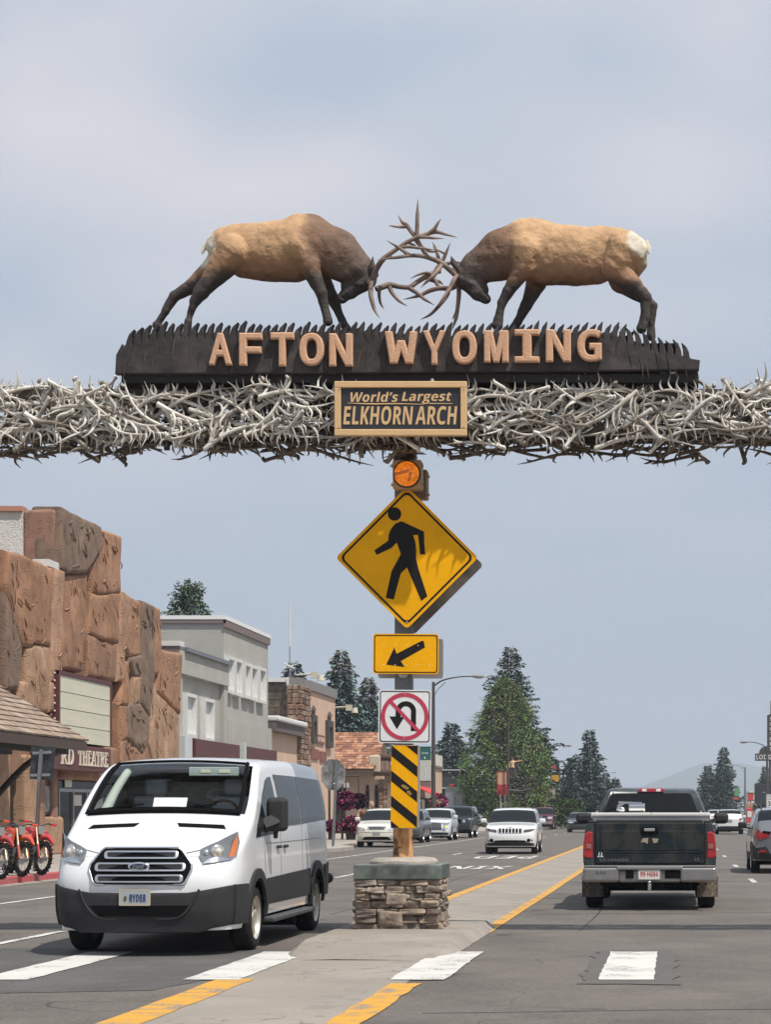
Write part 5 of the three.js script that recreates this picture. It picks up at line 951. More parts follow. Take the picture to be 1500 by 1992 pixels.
{
  const post = thing('sign_post', 'grey steel post on a peeled log stump carrying the road signs under the arch', 'post', [PX, 0.88, -PZ]);
  const logTex = texOf(256, (u, v) => { const a = fbm(u * 10, v * 4, 3, 4, 4), k = fbm(u * 3 + 0.4 * a, v * 3, 8, 4, 3), s = sstep(k, 0.52, 0.66); return mix3(mix3([0.36, 0.15, 0.05], [0.58, 0.32, 0.14], sstep(a, 0.3, 0.65)), [0.12, 0.055, 0.03], s); }, false);
  const lg = limb([V(0, 0, 0), V(0.005, 0.25, 0), V(0, 0.5, 0.004), V(-0.004, 0.86, 0)], [0.122, 0.117, 0.115, 0.112], 22, 6); jitter(lg, 0.008, 9); const uv = lg.attributes.uv; for (let i = 0; i < uv.count; i++) uv.setXY(i, uv.getX(i) * 6.6, uv.getY(i) * 2.6);
  part(post, 'log', lg, std([1, 1, 1], 0.75, { map: logTex, bumpMap: re(bumpCoarse, 1.2), bumpScale: 0.012 }));
  part(post, 'pole', [uvBox(rbox(0.215, 5.3, 0.16, 0.02, 0.015, 3.4, -0.02))], galv);
  part(post, 'bolt', [[2.27, 0], [1.6, 0]].map(([y]) => new THREE.SphereGeometry(0.05, 12, 8).scale(1.2, 1, 0.4).translate(0.015, y, 0.06)), std([0.5, 0.5, 0.5], 0.4, { metalness: 0.6 })).userData.kind = 'stuff';
  part(post, 'top_collar', [rbox(0.26, 0.34, 0.24, 0.02, 0.03, 4.86, 0), rbox(0.10, 0.16, 0.14, 0.03, -0.02, 5.0, 0.16)], std([0.14, 0.085, 0.055], 0.7));
}
const signYellow = phys([0.93, 0.44, 0.004], 0.6, { map: re(softMottle, 0.6), specularIntensity: 0.25 }), signBlack = phys([0.014, 0.012, 0.012], 0.6, { specularIntensity: 0.3 }), signWhite = std([0.80, 0.80, 0.80], 0.45, { map: re(softMottle, 0.6) }), signRed = std([0.47, 0.035, 0.075], 0.45), alu = std([0.40, 0.40, 0.41], 0.4, { metalness: 0.7 });
// sheet signs: drawn in photograph pixels, standing at depth z
const SZ = 24.52;
const spt = (px, py, z = SZ) => { const p = at(px, py, z); return [p.x, p.y]; };
function signBase(name, label, cx, cy) { const p = at(cx, cy, SZ); const t = thing(name, label, 'sign', [p.x, p.y, -SZ]); t.userData.o = undefined; return [t, (pts) => poly(pts.map(([x, y]) => { const [a, b] = spt(x, y); return [a - p.x, b - p.y]; })), p]; }
const clean = (t) => { delete t.userData.o; };
const M = (px) => px * SZ / FOC;
{
  const [t, S, p] = signBase('pedestrian_sign', 'yellow diamond sign with a black walking figure under the flashing beacon', 791, 1085); clean(t);
  const rd = (half, r) => { const s = rrect(half * 1.41421, half * 1.41421, r), a = s.getPoints(6).map((v) => new THREE.Vector2((v.x - v.y) * Math.SQRT1_2, (v.x + v.y) * Math.SQRT1_2)); return new THREE.Shape(a); };
  const H = M(141) * 0.985;
  part(t, 'plate', extr(rd(H, 0.05), 0.006, 0, 8), signYellow);
  part(t, 'border', extr(ring(rd(H * 0.945, 0.07), rd(H * 0.905, 0.06)), 0.0015).translate(0, 0, 0.0062), signBlack);
  // walking figure, traced in a drawing 4.33 times the photograph from (620, 880)
  const Z = (pts) => S(pts.map(([x, y]) => [620 + x / 4.33, 880 + y / 4.33]));
  const head = new THREE.CircleGeometry(M(57 / 4.33), 28), hc = spt(620 + 637 / 4.33, 880 + 520 / 4.33); head.translate(hc[0] - p.x, hc[1] - p.y, 0.0085);
  const fig = Z([[697, 580], [722, 592], [886, 668], [888, 760], [895, 860], [852, 858], [835, 695], [792, 697], [812, 750], [820, 830], [818, 890], [840, 985], [914, 1212], [862, 1252], [742, 970], [690, 1020], [665, 1110], [630, 1240], [563, 1225], [612, 1000], [688, 862], [688, 850], [655, 760], [612, 806], [487, 864], [466, 827], [583, 745], [588, 690], [610, 640], [645, 600]]);
  part(t, 'symbol', [extr(fig, 0.0015).translate(0, 0, 0.0065), head], signBlack).userData.kind = 'stuff';
  part(t, 'bolt', [cylZ(0.012, 0.006, 8, 0, -H + 0.085, 0.01)], alu);
  const bk = thing('diamond_sign', 'grey back of a second diamond sign behind the yellow pedestrian sign', 'sign', [p.x + 0.04, p.y - M(8), -SZ - 0.34]);
  part(bk, 'plate', extr(rd(H * 0.99, 0.05), 0.006, 0, 6), std([0.50, 0.47, 0.44], 0.5, { map: re(mottle, 0.7) })); part(bk, 'bracket', [box(0.5, 0.04, 0.03, 0, 0.25, 0.02), box(0.5, 0.04, 0.03, 0, -0.3, 0.02)], alu);
}
function rectSign(name, label, corners, plateM, borderM, lines, tilt = 0) {
  const xs = corners.map((c) => c[0]), ys = corners.map((c) => c[1]), x0 = Math.min(...xs), x1 = Math.max(...xs), y0 = Math.min(...ys), y1 = Math.max(...ys), cx = (x0 + x1) / 2, cy = (y0 + y1) / 2, p = at(cx, cy, SZ);
  const t = thing(name, label, 'sign', [p.x, p.y, -SZ]); t.rotation.z = tilt; const w = M(x1 - x0), h = M(y1 - y0);
  part(t, 'plate', extr(rrect(w, h, 0.035), 0.005, 0, 8), plateM);
  if (borderM) part(t, 'border', extr(ring(rrect(w - 0.028, h - 0.028, 0.03), rrect(w - 0.052, h - 0.052, 0.024)), 0.0015, 0, 8).translate(0, 0, 0.0052), borderM);
  lines(t, (x, y) => new THREE.Vector2(M(x - cx), M(cy - y)), w, h, cx, cy); return t;
}
rectSign('arrow_sign', 'yellow sign with a black arrow pointing down and left below the diamond sign', [[725, 1233], [853, 1311]], signYellow, signBlack, (t, q, w, h) => {
  const a = [[883, 1588], [893, 1642], [690, 1758], [722, 1808], [567, 1788], [634, 1645], [655, 1697], [862, 1588]].map(([x, y]) => q(620 + x / 4.33, 880 + y / 4.33));
  part(t, 'arrow', extr(new THREE.Shape(a), 0.0015).translate(0, 0, 0.0055), signBlack);
  const dot = new THREE.SphereGeometry(0.007, 8, 5).scale(1.3, 1, 0.4); for (const y of [0.1, -0.135]) for (let i = -2; i <= 2; i++) part(t, 'rivet', dot, std([0.8, 0.62, 0.3], 0.3)).position.set(i * 0.137 + 0.01, y, 0.006);
  part(t, 'back_plate', extr(rrect(w, h, 0.03), 0.004).translate(0.02, -0.035, -0.3), alu);
}, -0.006);
rectSign('no_u_turn_sign', 'white sign with a red circle and slash over a black U-turn arrow', [[736, 1342], [838, 1446]], signWhite, signBlack, (t, q, w, h, cx, cy) => {
  const R0 = M(46.5), R1 = M(38.5), c = new THREE.Shape(); c.absarc(0, 0, R0, 0, Math.PI * 2); const ho = new THREE.Path(); ho.absarc(0, 0, R1, 0, Math.PI * 2, true); c.holes.push(ho);
  part(t, 'red_ring', extr(c, 0.0015, 0, 40).translate(0, 0, 0.0068), signRed);
  const bar2 = new THREE.Shape([[-1, 0.085], [1, 0.085], [1, -0.085], [-1, -0.085]].map(([x, y]) => new THREE.Vector2(x * R1 * 1.03, y * R1 * 1.05)));
  part(t, 'red_slash', extr(bar2, 0.0015).rotateZ(-0.80).translate(0, 0, 0.0072), signRed);
  const u = new THREE.Shape(), k = M(1);                              // hook: right leg, arc, arrow pointing down on the left
  u.moveTo(12 * k, -28 * k); u.lineTo(22 * k, -28 * k); u.lineTo(22 * k, 10 * k); u.absarc(2 * k, 10 * k, 20 * k, 0, Math.PI); u.lineTo(-18 * k, 0); u.lineTo(-30 * k, 0); u.lineTo(-15 * k, -25 * k); u.lineTo(-1 * k, -1 * k); u.lineTo(-8 * k, -1 * k); u.lineTo(-8 * k, 10 * k); u.absarc(2 * k, 10 * k, 10 * k, Math.PI, 0, true); u.lineTo(12 * k, -28 * k);
  part(t, 'u_turn_arrow', extr(u, 0.0012, 0, 14).translate(0, 0, 0.0052), signBlack);
  for (const y of [43, -43]) part(t, 'bolt', cylZ(0.010, 0.006, 8, 0, y * k, 0.009), alu);
}, -0.012);
rectSign('striped_marker', 'tall black and yellow diagonally striped marker above the log stump', [[760, 1450], [812, 1611]], signYellow, null, (t, q, w, h) => {
  const g = new THREE.Shape(rrect(w, h, 0.035).getPoints(6)), pts = [];
  // black bands falling to the right, cut to the plate
  const band = (y0) => { const s = 0.80, th = 0.128, clipY = (y) => clamp(y, -h / 2 + 0.004, h / 2 - 0.004), L = -w / 2 + 0.003, Rr = w / 2 - 0.003, P = []; const N = 12; for (let i = 0; i <= N; i++) { const x = lerp(L, Rr, i / N); P.push([x, clipY(y0 - (x - L) * s)]); } for (let i = N; i >= 0; i--) { const x = lerp(L, Rr, i / N); P.push([x, clipY(y0 - (x - L) * s - th)]); } return poly(P); };
  for (const y of [h / 2 + 0.262, h / 2 + 0.0, h / 2 - 0.30, h / 2 - 0.60, h / 2 - 0.90]) { const s = band(y); if (Math.abs(THREE.ShapeUtils.area(s.getPoints())) > 0.001) part(t, 'stripe', extr(s, 0.0015).translate(0, 0, 0.0055), signBlack); }
  part(t, 'worn_sticker', [jitter(new THREE.CircleGeometry(0.035, 9).scale(1.5, 0.7, 1), 0.012, 30).rotateZ(-0.5).translate(0.01, -0.005, 0.0085), jitter(new THREE.CircleGeometry(0.03, 9).scale(1.2, 0.9, 1), 0.012, 40).rotateZ(-0.7).translate(0.06, -0.075, 0.0085)], std([0.55, 0.34, 0.06], 0.6, { map: re(mottle, 20) }));
  part(t, 'backing', extr(rrect(w + 0.02, h + 0.01, 0.03), 0.02).translate(0.012, 0, -0.022), alu);
}, -0.010);
// flashing amber beacon, and the back of its twin facing the other way
{
  const c = at(790.5, 922, 24.36), k = 24.36 / FOC, b = thing('beacon_signal', 'lit round amber warning beacon in a tan box on top of the diamond sign', 'signal', [c.x, c.y, c.z]);
  const tan = std([0.50, 0.30, 0.14], 0.6, { map: re(grain, 2) });
  part(b, 'housing', [rbox(56 * k, 57 * k, 0.22, 0.02, 0, 0, -0.13)], tan);
  part(b, 'hinge', [[-1, 0.1], [-1, -0.12], [1, 0.1], [1, -0.12]].map(([s, y]) => cylX(0.016, 0.03, 8, s * 29 * k, y, -0.06)), tan).userData.kind = 'stuff';
  const vis = new THREE.CylinderGeometry(25.5 * k, 25.5 * k, 0.16, 28, 1, true, Math.PI * 0.35, Math.PI * 1.3).rotateX(Math.PI / 2).rotateZ(Math.PI / 2).rotateZ(Math.PI / 2); vis.translate(0, 0, 0.05);
  part(b, 'bezel', new THREE.TorusGeometry(25 * k, 0.012, 8, 32).translate(0, 0, 0), signBlack);
  const glow = texOf(256, (u, v) => { const x = u * 2 - 1, y = v * 2 - 1, d = fbm(u * 9, v * 9, 5, 3), e = fbm(u * 22, v * 22, 9, 2), leg = Math.abs(y - 0.15 - x * 0.25) < 0.15 * (0.4 + d) && x < 0.25, l2 = Math.abs(x - 0.32 - y * 0.2) < 0.14 * (0.3 + d) && y < 0.1 && y > -0.6; const k2 = (leg || l2) && e > 0.36 ? 0.10 : 0.62 + 0.9 * (e - 0.5); return [k2, k2 * (0.18 + 0.14 * d), k2 * 0.01]; }, false);
  const lens = new THREE.SphereGeometry(25 * k, 28, 12, 0, Math.PI * 2, 0, Math.PI / 2).rotateX(Math.PI / 2).scale(1, 1, 0.35), lu = lens.attributes.uv, lp = lens.attributes.position; for (let i = 0; i < lu.count; i++) lu.setXY(i, lp.getX(i) / (50 * k) + 0.5, lp.getY(i) / (50 * k) + 0.5);
  part(b, 'lamp_lens', lens, std([0.35, 0.09, 0.005], 0.35, { emissive: new THREE.Color(1, 1, 1), emissiveMap: glow, emissiveIntensity: 0.8 }));
  const li = new THREE.PointLight(new THREE.Color(1, 0.5, 0.1), 0.05, 4); li.position.set(0, 0, 0.35); li.name = 'beacon_light'; b.add(li);
  const d = at(808, 944, 24.95), tw = thing('beacon_signal', 'back of a second beacon box facing away behind the lit amber one', 'signal', [d.x, d.y, d.z]);
  part(tw, 'housing', [rbox(50 * k, 58 * k, 0.2, 0.02)], std([0.30, 0.20, 0.12], 0.6)); part(tw, 'hinge', [cylX(0.014, 0.03, 8, 26 * k, 0.1, 0.02), cylX(0.014, 0.03, 8, 26 * k, -0.12, 0.02)], tan).userData.kind = 'stuff';
}

// ================================================================ vehicles
const rubber = phys([0.020, 0.019, 0.018], 0.9, { specularIntensity: 0.4, bumpMap: re(bumpFine, 6), bumpScale: 0.002 }), plastic = phys([0.026, 0.026, 0.028], 0.62, { specularIntensity: 0.6, bumpMap: re(bumpFine, 8), bumpScale: 0.0008 }), blackIn = phys([0.007, 0.007, 0.0075], 0.95, { specularIntensity: 0.1 }), chrome = std([0.62, 0.63, 0.64], 0.16, { metalness: 1 }), alloy = std([0.50, 0.50, 0.50], 0.32, { metalness: 0.85 });
const carGlass = phys([0.018, 0.021, 0.024], 0.05, { specularIntensity: 0.16 }), lampGlass = phys([0.70, 0.71, 0.72], 0.08, { metalness: 0.55, clearcoat: 1, clearcoatRoughness: 0.03 }), amber = phys([0.62, 0.15, 0.02], 0.15, { clearcoat: 1 }), redLens = phys([0.36, 0.012, 0.018], 0.12, { clearcoat: 1, clearcoatRoughness: 0.05 }), plateM = std([0.62, 0.62, 0.58], 0.5);
const paintM = (c, r = 0.32) => phys(c, r, { clearcoat: 1, clearcoatRoughness: 0.06 });
const white1 = paintM([0.69, 0.695, 0.705], 0.35);
// monotone curve through [x, y] pairs
function curve(P) {
  const n = P.length, d = [], m = [];
  for (let i = 0; i < n - 1; i++) d.push((P[i + 1][1] - P[i][1]) / (P[i + 1][0] - P[i][0]));
  for (let i = 0; i < n; i++) m.push(i === 0 ? d[0] : i === n - 1 ? d[n - 2] : d[i - 1] * d[i] <= 0 ? 0 : 2 * d[i - 1] * d[i] / (d[i - 1] + d[i]));
  return (x) => {
    if (x <= P[0][0]) return P[0][1]; if (x >= P[n - 1][0]) return P[n - 1][1];
    let i = 0; while (x > P[i + 1][0]) i++;
    const h = P[i + 1][0] - P[i][0], t = (x - P[i][0]) / h, t2 = t * t, t3 = t2 * t;
    return (2 * t3 - 3 * t2 + 1) * P[i][1] + (t3 - 2 * t2 + t) * h * m[i] + (-2 * t3 + 3 * t2) * P[i + 1][1] + (t3 - t2) * h * m[i + 1];
  };
}
// a closed body shell: s runs from the nose (0) to the tail (L); the nose points to +z
class Shell {
  constructor(o) {
    Object.assign(this, { rake: () => 0, bulge: 0.05, bulgeR: 0.03, crown: 0.03 }, o);
    this.topF = curve(o.top); this.planF = curve(o.plan); this.sideF = curve(o.side); this.rF = curve(o.r);
  }
  z(s, y) { return this.L / 2 - s + this.rake(s, y); }
  W(s, y) { return this.hw * this.planF(s) * this.sideF(y); }
  bot(s) { let y = this.sill; if (s < 0.5) y = this.sillF ?? y; if (s > this.L - 0.5) y = this.sillR ?? y; for (const a of this.axles) { const d = Math.abs(s - a); if (d < this.arch) y = Math.max(y, this.wheelR + Math.sqrt(this.arch ** 2 - d * d)); } return y; }
  P(s, k) {
    const yt = this.topF(s), r = Math.min(this.rF(s), yt * 0.4), y1 = yt - r - this.crown, yb = Math.min(this.bot(s), y1 - 0.05), w = this.W(s, y1), cw = r * (this.rx ?? 1.0);
    let x, y;
    if (k < 0.6) { y = lerp(yb, y1, k / 0.6); x = this.W(s, y); }
    else if (k < 0.8) { const a = (k - 0.6) / 0.2 * Math.PI / 2; x = w - cw * (1 - Math.cos(a)); y = y1 + r * Math.sin(a); }
    else { const t = (k - 0.8) / 0.2; x = (w - cw) * (1 - t); y = y1 + r + this.crown * (1 - (1 - t) ** 2); }
    return V(x, y, this.z(s, y));
  }
  frontZ(x, y) {
    const ax = Math.abs(x), w0 = this.W(0, y); if (ax <= w0) return this.z(0, y) + this.bulge * (1 - (ax / w0) ** 2);
    let a = 0, b = 1.2; const f = ax / (this.hw * this.sideF(y)); for (let i = 0; i < 18; i++) { const m = (a + b) / 2; this.planF(m) < f ? a = m : b = m; } return this.z(a, y);
  }
  rearZ(x, y) {
    const ax = Math.abs(x), w0 = this.W(this.L, y); if (ax <= w0) return this.z(this.L, y) - this.bulgeR * (1 - (ax / w0) ** 2);
    let a = this.L - 1.2, b = this.L; const f = ax / (this.hw * this.sideF(y)); for (let i = 0; i < 18; i++) { const m = (a + b) / 2; this.planF(m) > f ? a = m : b = m; } return this.z(a, y);
  }
  body(skip) {
    const st = []; for (let s = 0; s <= this.L + 1e-6; s += 0.06) st.push(Math.min(s, this.L)); if (this.L - st[st.length - 1] > 0.005) st.push(this.L);
    for (const a of this.axles) st.push(a - this.arch - 0.002, a - this.arch + 0.004, a + this.arch - 0.004, a + this.arch + 0.002); st.sort((a, b) => a - b);
    const ks = []; for (let i = 0; i <= 12; i++) ks.push(0.6 * i / 12); for (let i = 1; i <= 6; i++) ks.push(0.6 + 0.2 * i / 6); for (let i = 1; i <= 6; i++) ks.push(0.8 + 0.2 * i / 6);
    const pos = [], tri = (a, b, c) => pos.push(a.x, a.y, a.z, b.x, b.y, b.z, c.x, c.y, c.z), grid = st.map((s) => ks.map((k) => this.P(s, k))), mir = (v) => V(-v.x, v.y, v.z);
    for (let i = 0; i < st.length - 1; i++) for (let j = 0; j < ks.length - 1; j++) {
      if (skip && skip((st[i] + st[i + 1]) / 2, (ks[j] + ks[j + 1]) / 2)) continue;
      const a = grid[i][j], b = grid[i][j + 1], c = grid[i + 1][j], d = grid[i + 1][j + 1];
      tri(a, c, b); tri(b, c, d); const A = mir(a), B = mir(b), C2 = mir(c), D = mir(d); tri(A, B, C2); tri(B, D, C2);
    }
    for (const [i, fz2, sg] of [[0, (x, y) => this.frontZ(x, y), 1], [st.length - 1, (x, y) => this.rearZ(x, y), -1]]) {   // nose and tail faces
      const rows = grid[i], N = 12;
      for (let j = 0; j < rows.length - 1; j++) for (let n = 0; n < N; n++) {
        const q = (r, m) => { const t = m / N * 2 - 1, x = rows[r].x * t, w0 = this.W(st[i], rows[r].y); return V(x, rows[r].y, rows[r].z + sg * (sg > 0 ? this.bulge : this.bulgeR) * (1 - (rows[r].x ? (x / Math.max(rows[r].x, 1e-5)) ** 2 : 1)) * (rows[r].x / w0)); };
        const a = q(j, n), b = q(j, n + 1), c = q(j + 1, n), d = q(j + 1, n + 1); sg > 0 ? (tri(a, b, c), tri(c, b, d)) : (tri(a, c, b), tri(c, d, b));
      }
    }
    const g = new THREE.BufferGeometry(); g.setAttribute('position', new THREE.Float32BufferAttribute(pos, 3)); return smoothGeo(g, 0.55);
  }
  // shape (x, y) laid on the nose / tail, thick metres proud
  onFront(shape, thick = 0.012, off = 0, bev = 0) { return this.bend(shape, thick, off, bev, (x, y) => this.frontZ(x, y), 1); }
  onRear(shape, thick = 0.012, off = 0, bev = 0) { return this.bend(shape, thick, off, bev, (x, y) => this.rearZ(x, y), -1); }
  bend(shape, thick, off, bev, fn, sg) {
    const g = fine(extr(shape, thick, bev, 6, 2), 0.10), p = g.attributes.position; for (let i = 0; i < p.count; i++) p.setZ(i, fn(p.getX(i), p.getY(i)) + sg * (off + p.getZ(i)));
    if (sg < 0) { for (let i = 0; i < p.count; i += 3) { const t = [p.getX(i), p.getY(i), p.getZ(i)]; p.setXYZ(i, p.getX(i + 1), p.getY(i + 1), p.getZ(i + 1)); p.setXYZ(i + 1, ...t); } }
    return smoothGeo(g, 0.6);
  }
  // shape in (s, y) laid on one side
  onSide(pts, side, thick = 0.008, off = 0, max = 0.12) {
    const g = fine(extr(poly(pts), thick, 0, 6), max), p = g.attributes.position;
    for (let i = 0; i < p.count; i++) { const s = p.getX(i), y = p.getY(i), yt = this.topF(s), r = this.rF(s), y1 = yt - r - this.crown; let x = this.W(s, Math.min(y, y1)); if (y > y1) { const q = clamp((y - y1) / r, 0, 1); x -= r * (this.rx ?? 1) * (1 - Math.sqrt(1 - q * q)); } p.setXYZ(i, side * (x + off + p.getZ(i)), y, this.z(s, y)); }
    if (side > 0) for (let i = 0; i < p.count; i += 3) { const t = [p.getX(i), p.getY(i), p.getZ(i)]; p.setXYZ(i, p.getX(i + 1), p.getY(i + 1), p.getZ(i + 1)); p.setXYZ(i + 1, ...t); }
    return smoothGeo(g, 0.6);
  }
  // band of the upper surface between stations, mirrored: windscreen, roof parts
  onTop(s0, s1, k0, off = 0.006, n = 10) {
    const pos = [], idx = [], row = []; const ks = []; for (let i = 0; i <= 8; i++) ks.push(lerp(typeof k0 === 'function' ? 0 : k0, 1, i / 8));
    for (let i = 0; i <= n; i++) { const s = lerp(s0, s1, i / n), line = [], kk = typeof k0 === 'function' ? k0(i / n) : k0; for (let j = 0; j <= 8; j++) line.push(this.P(s, lerp(kk, 1, j / 8))); row.push([...line.map((v) => V(-v.x, v.y, v.z)), ...line.slice(0, -1).reverse()]); }
    const m = row[0].length, up = off;
    for (const r of row) for (const v of r) pos.push(v.x, v.y + up * 0.8, v.z + up * 0.6 * (this.topF(s0) < this.topF(s1) ? 1 : -1));
    for (let i = 0; i < n; i++) for (let j = 0; j < m - 1; j++) { const a = i * m + j, b = a + m; idx.push(a, a + 1, b, b, a + 1, b + 1); }
    const g = new THREE.BufferGeometry(); g.setAttribute('position', new THREE.Float32BufferAttribute(pos, 3)); g.setIndex(idx); g.computeVertexNormals(); return g;
  }
}
// wheel at the origin, axle along x, outer side towards +x; parts tyre and rim
function wheel(parent, x, y, z, R, w, out, spokes = 6, rimM = alloy, yaw = 0) {
  const g = new THREE.Group(); g.name = 'wheel'; g.position.set(x, y, z); g.rotation.y = (out > 0 ? 0 : Math.PI) + yaw; parent.add(g);
  const rr = R * 0.64, prof = [[rr, -w / 2 + 0.02], [rr + 0.02, -w / 2], [R * 0.9, -w / 2], [R * 0.985, -w / 2 + 0.03], [R, -w / 4], [R, w / 4], [R * 0.985, w / 2 - 0.03], [R * 0.9, w / 2], [rr + 0.02, w / 2], [rr, w / 2 - 0.02]].map(([a, b]) => new THREE.Vector2(a, b));
  part(g, 'tyre', new THREE.LatheGeometry(prof, 36).rotateZ(-Math.PI / 2), rubber);
  const rim = [new THREE.LatheGeometry([[rr, -w / 2 + 0.02], [rr * 0.96, 0], [rr * 0.93, w / 2 - 0.05], [rr, w / 2 - 0.005], [rr + 0.012, w / 2]].map(([a, b]) => new THREE.Vector2(a, b)), 36).rotateZ(-Math.PI / 2), cylX(rr * 0.24, 0.05, 16, w / 2 - 0.05, 0, 0), cylX(rr * 0.93, 0.01, 24, -0.02, 0, 0)];
  for (let i = 0; i < spokes; i++) rim.push(rbox(0.04, rr * 0.86, rr * 0.24, 0.012, w / 2 - 0.055, rr * 0.5, 0).applyMatrix4(new THREE.Matrix4().makeRotationX(i / spokes * Math.PI * 2)));
  part(g, 'rim', rim, rimM);
  return g;
}
function mirror(parent, sh, s, y, side, m, w = 0.22, h = 0.16) { const x = sh.W(s, y) * side, z = sh.z(s, y); return part(parent, 'side_mirror', [rbox(w, h, 0.13, 0.05, x + side * (w / 2 + 0.07), y + 0.04, z, 3), bar(V(x - side * 0.02, y - 0.05, z), V(x + side * 0.14, y, z), 0.04, 0.05)], m); }
const plateShape = (cx, cy, w = 0.305, h = 0.152) => rrect(w, h, 0.012, cx, cy);
// ---- a passenger car or pickup seen small: options give the shape of its profile
function makeCar(name, label, cat, o, pos, ry, group) {
  const t = thing(name, label, cat, pos, ry, group), sh = new Shell(o.shell), m = o.paint, L = sh.L;
  part(t, 'body', sh.body(), m);
  part(t, 'underbody', [box(sh.hw * 1.7, 0.30, L - 0.5, 0, sh.sill + 0.16, 0), ...sh.axles.map((a) => box(sh.hw * 1.72, 0.62, sh.arch * 1.96, 0, sh.wheelR + 0.16, sh.z(a, 0.3)))], blackIn);
  part(t, 'windscreen', sh.onTop(...o.screen), carGlass);
  if (o.backlight) part(t, 'rear_window', sh.onTop(...o.backlight), carGlass);
  for (const side of [-1, 1]) {
    for (const w of o.windows) part(t, 'side_window', sh.onSide(w, side, 0.006), carGlass);
    if (o.clad) for (const c of o.clad) part(t, 'cladding', sh.onSide(c, side, 0.015), plastic);
    if (o.mirror) mirror(t, sh, o.mirror[0], o.mirror[1], side, o.mirrorM ?? m);
    for (const a of sh.axles) wheel(t, side * (sh.hw - 0.115), sh.wheelR, sh.z(a, 0.3), sh.wheelR, 0.22, side, o.spokes ?? 5, o.rimM ?? alloy);
    if (o.rails) part(t, 'roof_rail', limb([0, 0.3, 0.7, 1].map((u) => { const s = lerp(o.rails[0], o.rails[1], u), p = sh.P(s, 0.79); return V(side * p.x, p.y + (u > 0 && u < 1 ? 0.05 : 0.0), p.z); }), [0.018, 0.02, 0.018], 6, 4), plastic);
    for (const d of o.front ?? []) if (d.mirrorX) part(t, d.n, sh.onFront(d.s(side), d.t ?? 0.012, d.o ?? 0), d.m, d.label);
    for (const d of o.rear ?? []) if (d.mirrorX) part(t, d.n, sh.onRear(d.s(side), d.t ?? 0.012, d.o ?? 0), d.m);
  }
  for (const d of o.front ?? []) if (!d.mirrorX) part(t, d.n, sh.onFront(d.s(), d.t ?? 0.012, d.o ?? 0), d.m);
  for (const d of o.rear ?? []) if (!d.mirrorX) part(t, d.n, sh.onRear(d.s(), d.t ?? 0.012, d.o ?? 0), d.m);
  return [t, sh];
}
const mx = (pts) => (side) => { const p = pts.map(([x, y]) => [x * side, y]); return poly(side < 0 ? p.reverse() : p); };
const pl = (pts) => () => poly(pts);
const sym = (pts) => () => poly([...pts, ...pts.map(([x, y]) => [-x, y]).reverse()]);
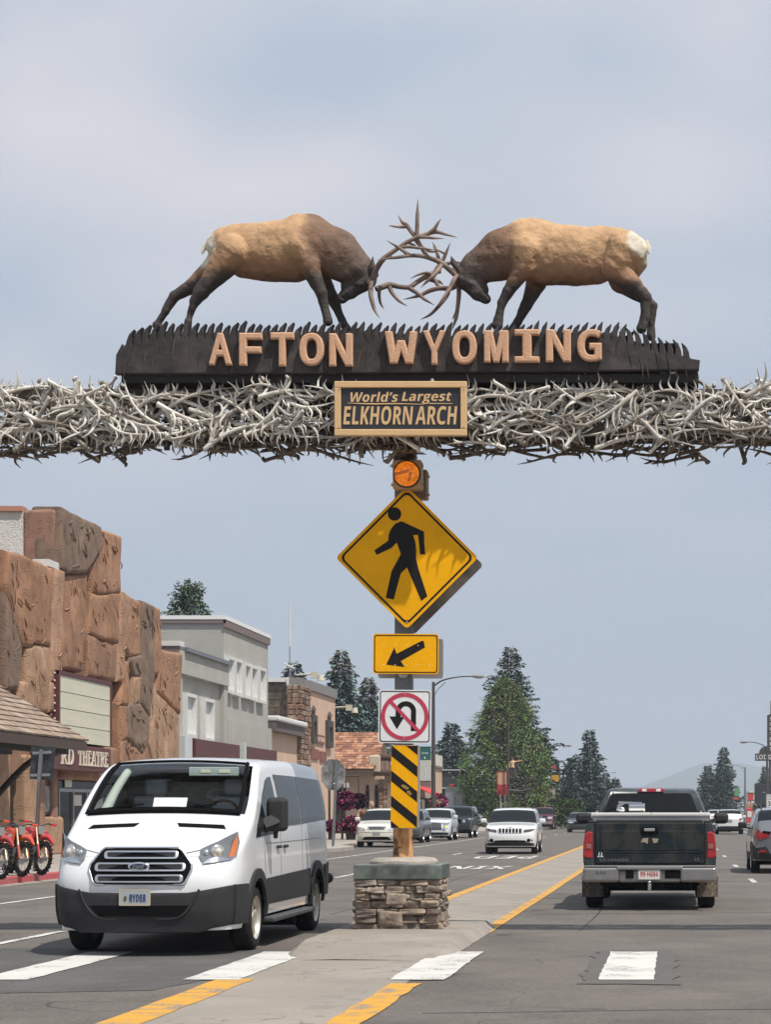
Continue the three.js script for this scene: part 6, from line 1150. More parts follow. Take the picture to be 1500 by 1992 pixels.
// ---------------------------------------------------------------- the white passenger van
{
  const sh = new Shell({
    L: 5.95, hw: 0.99, sill: 0.36, sillF: 0.27, sillR: 0.42, axles: [1.03, 4.75], arch: 0.43, wheelR: 0.352, bulge: 0.14, bulgeR: 0.04, crown: 0.035, rx: 0.95,
    top: [[0, 1.06], [0.12, 1.13], [0.45, 1.28], [0.82, 1.43], [0.95, 1.50], [1.80, 2.045], [1.98, 2.09], [2.4, 2.125], [4.0, 2.15], [5.6, 2.12], [5.88, 2.05], [5.95, 1.9]],
    plan: [[0, 0.80], [0.08, 0.875], [0.2, 0.935], [0.4, 0.975], [0.7, 0.993], [1.0, 1], [5.4, 1], [5.75, 0.965], [5.95, 0.86]],
    side: [[0.25, 0.955], [0.5, 0.995], [0.8, 1.0], [1.2, 0.99], [1.45, 0.975], [1.75, 0.925], [2.0, 0.86], [2.15, 0.82]],
    r: [[0, 0.10], [0.5, 0.13], [0.9, 0.11], [1.7, 0.09], [2.2, 0.13], [5.95, 0.13]],
    rake: (s, y) => -0.16 * sstep(y, 0.75, 1.2) * sstep(s, 0.8, 0) - 0.04 * sstep(y, 0.5, 0.25) * sstep(s, 0.6, 0),
  });
  const t = thing('passenger_van', 'white passenger van with black bumper coming towards us left of the island', 'van', [-5.515, 0, -(21.3 + 2.975)], 0);
  const kW = (u) => lerp(0.70, 0.70, u);
  part(t, 'body', sh.body((s, k) => s > 0.97 && s < 1.80 && k > 0.815), white1);
  const hoodSeam = limb([0, 0.25, 0.5, 0.75, 1].map((u) => { const x = lerp(-0.86, 0.86, u), y = 0.995 + 0.17 * Math.abs(u * 2 - 1) ** 1.3; return V(x, y, sh.frontZ(x, y) + 0.001); }), [0.005, 0.005, 0.005], 5, 5); part(t, 'bonnet_gap', hoodSeam, blackIn);
  const scr = part(t, 'windscreen', sh.onTop(0.93, 1.84, 0.808, 0.012, 12), phys([0.93, 0.97, 0.96], 0.02, { transmission: 1, thickness: 0, ior: 1.5 }));
  // black band round the glass
  { const e = (s, k, sd) => { const p = sh.P(s, k); return V(sd * p.x, p.y + 0.014, p.z + 0.012); }; const f = []; for (const sd of [-1, 1]) f.push(limb([0.93, 1.15, 1.4, 1.65, 1.84].map((s) => e(s, 0.815, sd)), [0.022, 0.026, 0.022], 6, 3)); f.push(limb([-1, -0.6, -0.2, 0.2, 0.6, 1].map((u) => e(0.955, 1 - 0.19 * Math.abs(u), Math.sign(u) || 1)), [0.035, 0.04, 0.035], 6, 3)); f.push(limb([-1, -0.6, -0.2, 0.2, 0.6, 1].map((u) => e(1.83, 1 - 0.19 * Math.abs(u), Math.sign(u) || 1)), [0.014, 0.014, 0.014], 6, 3)); part(scr, 'screen_seal', f, blackIn); }
  for (const [sd, x0] of [[-1, -0.74], [1, 0.05]]) { const q = (x, d) => { const p = sh.P(0.99, 1); return V(x, p.y + d, p.z + 0.035 + d * 0.5); }; part(t, 'wiper', [bar(q(x0, 0.0), q(x0 + 0.52, 0.055), 0.018, 0.02), bar(q(x0 + 0.5, -0.02), q(x0 + 0.3, 0.05), 0.02)], blackIn); }
  for (const sd of [-1, 1]) { const z = sh.P(0.66, 0.9), p = [[0.24, 0.60], [0.74, 0.60], [0.70, 0.70], [0.20, 0.70]].map(([x, s]) => { let k = 0.8; for (let i = 0; i < 20; i++) k += (sh.P(s, k).x > x ? 0.01 : -0.01); const v = sh.P(s, k); return V(sd * x, v.y + 0.004, v.z + 0.003); }); const g = new THREE.BufferGeometry(); g.setAttribute('position', new THREE.Float32BufferAttribute([p[0], p[1], p[2], p[0], p[2], p[3]].flatMap((v) => [v.x, v.y, v.z]), 3)); g.computeVertexNormals(); part(t, 'bonnet_vent', g, blackIn); }
  // cabin: dashboard, papers, seats, visor, dark rear
  part(t, 'cabin_lining', [box(1.74, 1.3, 0.03, 0, 1.2, sh.z(2.75, 1)), box(1.25, 0.03, 0.8, 0, 2.0, sh.z(2.45, 1)), box(1.86, 0.03, 1.6, 0, 0.75, sh.z(2.0, 1)), box(0.02, 0.6, 0.9, -0.92, 1.1, sh.z(2.1, 1)), box(0.02, 0.6, 0.9, 0.92, 1.1, sh.z(2.1, 1))], std([0.17, 0.185, 0.195], 0.9));
  part(t, 'dashboard', [jitter(rbox(1.68, 0.18, 0.62, 0.07, 0, 1.36, sh.z(1.28, 1), 3), 0.006, 3)], std([0.20, 0.215, 0.225], 0.7));
  const ds = sh.z(1.17, 1);
  part(t, 'paper', new THREE.BoxGeometry(0.36, 0.004, 0.2).rotateX(0.6).translate(0.12, 1.49, ds + 0.03), std([0.7, 0.7, 0.68], 0.8)); part(t, 'paper', new THREE.BoxGeometry(0.36, 0.004, 0.26).rotateX(0.7).rotateY(0.1).translate(-0.02, 1.57, ds - 0.10), std([0.72, 0.72, 0.70], 0.8)); part(t, 'paper', new THREE.BoxGeometry(0.22, 0.004, 0.14).rotateX(0.4).rotateY(-0.3).translate(0.62, 1.49, ds - 0.02), std([0.60, 0.64, 0.66], 0.7));
  for (const x of [-0.45, 0.47]) { const sM = std([0.27, 0.30, 0.34], 0.85); const st = part(t, 'seat', [rbox(0.5, 0.66, 0.14, 0.06, x, 1.35, sh.z(2.35, 1), 3)], sM); part(st, 'headrest', rbox(0.26, 0.2, 0.1, 0.05, x, 1.78, sh.z(2.38, 1), 3), sM); }
  part(t, 'steering_wheel', new THREE.TorusGeometry(0.19, 0.018, 8, 24).rotateX(-0.5).translate(0.47, 1.46, sh.z(1.62, 1)), blackIn);
  part(t, 'sun_visor', [rbox(0.56, 0.10, 0.02, 0.01, 0.36, 1.95, sh.z(1.74, 1)).clone()], std([0.34, 0.38, 0.36], 0.8)); part(t, 'visor_label', [box(0.11, 0.035, 0.004, 0.27, 1.955, sh.z(1.74, 1) + 0.013), box(0.13, 0.04, 0.004, 0.48, 1.955, sh.z(1.74, 1) + 0.013)], std([0.66, 0.62, 0.45], 0.7)).userData.kind = 'stuff';
  part(t, 'pillar_trim', [limb([V(-0.74, 1.45, sh.z(1.22, 1)), V(-0.69, 1.74, sh.z(1.56, 1)), V(-0.63, 1.96, sh.z(1.86, 1))], [0.06, 0.05, 0.045], 8, 3)], std([0.40, 0.43, 0.39], 0.8)).userData.kind = 'stuff';
  // bumper and lower body in black plastic
  const bump = part(t, 'front_bumper', sh.onFront(poly([[-0.935, 0.74], [-0.938, 0.45], [-0.915, 0.32], [-0.72, 0.29], [-0.62, 0.25], [0.62, 0.25], [0.72, 0.29], [0.915, 0.32], [0.938, 0.45], [0.935, 0.74], [0.66, 0.69], [0.50, 0.665], [-0.50, 0.665], [-0.66, 0.69]]), 0.045, 0.0, 0.010), plastic);
  part(bump, 'air_intake', sh.onFront(poly([[-0.50, 0.535], [0.52, 0.535], [0.42, 0.425], [-0.40, 0.425]]), 0.004, 0.051), blackIn);
  for (const sd of [-1, 1]) part(bump, 'bumper_crease', limb([[0.62, 0.70], [0.52, 0.50], [0.40, 0.405], [0.2, 0.395]].map(([x, y]) => V(sd * x, y, sh.frontZ(sd * x, y) + 0.05)), [0.012, 0.012, 0.008], 6, 3), plastic);
  const plate = part(t, 'license_plate', sh.onFront(plateShape(-0.02, 0.62), 0.006, 0.062), std([0.82, 0.88, 0.90], 0.5, { map: re(mottle, 3) }));
  part(plate, 'plate_text', letters('RYDER', 0.17, 0.075, 0.002).translate(0.015, 0.615, sh.frontZ(0, 0.62) + 0.071), std([0.03, 0.05, 0.16], 0.5)); part(plate, 'plate_emblem', [new THREE.CircleGeometry(0.024, 10).scale(0.7, 1.1, 1).translate(-0.115, 0.61, sh.frontZ(-0.11, 0.62) + 0.073)], std([0.10, 0.06, 0.04], 0.6));
  part(plate, 'plate_frame', [sh.onFront(ring(plateShape(-0.02, 0.62, 0.325, 0.17), plateShape(-0.02, 0.62, 0.295, 0.142)), 0.009, 0.060)], std([0.45, 0.38, 0.28], 0.5));
  // grille: black field, chrome outline, three chrome loops
  const gs = (k, dx) => { const w = 0.53 * k; return poly([[-w + dx, 0.90], [-w * 0.99 + dx, 0.955], [-w * 0.80 + dx, 1.09], [-w * 0.72 + dx, 1.125], [w * 0.72 + dx, 1.125], [w * 0.80 + dx, 1.09], [w * 0.99 + dx, 0.955], [w + dx, 0.90], [w * 0.90 + dx, 0.775], [w * 0.84 + dx, 0.75], [-w * 0.84 + dx, 0.75], [-w * 0.90 + dx, 0.775]]); };
  const gr = part(t, 'grille', sh.onFront(gs(1, 0), 0.012, 0.0), blackIn);
  const ol = gs(1.0, 0).getPoints().map((v) => V(v.x, v.y, sh.frontZ(v.x, v.y) + 0.016)); part(gr, 'grille_rim', ol.map((v, i) => bar(v, ol[(i + 1) % ol.length], 0.012, 0.012, true)), chrome);
  for (const [y, w, h] of [[1.055, 0.385, 0.085], [0.93, 0.47, 0.09], [0.81, 0.455, 0.085]]) { part(gr, 'grille_bar', sh.onFront(ring(rrect(w * 2, h, h * 0.4, 0, y), rrect(w * 2 - 0.07, h - 0.038, h * 0.2, 0, y)), 0.022, 0.012, 0.006), std([0.42, 0.45, 0.48], 0.3, { metalness: 0.75 })); part(gr, 'grille_mesh', [-2, -1, 0, 1, 2].map((i) => { const v = box(w * 1.84, 0.004, 0.004, 0, y + i * 0.009, 0), p = v.attributes.position; for (let k = 0; k < p.count; k++) p.setZ(k, sh.frontZ(p.getX(k) * 0.7, y) + 0.014 + p.getZ(k)); return v; }), std([0.10, 0.10, 0.105], 0.5)).userData.kind = 'stuff'; }
  const em = part(gr, 'emblem', new THREE.SphereGeometry(1, 24, 10).scale(0.115, 0.048, 0.02).translate(0, 0.935, sh.frontZ(0, 0.935) + 0.035), chrome);
  part(em, 'emblem_field', new THREE.SphereGeometry(1, 24, 10).scale(0.098, 0.036, 0.02).translate(0, 0.935, sh.frontZ(0, 0.935) + 0.04), std([0.012, 0.02, 0.055], 0.25)); part(em, 'emblem_text', letters('Ford', 0.12, 0.042, 0.003, 'serif', 0.35).translate(0, 0.935, sh.frontZ(0, 0.935) + 0.059), chrome);
  // headlights
  for (const sd of [-1, 1]) {
    const H = mx([[0.600, 1.113], [0.587, 1.081], [0.600, 1.018], [0.634, 0.968], [0.886, 1.004], [0.923, 1.036], [0.936, 1.180], [0.923, 1.293], [0.886, 1.266], [0.768, 1.194], [0.667, 1.149]])(sd);
    const hl = part(t, 'headlight', sh.onFront(H, 0.014, 0.002), phys([0.20, 0.215, 0.23], 0.10, { metalness: 0.35, clearcoat: 1, clearcoatRoughness: 0.03 }));
    const on = (x, y, r, m, n, d = 0.02) => part(hl, n, new THREE.SphereGeometry(1, 18, 10).scale(r, r, d).rotateY(sd * 0.7).translate(sd * x, y, sh.frontZ(sd * x, y) + 0.012), m);
    on(0.765, 1.085, 0.078, std([0.75, 0.72, 0.66], 0.12, { metalness: 0.9 }), 'reflector', 0.03); on(0.765, 1.085, 0.046, phys([0.85, 0.80, 0.70], 0.06, { metalness: 0.6, clearcoat: 1 }), 'headlight_lens', 0.055); on(0.655, 1.072, 0.036, std([0.55, 0.57, 0.6], 0.15, { metalness: 0.8 }), 'reflector', 0.03);
    part(hl, 'turn_signal', sh.onFront(mx([[0.865, 1.022], [0.915, 1.040], [0.930, 1.162], [0.921, 1.266], [0.890, 1.171]])(sd), 0.006, 0.016), amber);
    part(hl, 'headlight_rim', sh.onFront(mx([[0.629, 0.968], [0.638, 0.962], [0.886, 0.995], [0.928, 1.032], [0.915, 1.040], [0.877, 1.014], [0.768, 1.036], [0.684, 1.009]])(sd), 0.008, 0.014), chrome);
  }
  // sides
  for (const sd of [-1, 1]) {
    const ar = (c, r, up) => { const o = []; for (let i = 0; i <= 14; i++) { const a = Math.PI * i / 14; o.push([c - Math.cos(a) * r * 1.0, sh.wheelR + Math.sin(a) * r]); } return o; };
    for (const c of sh.axles) { const outer = ar(c, 0.535), inner = ar(c, 0.432).reverse(); part(t, 'wheel_arch_trim', sh.onSide([...outer, ...inner], sd, 0.03, 0, 0.08), plastic); }
    part(t, 'side_cladding', sh.onSide([[1.50, 0.47], [4.26, 0.47], [4.22, 0.80], [1.55, 0.76]], sd, 0.02), plastic); part(t, 'side_cladding', sh.onSide([[5.24, 0.43], [5.86, 0.43], [5.86, 0.85], [5.28, 0.82]], sd, 0.02), plastic); part(t, 'side_cladding', sh.onSide([[0.17, 0.32], [0.62, 0.32], [0.56, 0.45], [0.52, 0.74], [0.17, 0.74]], sd, 0.034), plastic);
    part(t, 'running_board', [rbox(0.16, 0.06, 2.6, 0.02, sd * 0.99, 0.30, sh.z(2.9, 0.3))], std([0.06, 0.06, 0.065], 0.5));
    part(t, 'side_window', sh.onSide([[1.02, 1.22], [2.28, 1.26], [2.28, 1.90], [2.12, 1.895], [1.92, 1.85], [1.62, 1.70], [1.34, 1.51], [1.12, 1.35]], sd, 0.006), carGlass);
    part(t, 'side_window', sh.onSide([[2.48, 1.33], [3.72, 1.35], [3.74, 1.93], [2.48, 1.93]], sd, 0.006), carGlass); part(t, 'side_window', sh.onSide([[3.78, 1.35], [5.55, 1.40], [5.70, 1.52], [5.70, 1.84], [5.62, 1.91], [3.80, 1.93]], sd, 0.006), carGlass);
    const seam = (s0, y0, s1, y1) => { const o = []; for (let i = 0; i <= 5; i++) { const s = lerp(s0, s1, i / 5), y = lerp(y0, y1, i / 5); o.push(V(sd * (sh.W(s, y) + 0.0005), y, sh.z(s, y))); } return limb(o, [0.006, 0.006], 4, 2); };
    part(t, 'door_seam', [seam(2.40, 0.5, 2.40, 1.9), seam(1.50, 0.78, 1.42, 1.36), seam(3.76, 0.8, 3.76, 1.9), seam(1.55, 1.15, 5.6, 1.17)], std([0.25, 0.26, 0.27], 0.5));
    part(t, 'door_handle', [rbox(0.035, 0.035, 0.17, 0.012, sd * (sh.W(2.25, 1.08) + 0.02), 1.10, sh.z(2.22, 1)), rbox(0.035, 0.035, 0.17, 0.012, sd * (sh.W(2.7, 1.08) + 0.02), 1.10, sh.z(2.62, 1))], plastic);
    const mr = part(t, 'side_mirror', sd < 0 ? [rbox(0.10, 0.16, 0.12, 0.04, -1.02, 1.46, sh.z(1.55, 1.4), 3)] : [rbox(0.23, 0.38, 0.17, 0.06, sd * 1.10, 1.47, sh.z(1.60, 1.4), 4), bar(V(sd * 0.96, 1.34, sh.z(1.5, 1)), V(sd * 1.10, 1.40, sh.z(1.58, 1)), 0.12, 0.14), rbox(0.05, 0.10, 0.05, 0.02, sd * 1.08, 1.25, sh.z(1.6, 1))], plastic);
    for (const c of sh.axles) wheel(t, sd * 0.862, sh.wheelR, sh.z(c, 0.3), sh.wheelR, 0.235, sd, 5, std([0.55, 0.52, 0.46], 0.4, { metalness: 0.6 }), 0);
  }
  part(t, 'underbody', [box(1.66, 0.32, 5.0, 0, 0.39, -0.1), box(1.5, 0.62, 0.84, 0, 0.58, sh.z(1.03, 0)), box(1.5, 0.62, 0.84, 0, 0.58, sh.z(4.75, 0)), box(1.7, 0.2, 0.9, 0, 0.5, sh.z(5.3, 0)), cylX(0.09, 0.5, 12, 0.75, 0.24, sh.z(3.2, 0)), cylX(0.06, 1.5, 10, 0, 0.33, sh.z(4.75, 0))], blackIn);  // floor box made low and wide to deepen the shadow beneath the van
  part(t, 'rear_bumper', [rbox(1.80, 0.22, 0.16, 0.05, 0, 0.52, sh.z(5.98, 0.5)), new THREE.SphereGeometry(0.07, 12, 8).translate(0.93, 0.62, sh.z(5.98, 0.5))], plastic);
}
// ---------------------------------------------------------------- the dark pickup seen from behind
{
  const z0 = 31.3, t = thing('pickup_truck', 'dark teal dusty pickup truck driving away in our lane, aluminium toolbox across its bed', 'pickup', [-0.36, 0, -z0]);
  const dustTex = texOf(512, (u, v) => { const a = fbm(u * 6, v * 6, 3, 5, 6), b = fbm(u * 22, v * 9, 7, 3, 18), k = sstep(a * 0.6 + b * 0.4, 0.42, 0.62); return mix3([0.014, 0.023, 0.028], [0.085, 0.078, 0.066], k * 0.36); }, false);
  const teal = phys([1, 1, 1], 0.30, { map: re(dustTex, 1), clearcoat: 0.8, clearcoatRoughness: 0.12 }), dusty = phys([0.85, 0.82, 0.80], 0.5, { map: re(dustTex, 0.8), specularIntensity: 0.5 }), seam = std([0.008, 0.009, 0.010], 0.8);
  // cab: rings from the belt to the roof, tapering
  const ringAt = (y, w, zf, zr, r) => { const o = []; for (const [sx, z] of [[1, zr], [1, zf], [-1, zf], [-1, zr]]) { const R2 = [[1, zr, 0], [1, zf, 1], [-1, zf, 2], [-1, zr, 3]].findIndex((q) => q[0] === sx && q[1] === z); for (let i = 0; i <= 4; i++) { const a = (R2 - 0.5 + 0.25 * i * 1) * Math.PI / 2 * 1; const ca = Math.cos(-a), sa = Math.sin(-a); o.push(V(sx * (w - r) + r * ca, y, z + (z === zr ? -r : r) + r * sa * -1 * -1)); } } return o; };
  const loft = (rows, cap) => { const pos = [], n = rows[0].length, idx = []; for (const r of rows) for (const v of r) pos.push(v.x, v.y, v.z); for (let i = 0; i < rows.length - 1; i++) for (let j = 0; j < n; j++) { const a = i * n + j, b = i * n + (j + 1) % n; idx.push(a, b, a + n, b, b + n, a + n); } if (cap) { const c = pos.length / 3, r = rows[rows.length - 1]; pos.push(0, r[0].y + 0.012, (r[0].z + r[n >> 1].z) / 2); for (let j = 0; j < n; j++) idx.push((rows.length - 1) * n + j, (rows.length - 1) * n + (j + 1) % n, c); } const g = new THREE.BufferGeometry(); g.setAttribute('position', new THREE.Float32BufferAttribute(pos, 3)); g.setIndex(idx); g.computeVertexNormals(); return smoothGeo(g.toNonIndexed(), 0.7); };
  const rows = [[0.45, 0.96, -5.4, -2.0], [0.8, 1.0, -5.4, -2.0], [1.15, 0.99, -5.4, -2.0], [1.26, 0.96, -5.3, -2.0], [1.50, 0.885, -4.4, -2.03], [1.72, 0.80, -3.9, -2.10], [1.83, 0.745, -3.65, -2.17], [1.875, 0.69, -3.5, -2.26], [1.895, 0.55, -3.3, -2.42]].map(([y, w, f, r]) => ringAt(y, w, f, r, 0.09));
  part(t, 'cab', uvBox(loft(rows, true)), teal);
  part(t, 'bonnet', [uvBox(rbox(1.9, 0.75, 1.5, 0.12, 0, 0.78, -5.6, 3))], teal);
  const rw = (y) => lerp(0.815, 0.70, (y - 1.4) / 0.38), rz = (y) => lerp(-2.0, -2.12, (y - 1.4) / 0.38) + 0.012;
  part(t, 'rear_window', extr(poly([[-0.80, 1.33], [0.80, 1.33], [0.655, 1.745], [0.60, 1.775], [-0.60, 1.775], [-0.655, 1.745]]), 0.02).applyMatrix4(new THREE.Matrix4().makeRotationX(-0.27)).translate(0, 0.085, -1.64), carGlass);
  const cm = part(t, 'brake_light', rbox(0.42, 0.065, 0.05, 0.015, 0, 1.845, -2.16), redLens); part(cm, 'cargo_light', [rbox(0.075, 0.045, 0.05, 0.01, -0.115, 1.846, -2.152), rbox(0.075, 0.045, 0.05, 0.01, 0.115, 1.846, -2.152)], phys([0.7, 0.68, 0.66], 0.2)).userData.kind = 'stuff';
  // bed: side panels curving out to the wheel arches, front wall, rails
  const side = (sd) => { const prof = [[0.88, 1.335], [0.955, 1.325], [0.985, 1.22], [1.005, 1.0], [1.015, 0.80], [0.995, 0.60], [0.94, 0.50]], z = [-0.02, -0.25, -0.75, -1.2, -1.65, -2.0], P2 = []; for (const zz of z) P2.push(prof.map(([x, y]) => { const d = Math.abs(zz + 0.98), a = d < 0.47 ? 0.37 + Math.sqrt(0.47 ** 2 - d * d) : 0; return V(sd * (x + (Math.abs(zz + 0.98) < 0.6 ? 0.015 : 0)), Math.max(y, Math.min(a, 0.98)), zz); })); const pos = [], m = prof.length; for (let i = 0; i < z.length - 1; i++) for (let j = 0; j < m - 1; j++) { const a = P2[i][j], b = P2[i][j + 1], c = P2[i + 1][j], d = P2[i + 1][j + 1]; for (const q of [a, b, c, b, d, c]) pos.push(q.x, q.y, q.z); } const g = new THREE.BufferGeometry(); g.setAttribute('position', new THREE.Float32BufferAttribute(pos, 3)); return uvBox(smoothGeo(g, 0.6)); };
  for (const sd of [-1, 1]) {
    part(t, 'bed_side', [side(sd), uvBox(extr(poly([[0.84, 1.33], [0.955, 1.322], [0.985, 1.22], [1.005, 1.0], [1.013, 0.72], [0.84, 0.70]].map(([x, y]) => [sd * x, y])), 0.1, 0.01).translate(0, 0, -0.11)), bx2(sd * 0.79, sd * 0.86, 0.6, 1.32, -2, -0.1)], teal);
    // tall tail lamp wrapped round the corner
    const L = part(t, 'tail_light', extr(mx([[0.868, 0.795], [0.872, 1.185], [0.93, 1.205], [0.99, 1.16], [1.012, 1.0], [1.018, 0.82], [0.95, 0.79]])(sd), 0.075, 0.02, 6, 3).translate(0, 0, -0.055), redLens);
    part(L, 'reverse_light', extr(rrect(0.075, 0.075, 0.01, sd * 0.93, 0.975), 0.01, 0.003).translate(0, 0, 0.018), phys([0.30, 0.12, 0.10], 0.15)); part(L, 'lamp_divider', [bx2(sd * 0.872, sd * 1.008, 1.022, 1.028, 0.0, 0.021), bx2(sd * 0.872, sd * 1.010, 0.915, 0.921, 0.0, 0.021)], seam).userData.kind = 'stuff';
    part(t, 'bed_corner', uvBox(extr(mx([[0.845, 0.68], [0.845, 0.79], [1.0, 0.79], [0.995, 0.69]])(sd), 0.06, 0.012).translate(0, 0, -0.05)), teal);
    const wy = 0.385; for (const z of [-0.98, -4.75]) wheel(t, sd * 0.875, wy, z, wy, 0.265, sd, 6, alloy);
    part(t, 'mud_flap', [rbox(0.33, 0.33, 0.03, 0.01, sd * 0.89, 0.345, -0.52)], std(sd > 0 ? [0.30, 0.235, 0.175] : [0.17, 0.15, 0.13], 0.9, { map: re(mottle, 2) }));
    part(t, 'side_mirror', [rbox(0.25, 0.19, 0.15, 0.07, sd * 1.175, 1.39, -3.75, 4), bar(V(sd * 0.92, 1.30, -3.7), V(sd * 1.08, 1.36, -3.72), 0.07, 0.08)], plastic);
    part(t, 'exhaust_hanger', [cylZ(0.045, 0.18, 10, sd * 0.66, 0.335, -0.25)], blackIn);
    part(t, 'bed_cap', [rbox(0.10, 0.03, 1.85, 0.012, sd * 0.885, 1.345, -1.05)], plastic);
  }
  part(t, 'bed_floor', [bx2(-0.85, 0.85, 0.62, 0.66, -2, -0.1), bx2(-0.85, 0.85, 0.62, 1.3, -2.0, -1.96)], seam);
  // tailgate with recessed field, handle bezel and marks
  const tg = part(t, 'tailgate', [uvBox(extr(poly([[-0.825, 0.715], [0.825, 0.715], [0.832, 1.32], [0.80, 1.33], [-0.80, 1.33], [-0.832, 1.32]]), 0.08, 0.014, 6, 3).translate(0, 0, -0.07)), uvBox(rbox(1.62, 0.05, 0.05, 0.02, 0, 1.315, -0.04))], dusty);
  part(tg, 'tailgate_panel', [uvBox(rbox(1.50, 0.30, 0.02, 0.008, 0, 1.06, 0.008)), uvBox(rbox(1.58, 0.016, 0.02, 0.006, 0, 0.885, 0.008))], dusty);
  part(tg, 'tailgate_cap', [rbox(1.62, 0.075, 0.09, 0.02, 0, 1.345, -0.05)], std([0.02, 0.02, 0.021], 0.5));
  part(tg, 'gap', [bx2(-0.842, -0.834, 0.71, 1.33, -0.05, 0.0), bx2(0.834, 0.842, 0.71, 1.33, -0.05, 0.0), bx2(-0.83, 0.83, 0.685, 0.71, -0.06, -0.01)], seam);
  const hb = part(tg, 'handle_bezel', extr(rrect(0.275, 0.125, 0.05, 0, 1.205), 0.02, 0.006).translate(0, 0, 0.012), blackIn); part(hb, 'handle', rbox(0.165, 0.045, 0.025, 0.008, -0.005, 1.225, 0.035), std([0.36, 0.37, 0.37], 0.4, { metalness: 0.5 }));
  const gold = std([0.33, 0.27, 0.19], 0.6);
  part(tg, 'emblem', [extr(poly([[-0.135, 1.035], [-0.105, 1.095], [-0.02, 1.10], [-0.03, 1.01], [-0.075, 1.035]]), 0.006).translate(0, 0, 0.019), extr(poly([[0.035, 1.095], [0.135, 1.09], [0.115, 1.03], [0.06, 1.02]]), 0.006).translate(0, 0, 0.019)], gold).userData.kind = 'stuff';
  part(tg, 'lettering', [letters('SILVERADO', 0.44, 0.042, 0.006).translate(-0.545, 0.765, 0.012), letters('LS', 0.07, 0.05, 0.006).translate(0.72, 0.775, 0.012)], std([0.16, 0.16, 0.155], 0.4, { metalness: 0.5 }));
  part(tg, 'sticker', [letters('D', 0.055, 0.075, 0.003, 'sans').translate(-0.75, 0.855, 0.013), extr(poly([[-0.80, 0.81], [-0.70, 0.81], [-0.72, 0.83], [-0.79, 0.83]]), 0.003).translate(0, 0, 0.013)], std([0.6, 0.63, 0.66], 0.5)).userData.kind = 'stuff';
  // chrome step bumper with plate
  const brush = std([0.44, 0.42, 0.40], 0.28, { metalness: 0.9, map: re(softMottle, 1) });
  const bp = (a, b) => { const s = []; const n = 8; for (let i = 0; i <= n; i++) { const x = lerp(a, b, i / n); s.push(x); } return s; };
  const bump = part(t, 'rear_bumper', [rbox(0.56, 0.235, 0.20, 0.05, -0.735, 0.545, 0.10, 4), rbox(0.56, 0.235, 0.20, 0.05, 0.735, 0.545, 0.10, 4), rbox(1.0, 0.06, 0.22, 0.02, 0, 0.645, 0.10)], brush);
  part(bump, 'step_pad', [rbox(1.98, 0.03, 0.2, 0.012, 0, 0.672, 0.09)], brush); part(bump, 'bumper_centre', [rbox(0.94, 0.19, 0.12, 0.03, 0, 0.52, 0.12)], std([0.20, 0.195, 0.19], 0.45, { metalness: 0.5 })); part(bump, 'bumper_recess', [rbox(0.12, 0.12, 0.03, 0.03, -0.30, 0.55, 0.18), rbox(0.34, 0.12, 0.03, 0.02, 0.40, 0.55, 0.175)], blackIn).userData.kind = 'stuff';
  part(bump, 'sticker', [letters('RAS', 0.15, 0.05, 0.002).translate(-0.74, 0.575, 0.202)], std([0.05, 0.07, 0.09], 0.5));
  const lp = part(t, 'license_plate', extr(plateShape(-0.005, 0.56, 0.33, 0.165), 0.006).translate(0, 0, 0.19), std([0.72, 0.68, 0.65], 0.5)); part(lp, 'plate_text', letters('99\u00B7H694', 0.27, 0.075, 0.002).translate(-0.005, 0.555, 0.197), std([0.40, 0.06, 0.06], 0.5)); part(lp, 'plate_frame', extr(ring(plateShape(-0.005, 0.56, 0.345, 0.18), plateShape(-0.005, 0.56, 0.315, 0.15)), 0.01).translate(0, 0, 0.188), std([0.35, 0.33, 0.3], 0.4));
  part(t, 'hitch', [box(1.5, 0.09, 0.12, 0, 0.42, -0.05), box(0.45, 0.10, 0.14, 0, 0.36, 0.05), rbox(0.10, 0.10, 0.2, 0.01, 0, 0.36, 0.12)], blackIn); part(t, 'ball_mount', [rbox(0.05, 0.10, 0.04, 0.01, 0, 0.36, 0.24), new THREE.SphereGeometry(0.03, 12, 8).translate(0, 0.43, 0.24)], chrome);
  part(t, 'underbody', [box(1.6, 0.34, 4.6, 0, 0.48, -2.9), cylX(0.12, 1.5, 12, 0, 0.38, -0.98), box(1.6, 0.45, 0.9, 0, 0.72, -0.98), box(0.5, 0.2, 0.5, 0.2, 0.42, -1.6)], blackIn);
  // toolbox
  const tread = (() => { const S = 128, cv = document.createElement('canvas'); cv.width = cv.height = S; const c = cv.getContext('2d'); c.fillStyle = '#555'; c.fillRect(0, 0, S, S); c.strokeStyle = '#fff'; c.lineWidth = 9; c.lineCap = 'round'; for (const [x, y, a] of [[32, 32, 0.8], [96, 96, 0.8], [96, 32, -0.8], [32, 96, -0.8]]) { c.beginPath(); c.moveTo(x - Math.cos(a) * 20, y - Math.sin(a) * 20); c.lineTo(x + Math.cos(a) * 20, y + Math.sin(a) * 20); c.stroke(); } const k = new THREE.CanvasTexture(cv); k.wrapS = k.wrapT = THREE.RepeatWrapping; k.repeat.set(12, 12); return k; })();
  const tb = thing('toolbox', 'aluminium tread-plate toolbox lying across the bed of the dark pickup', 'toolbox', [-0.36, 1.345, -(z0 + 1.55)]);
  const aluM = std([0.66, 0.655, 0.64], 0.38, { metalness: 0.75, bumpMap: tread, bumpScale: 0.004 });
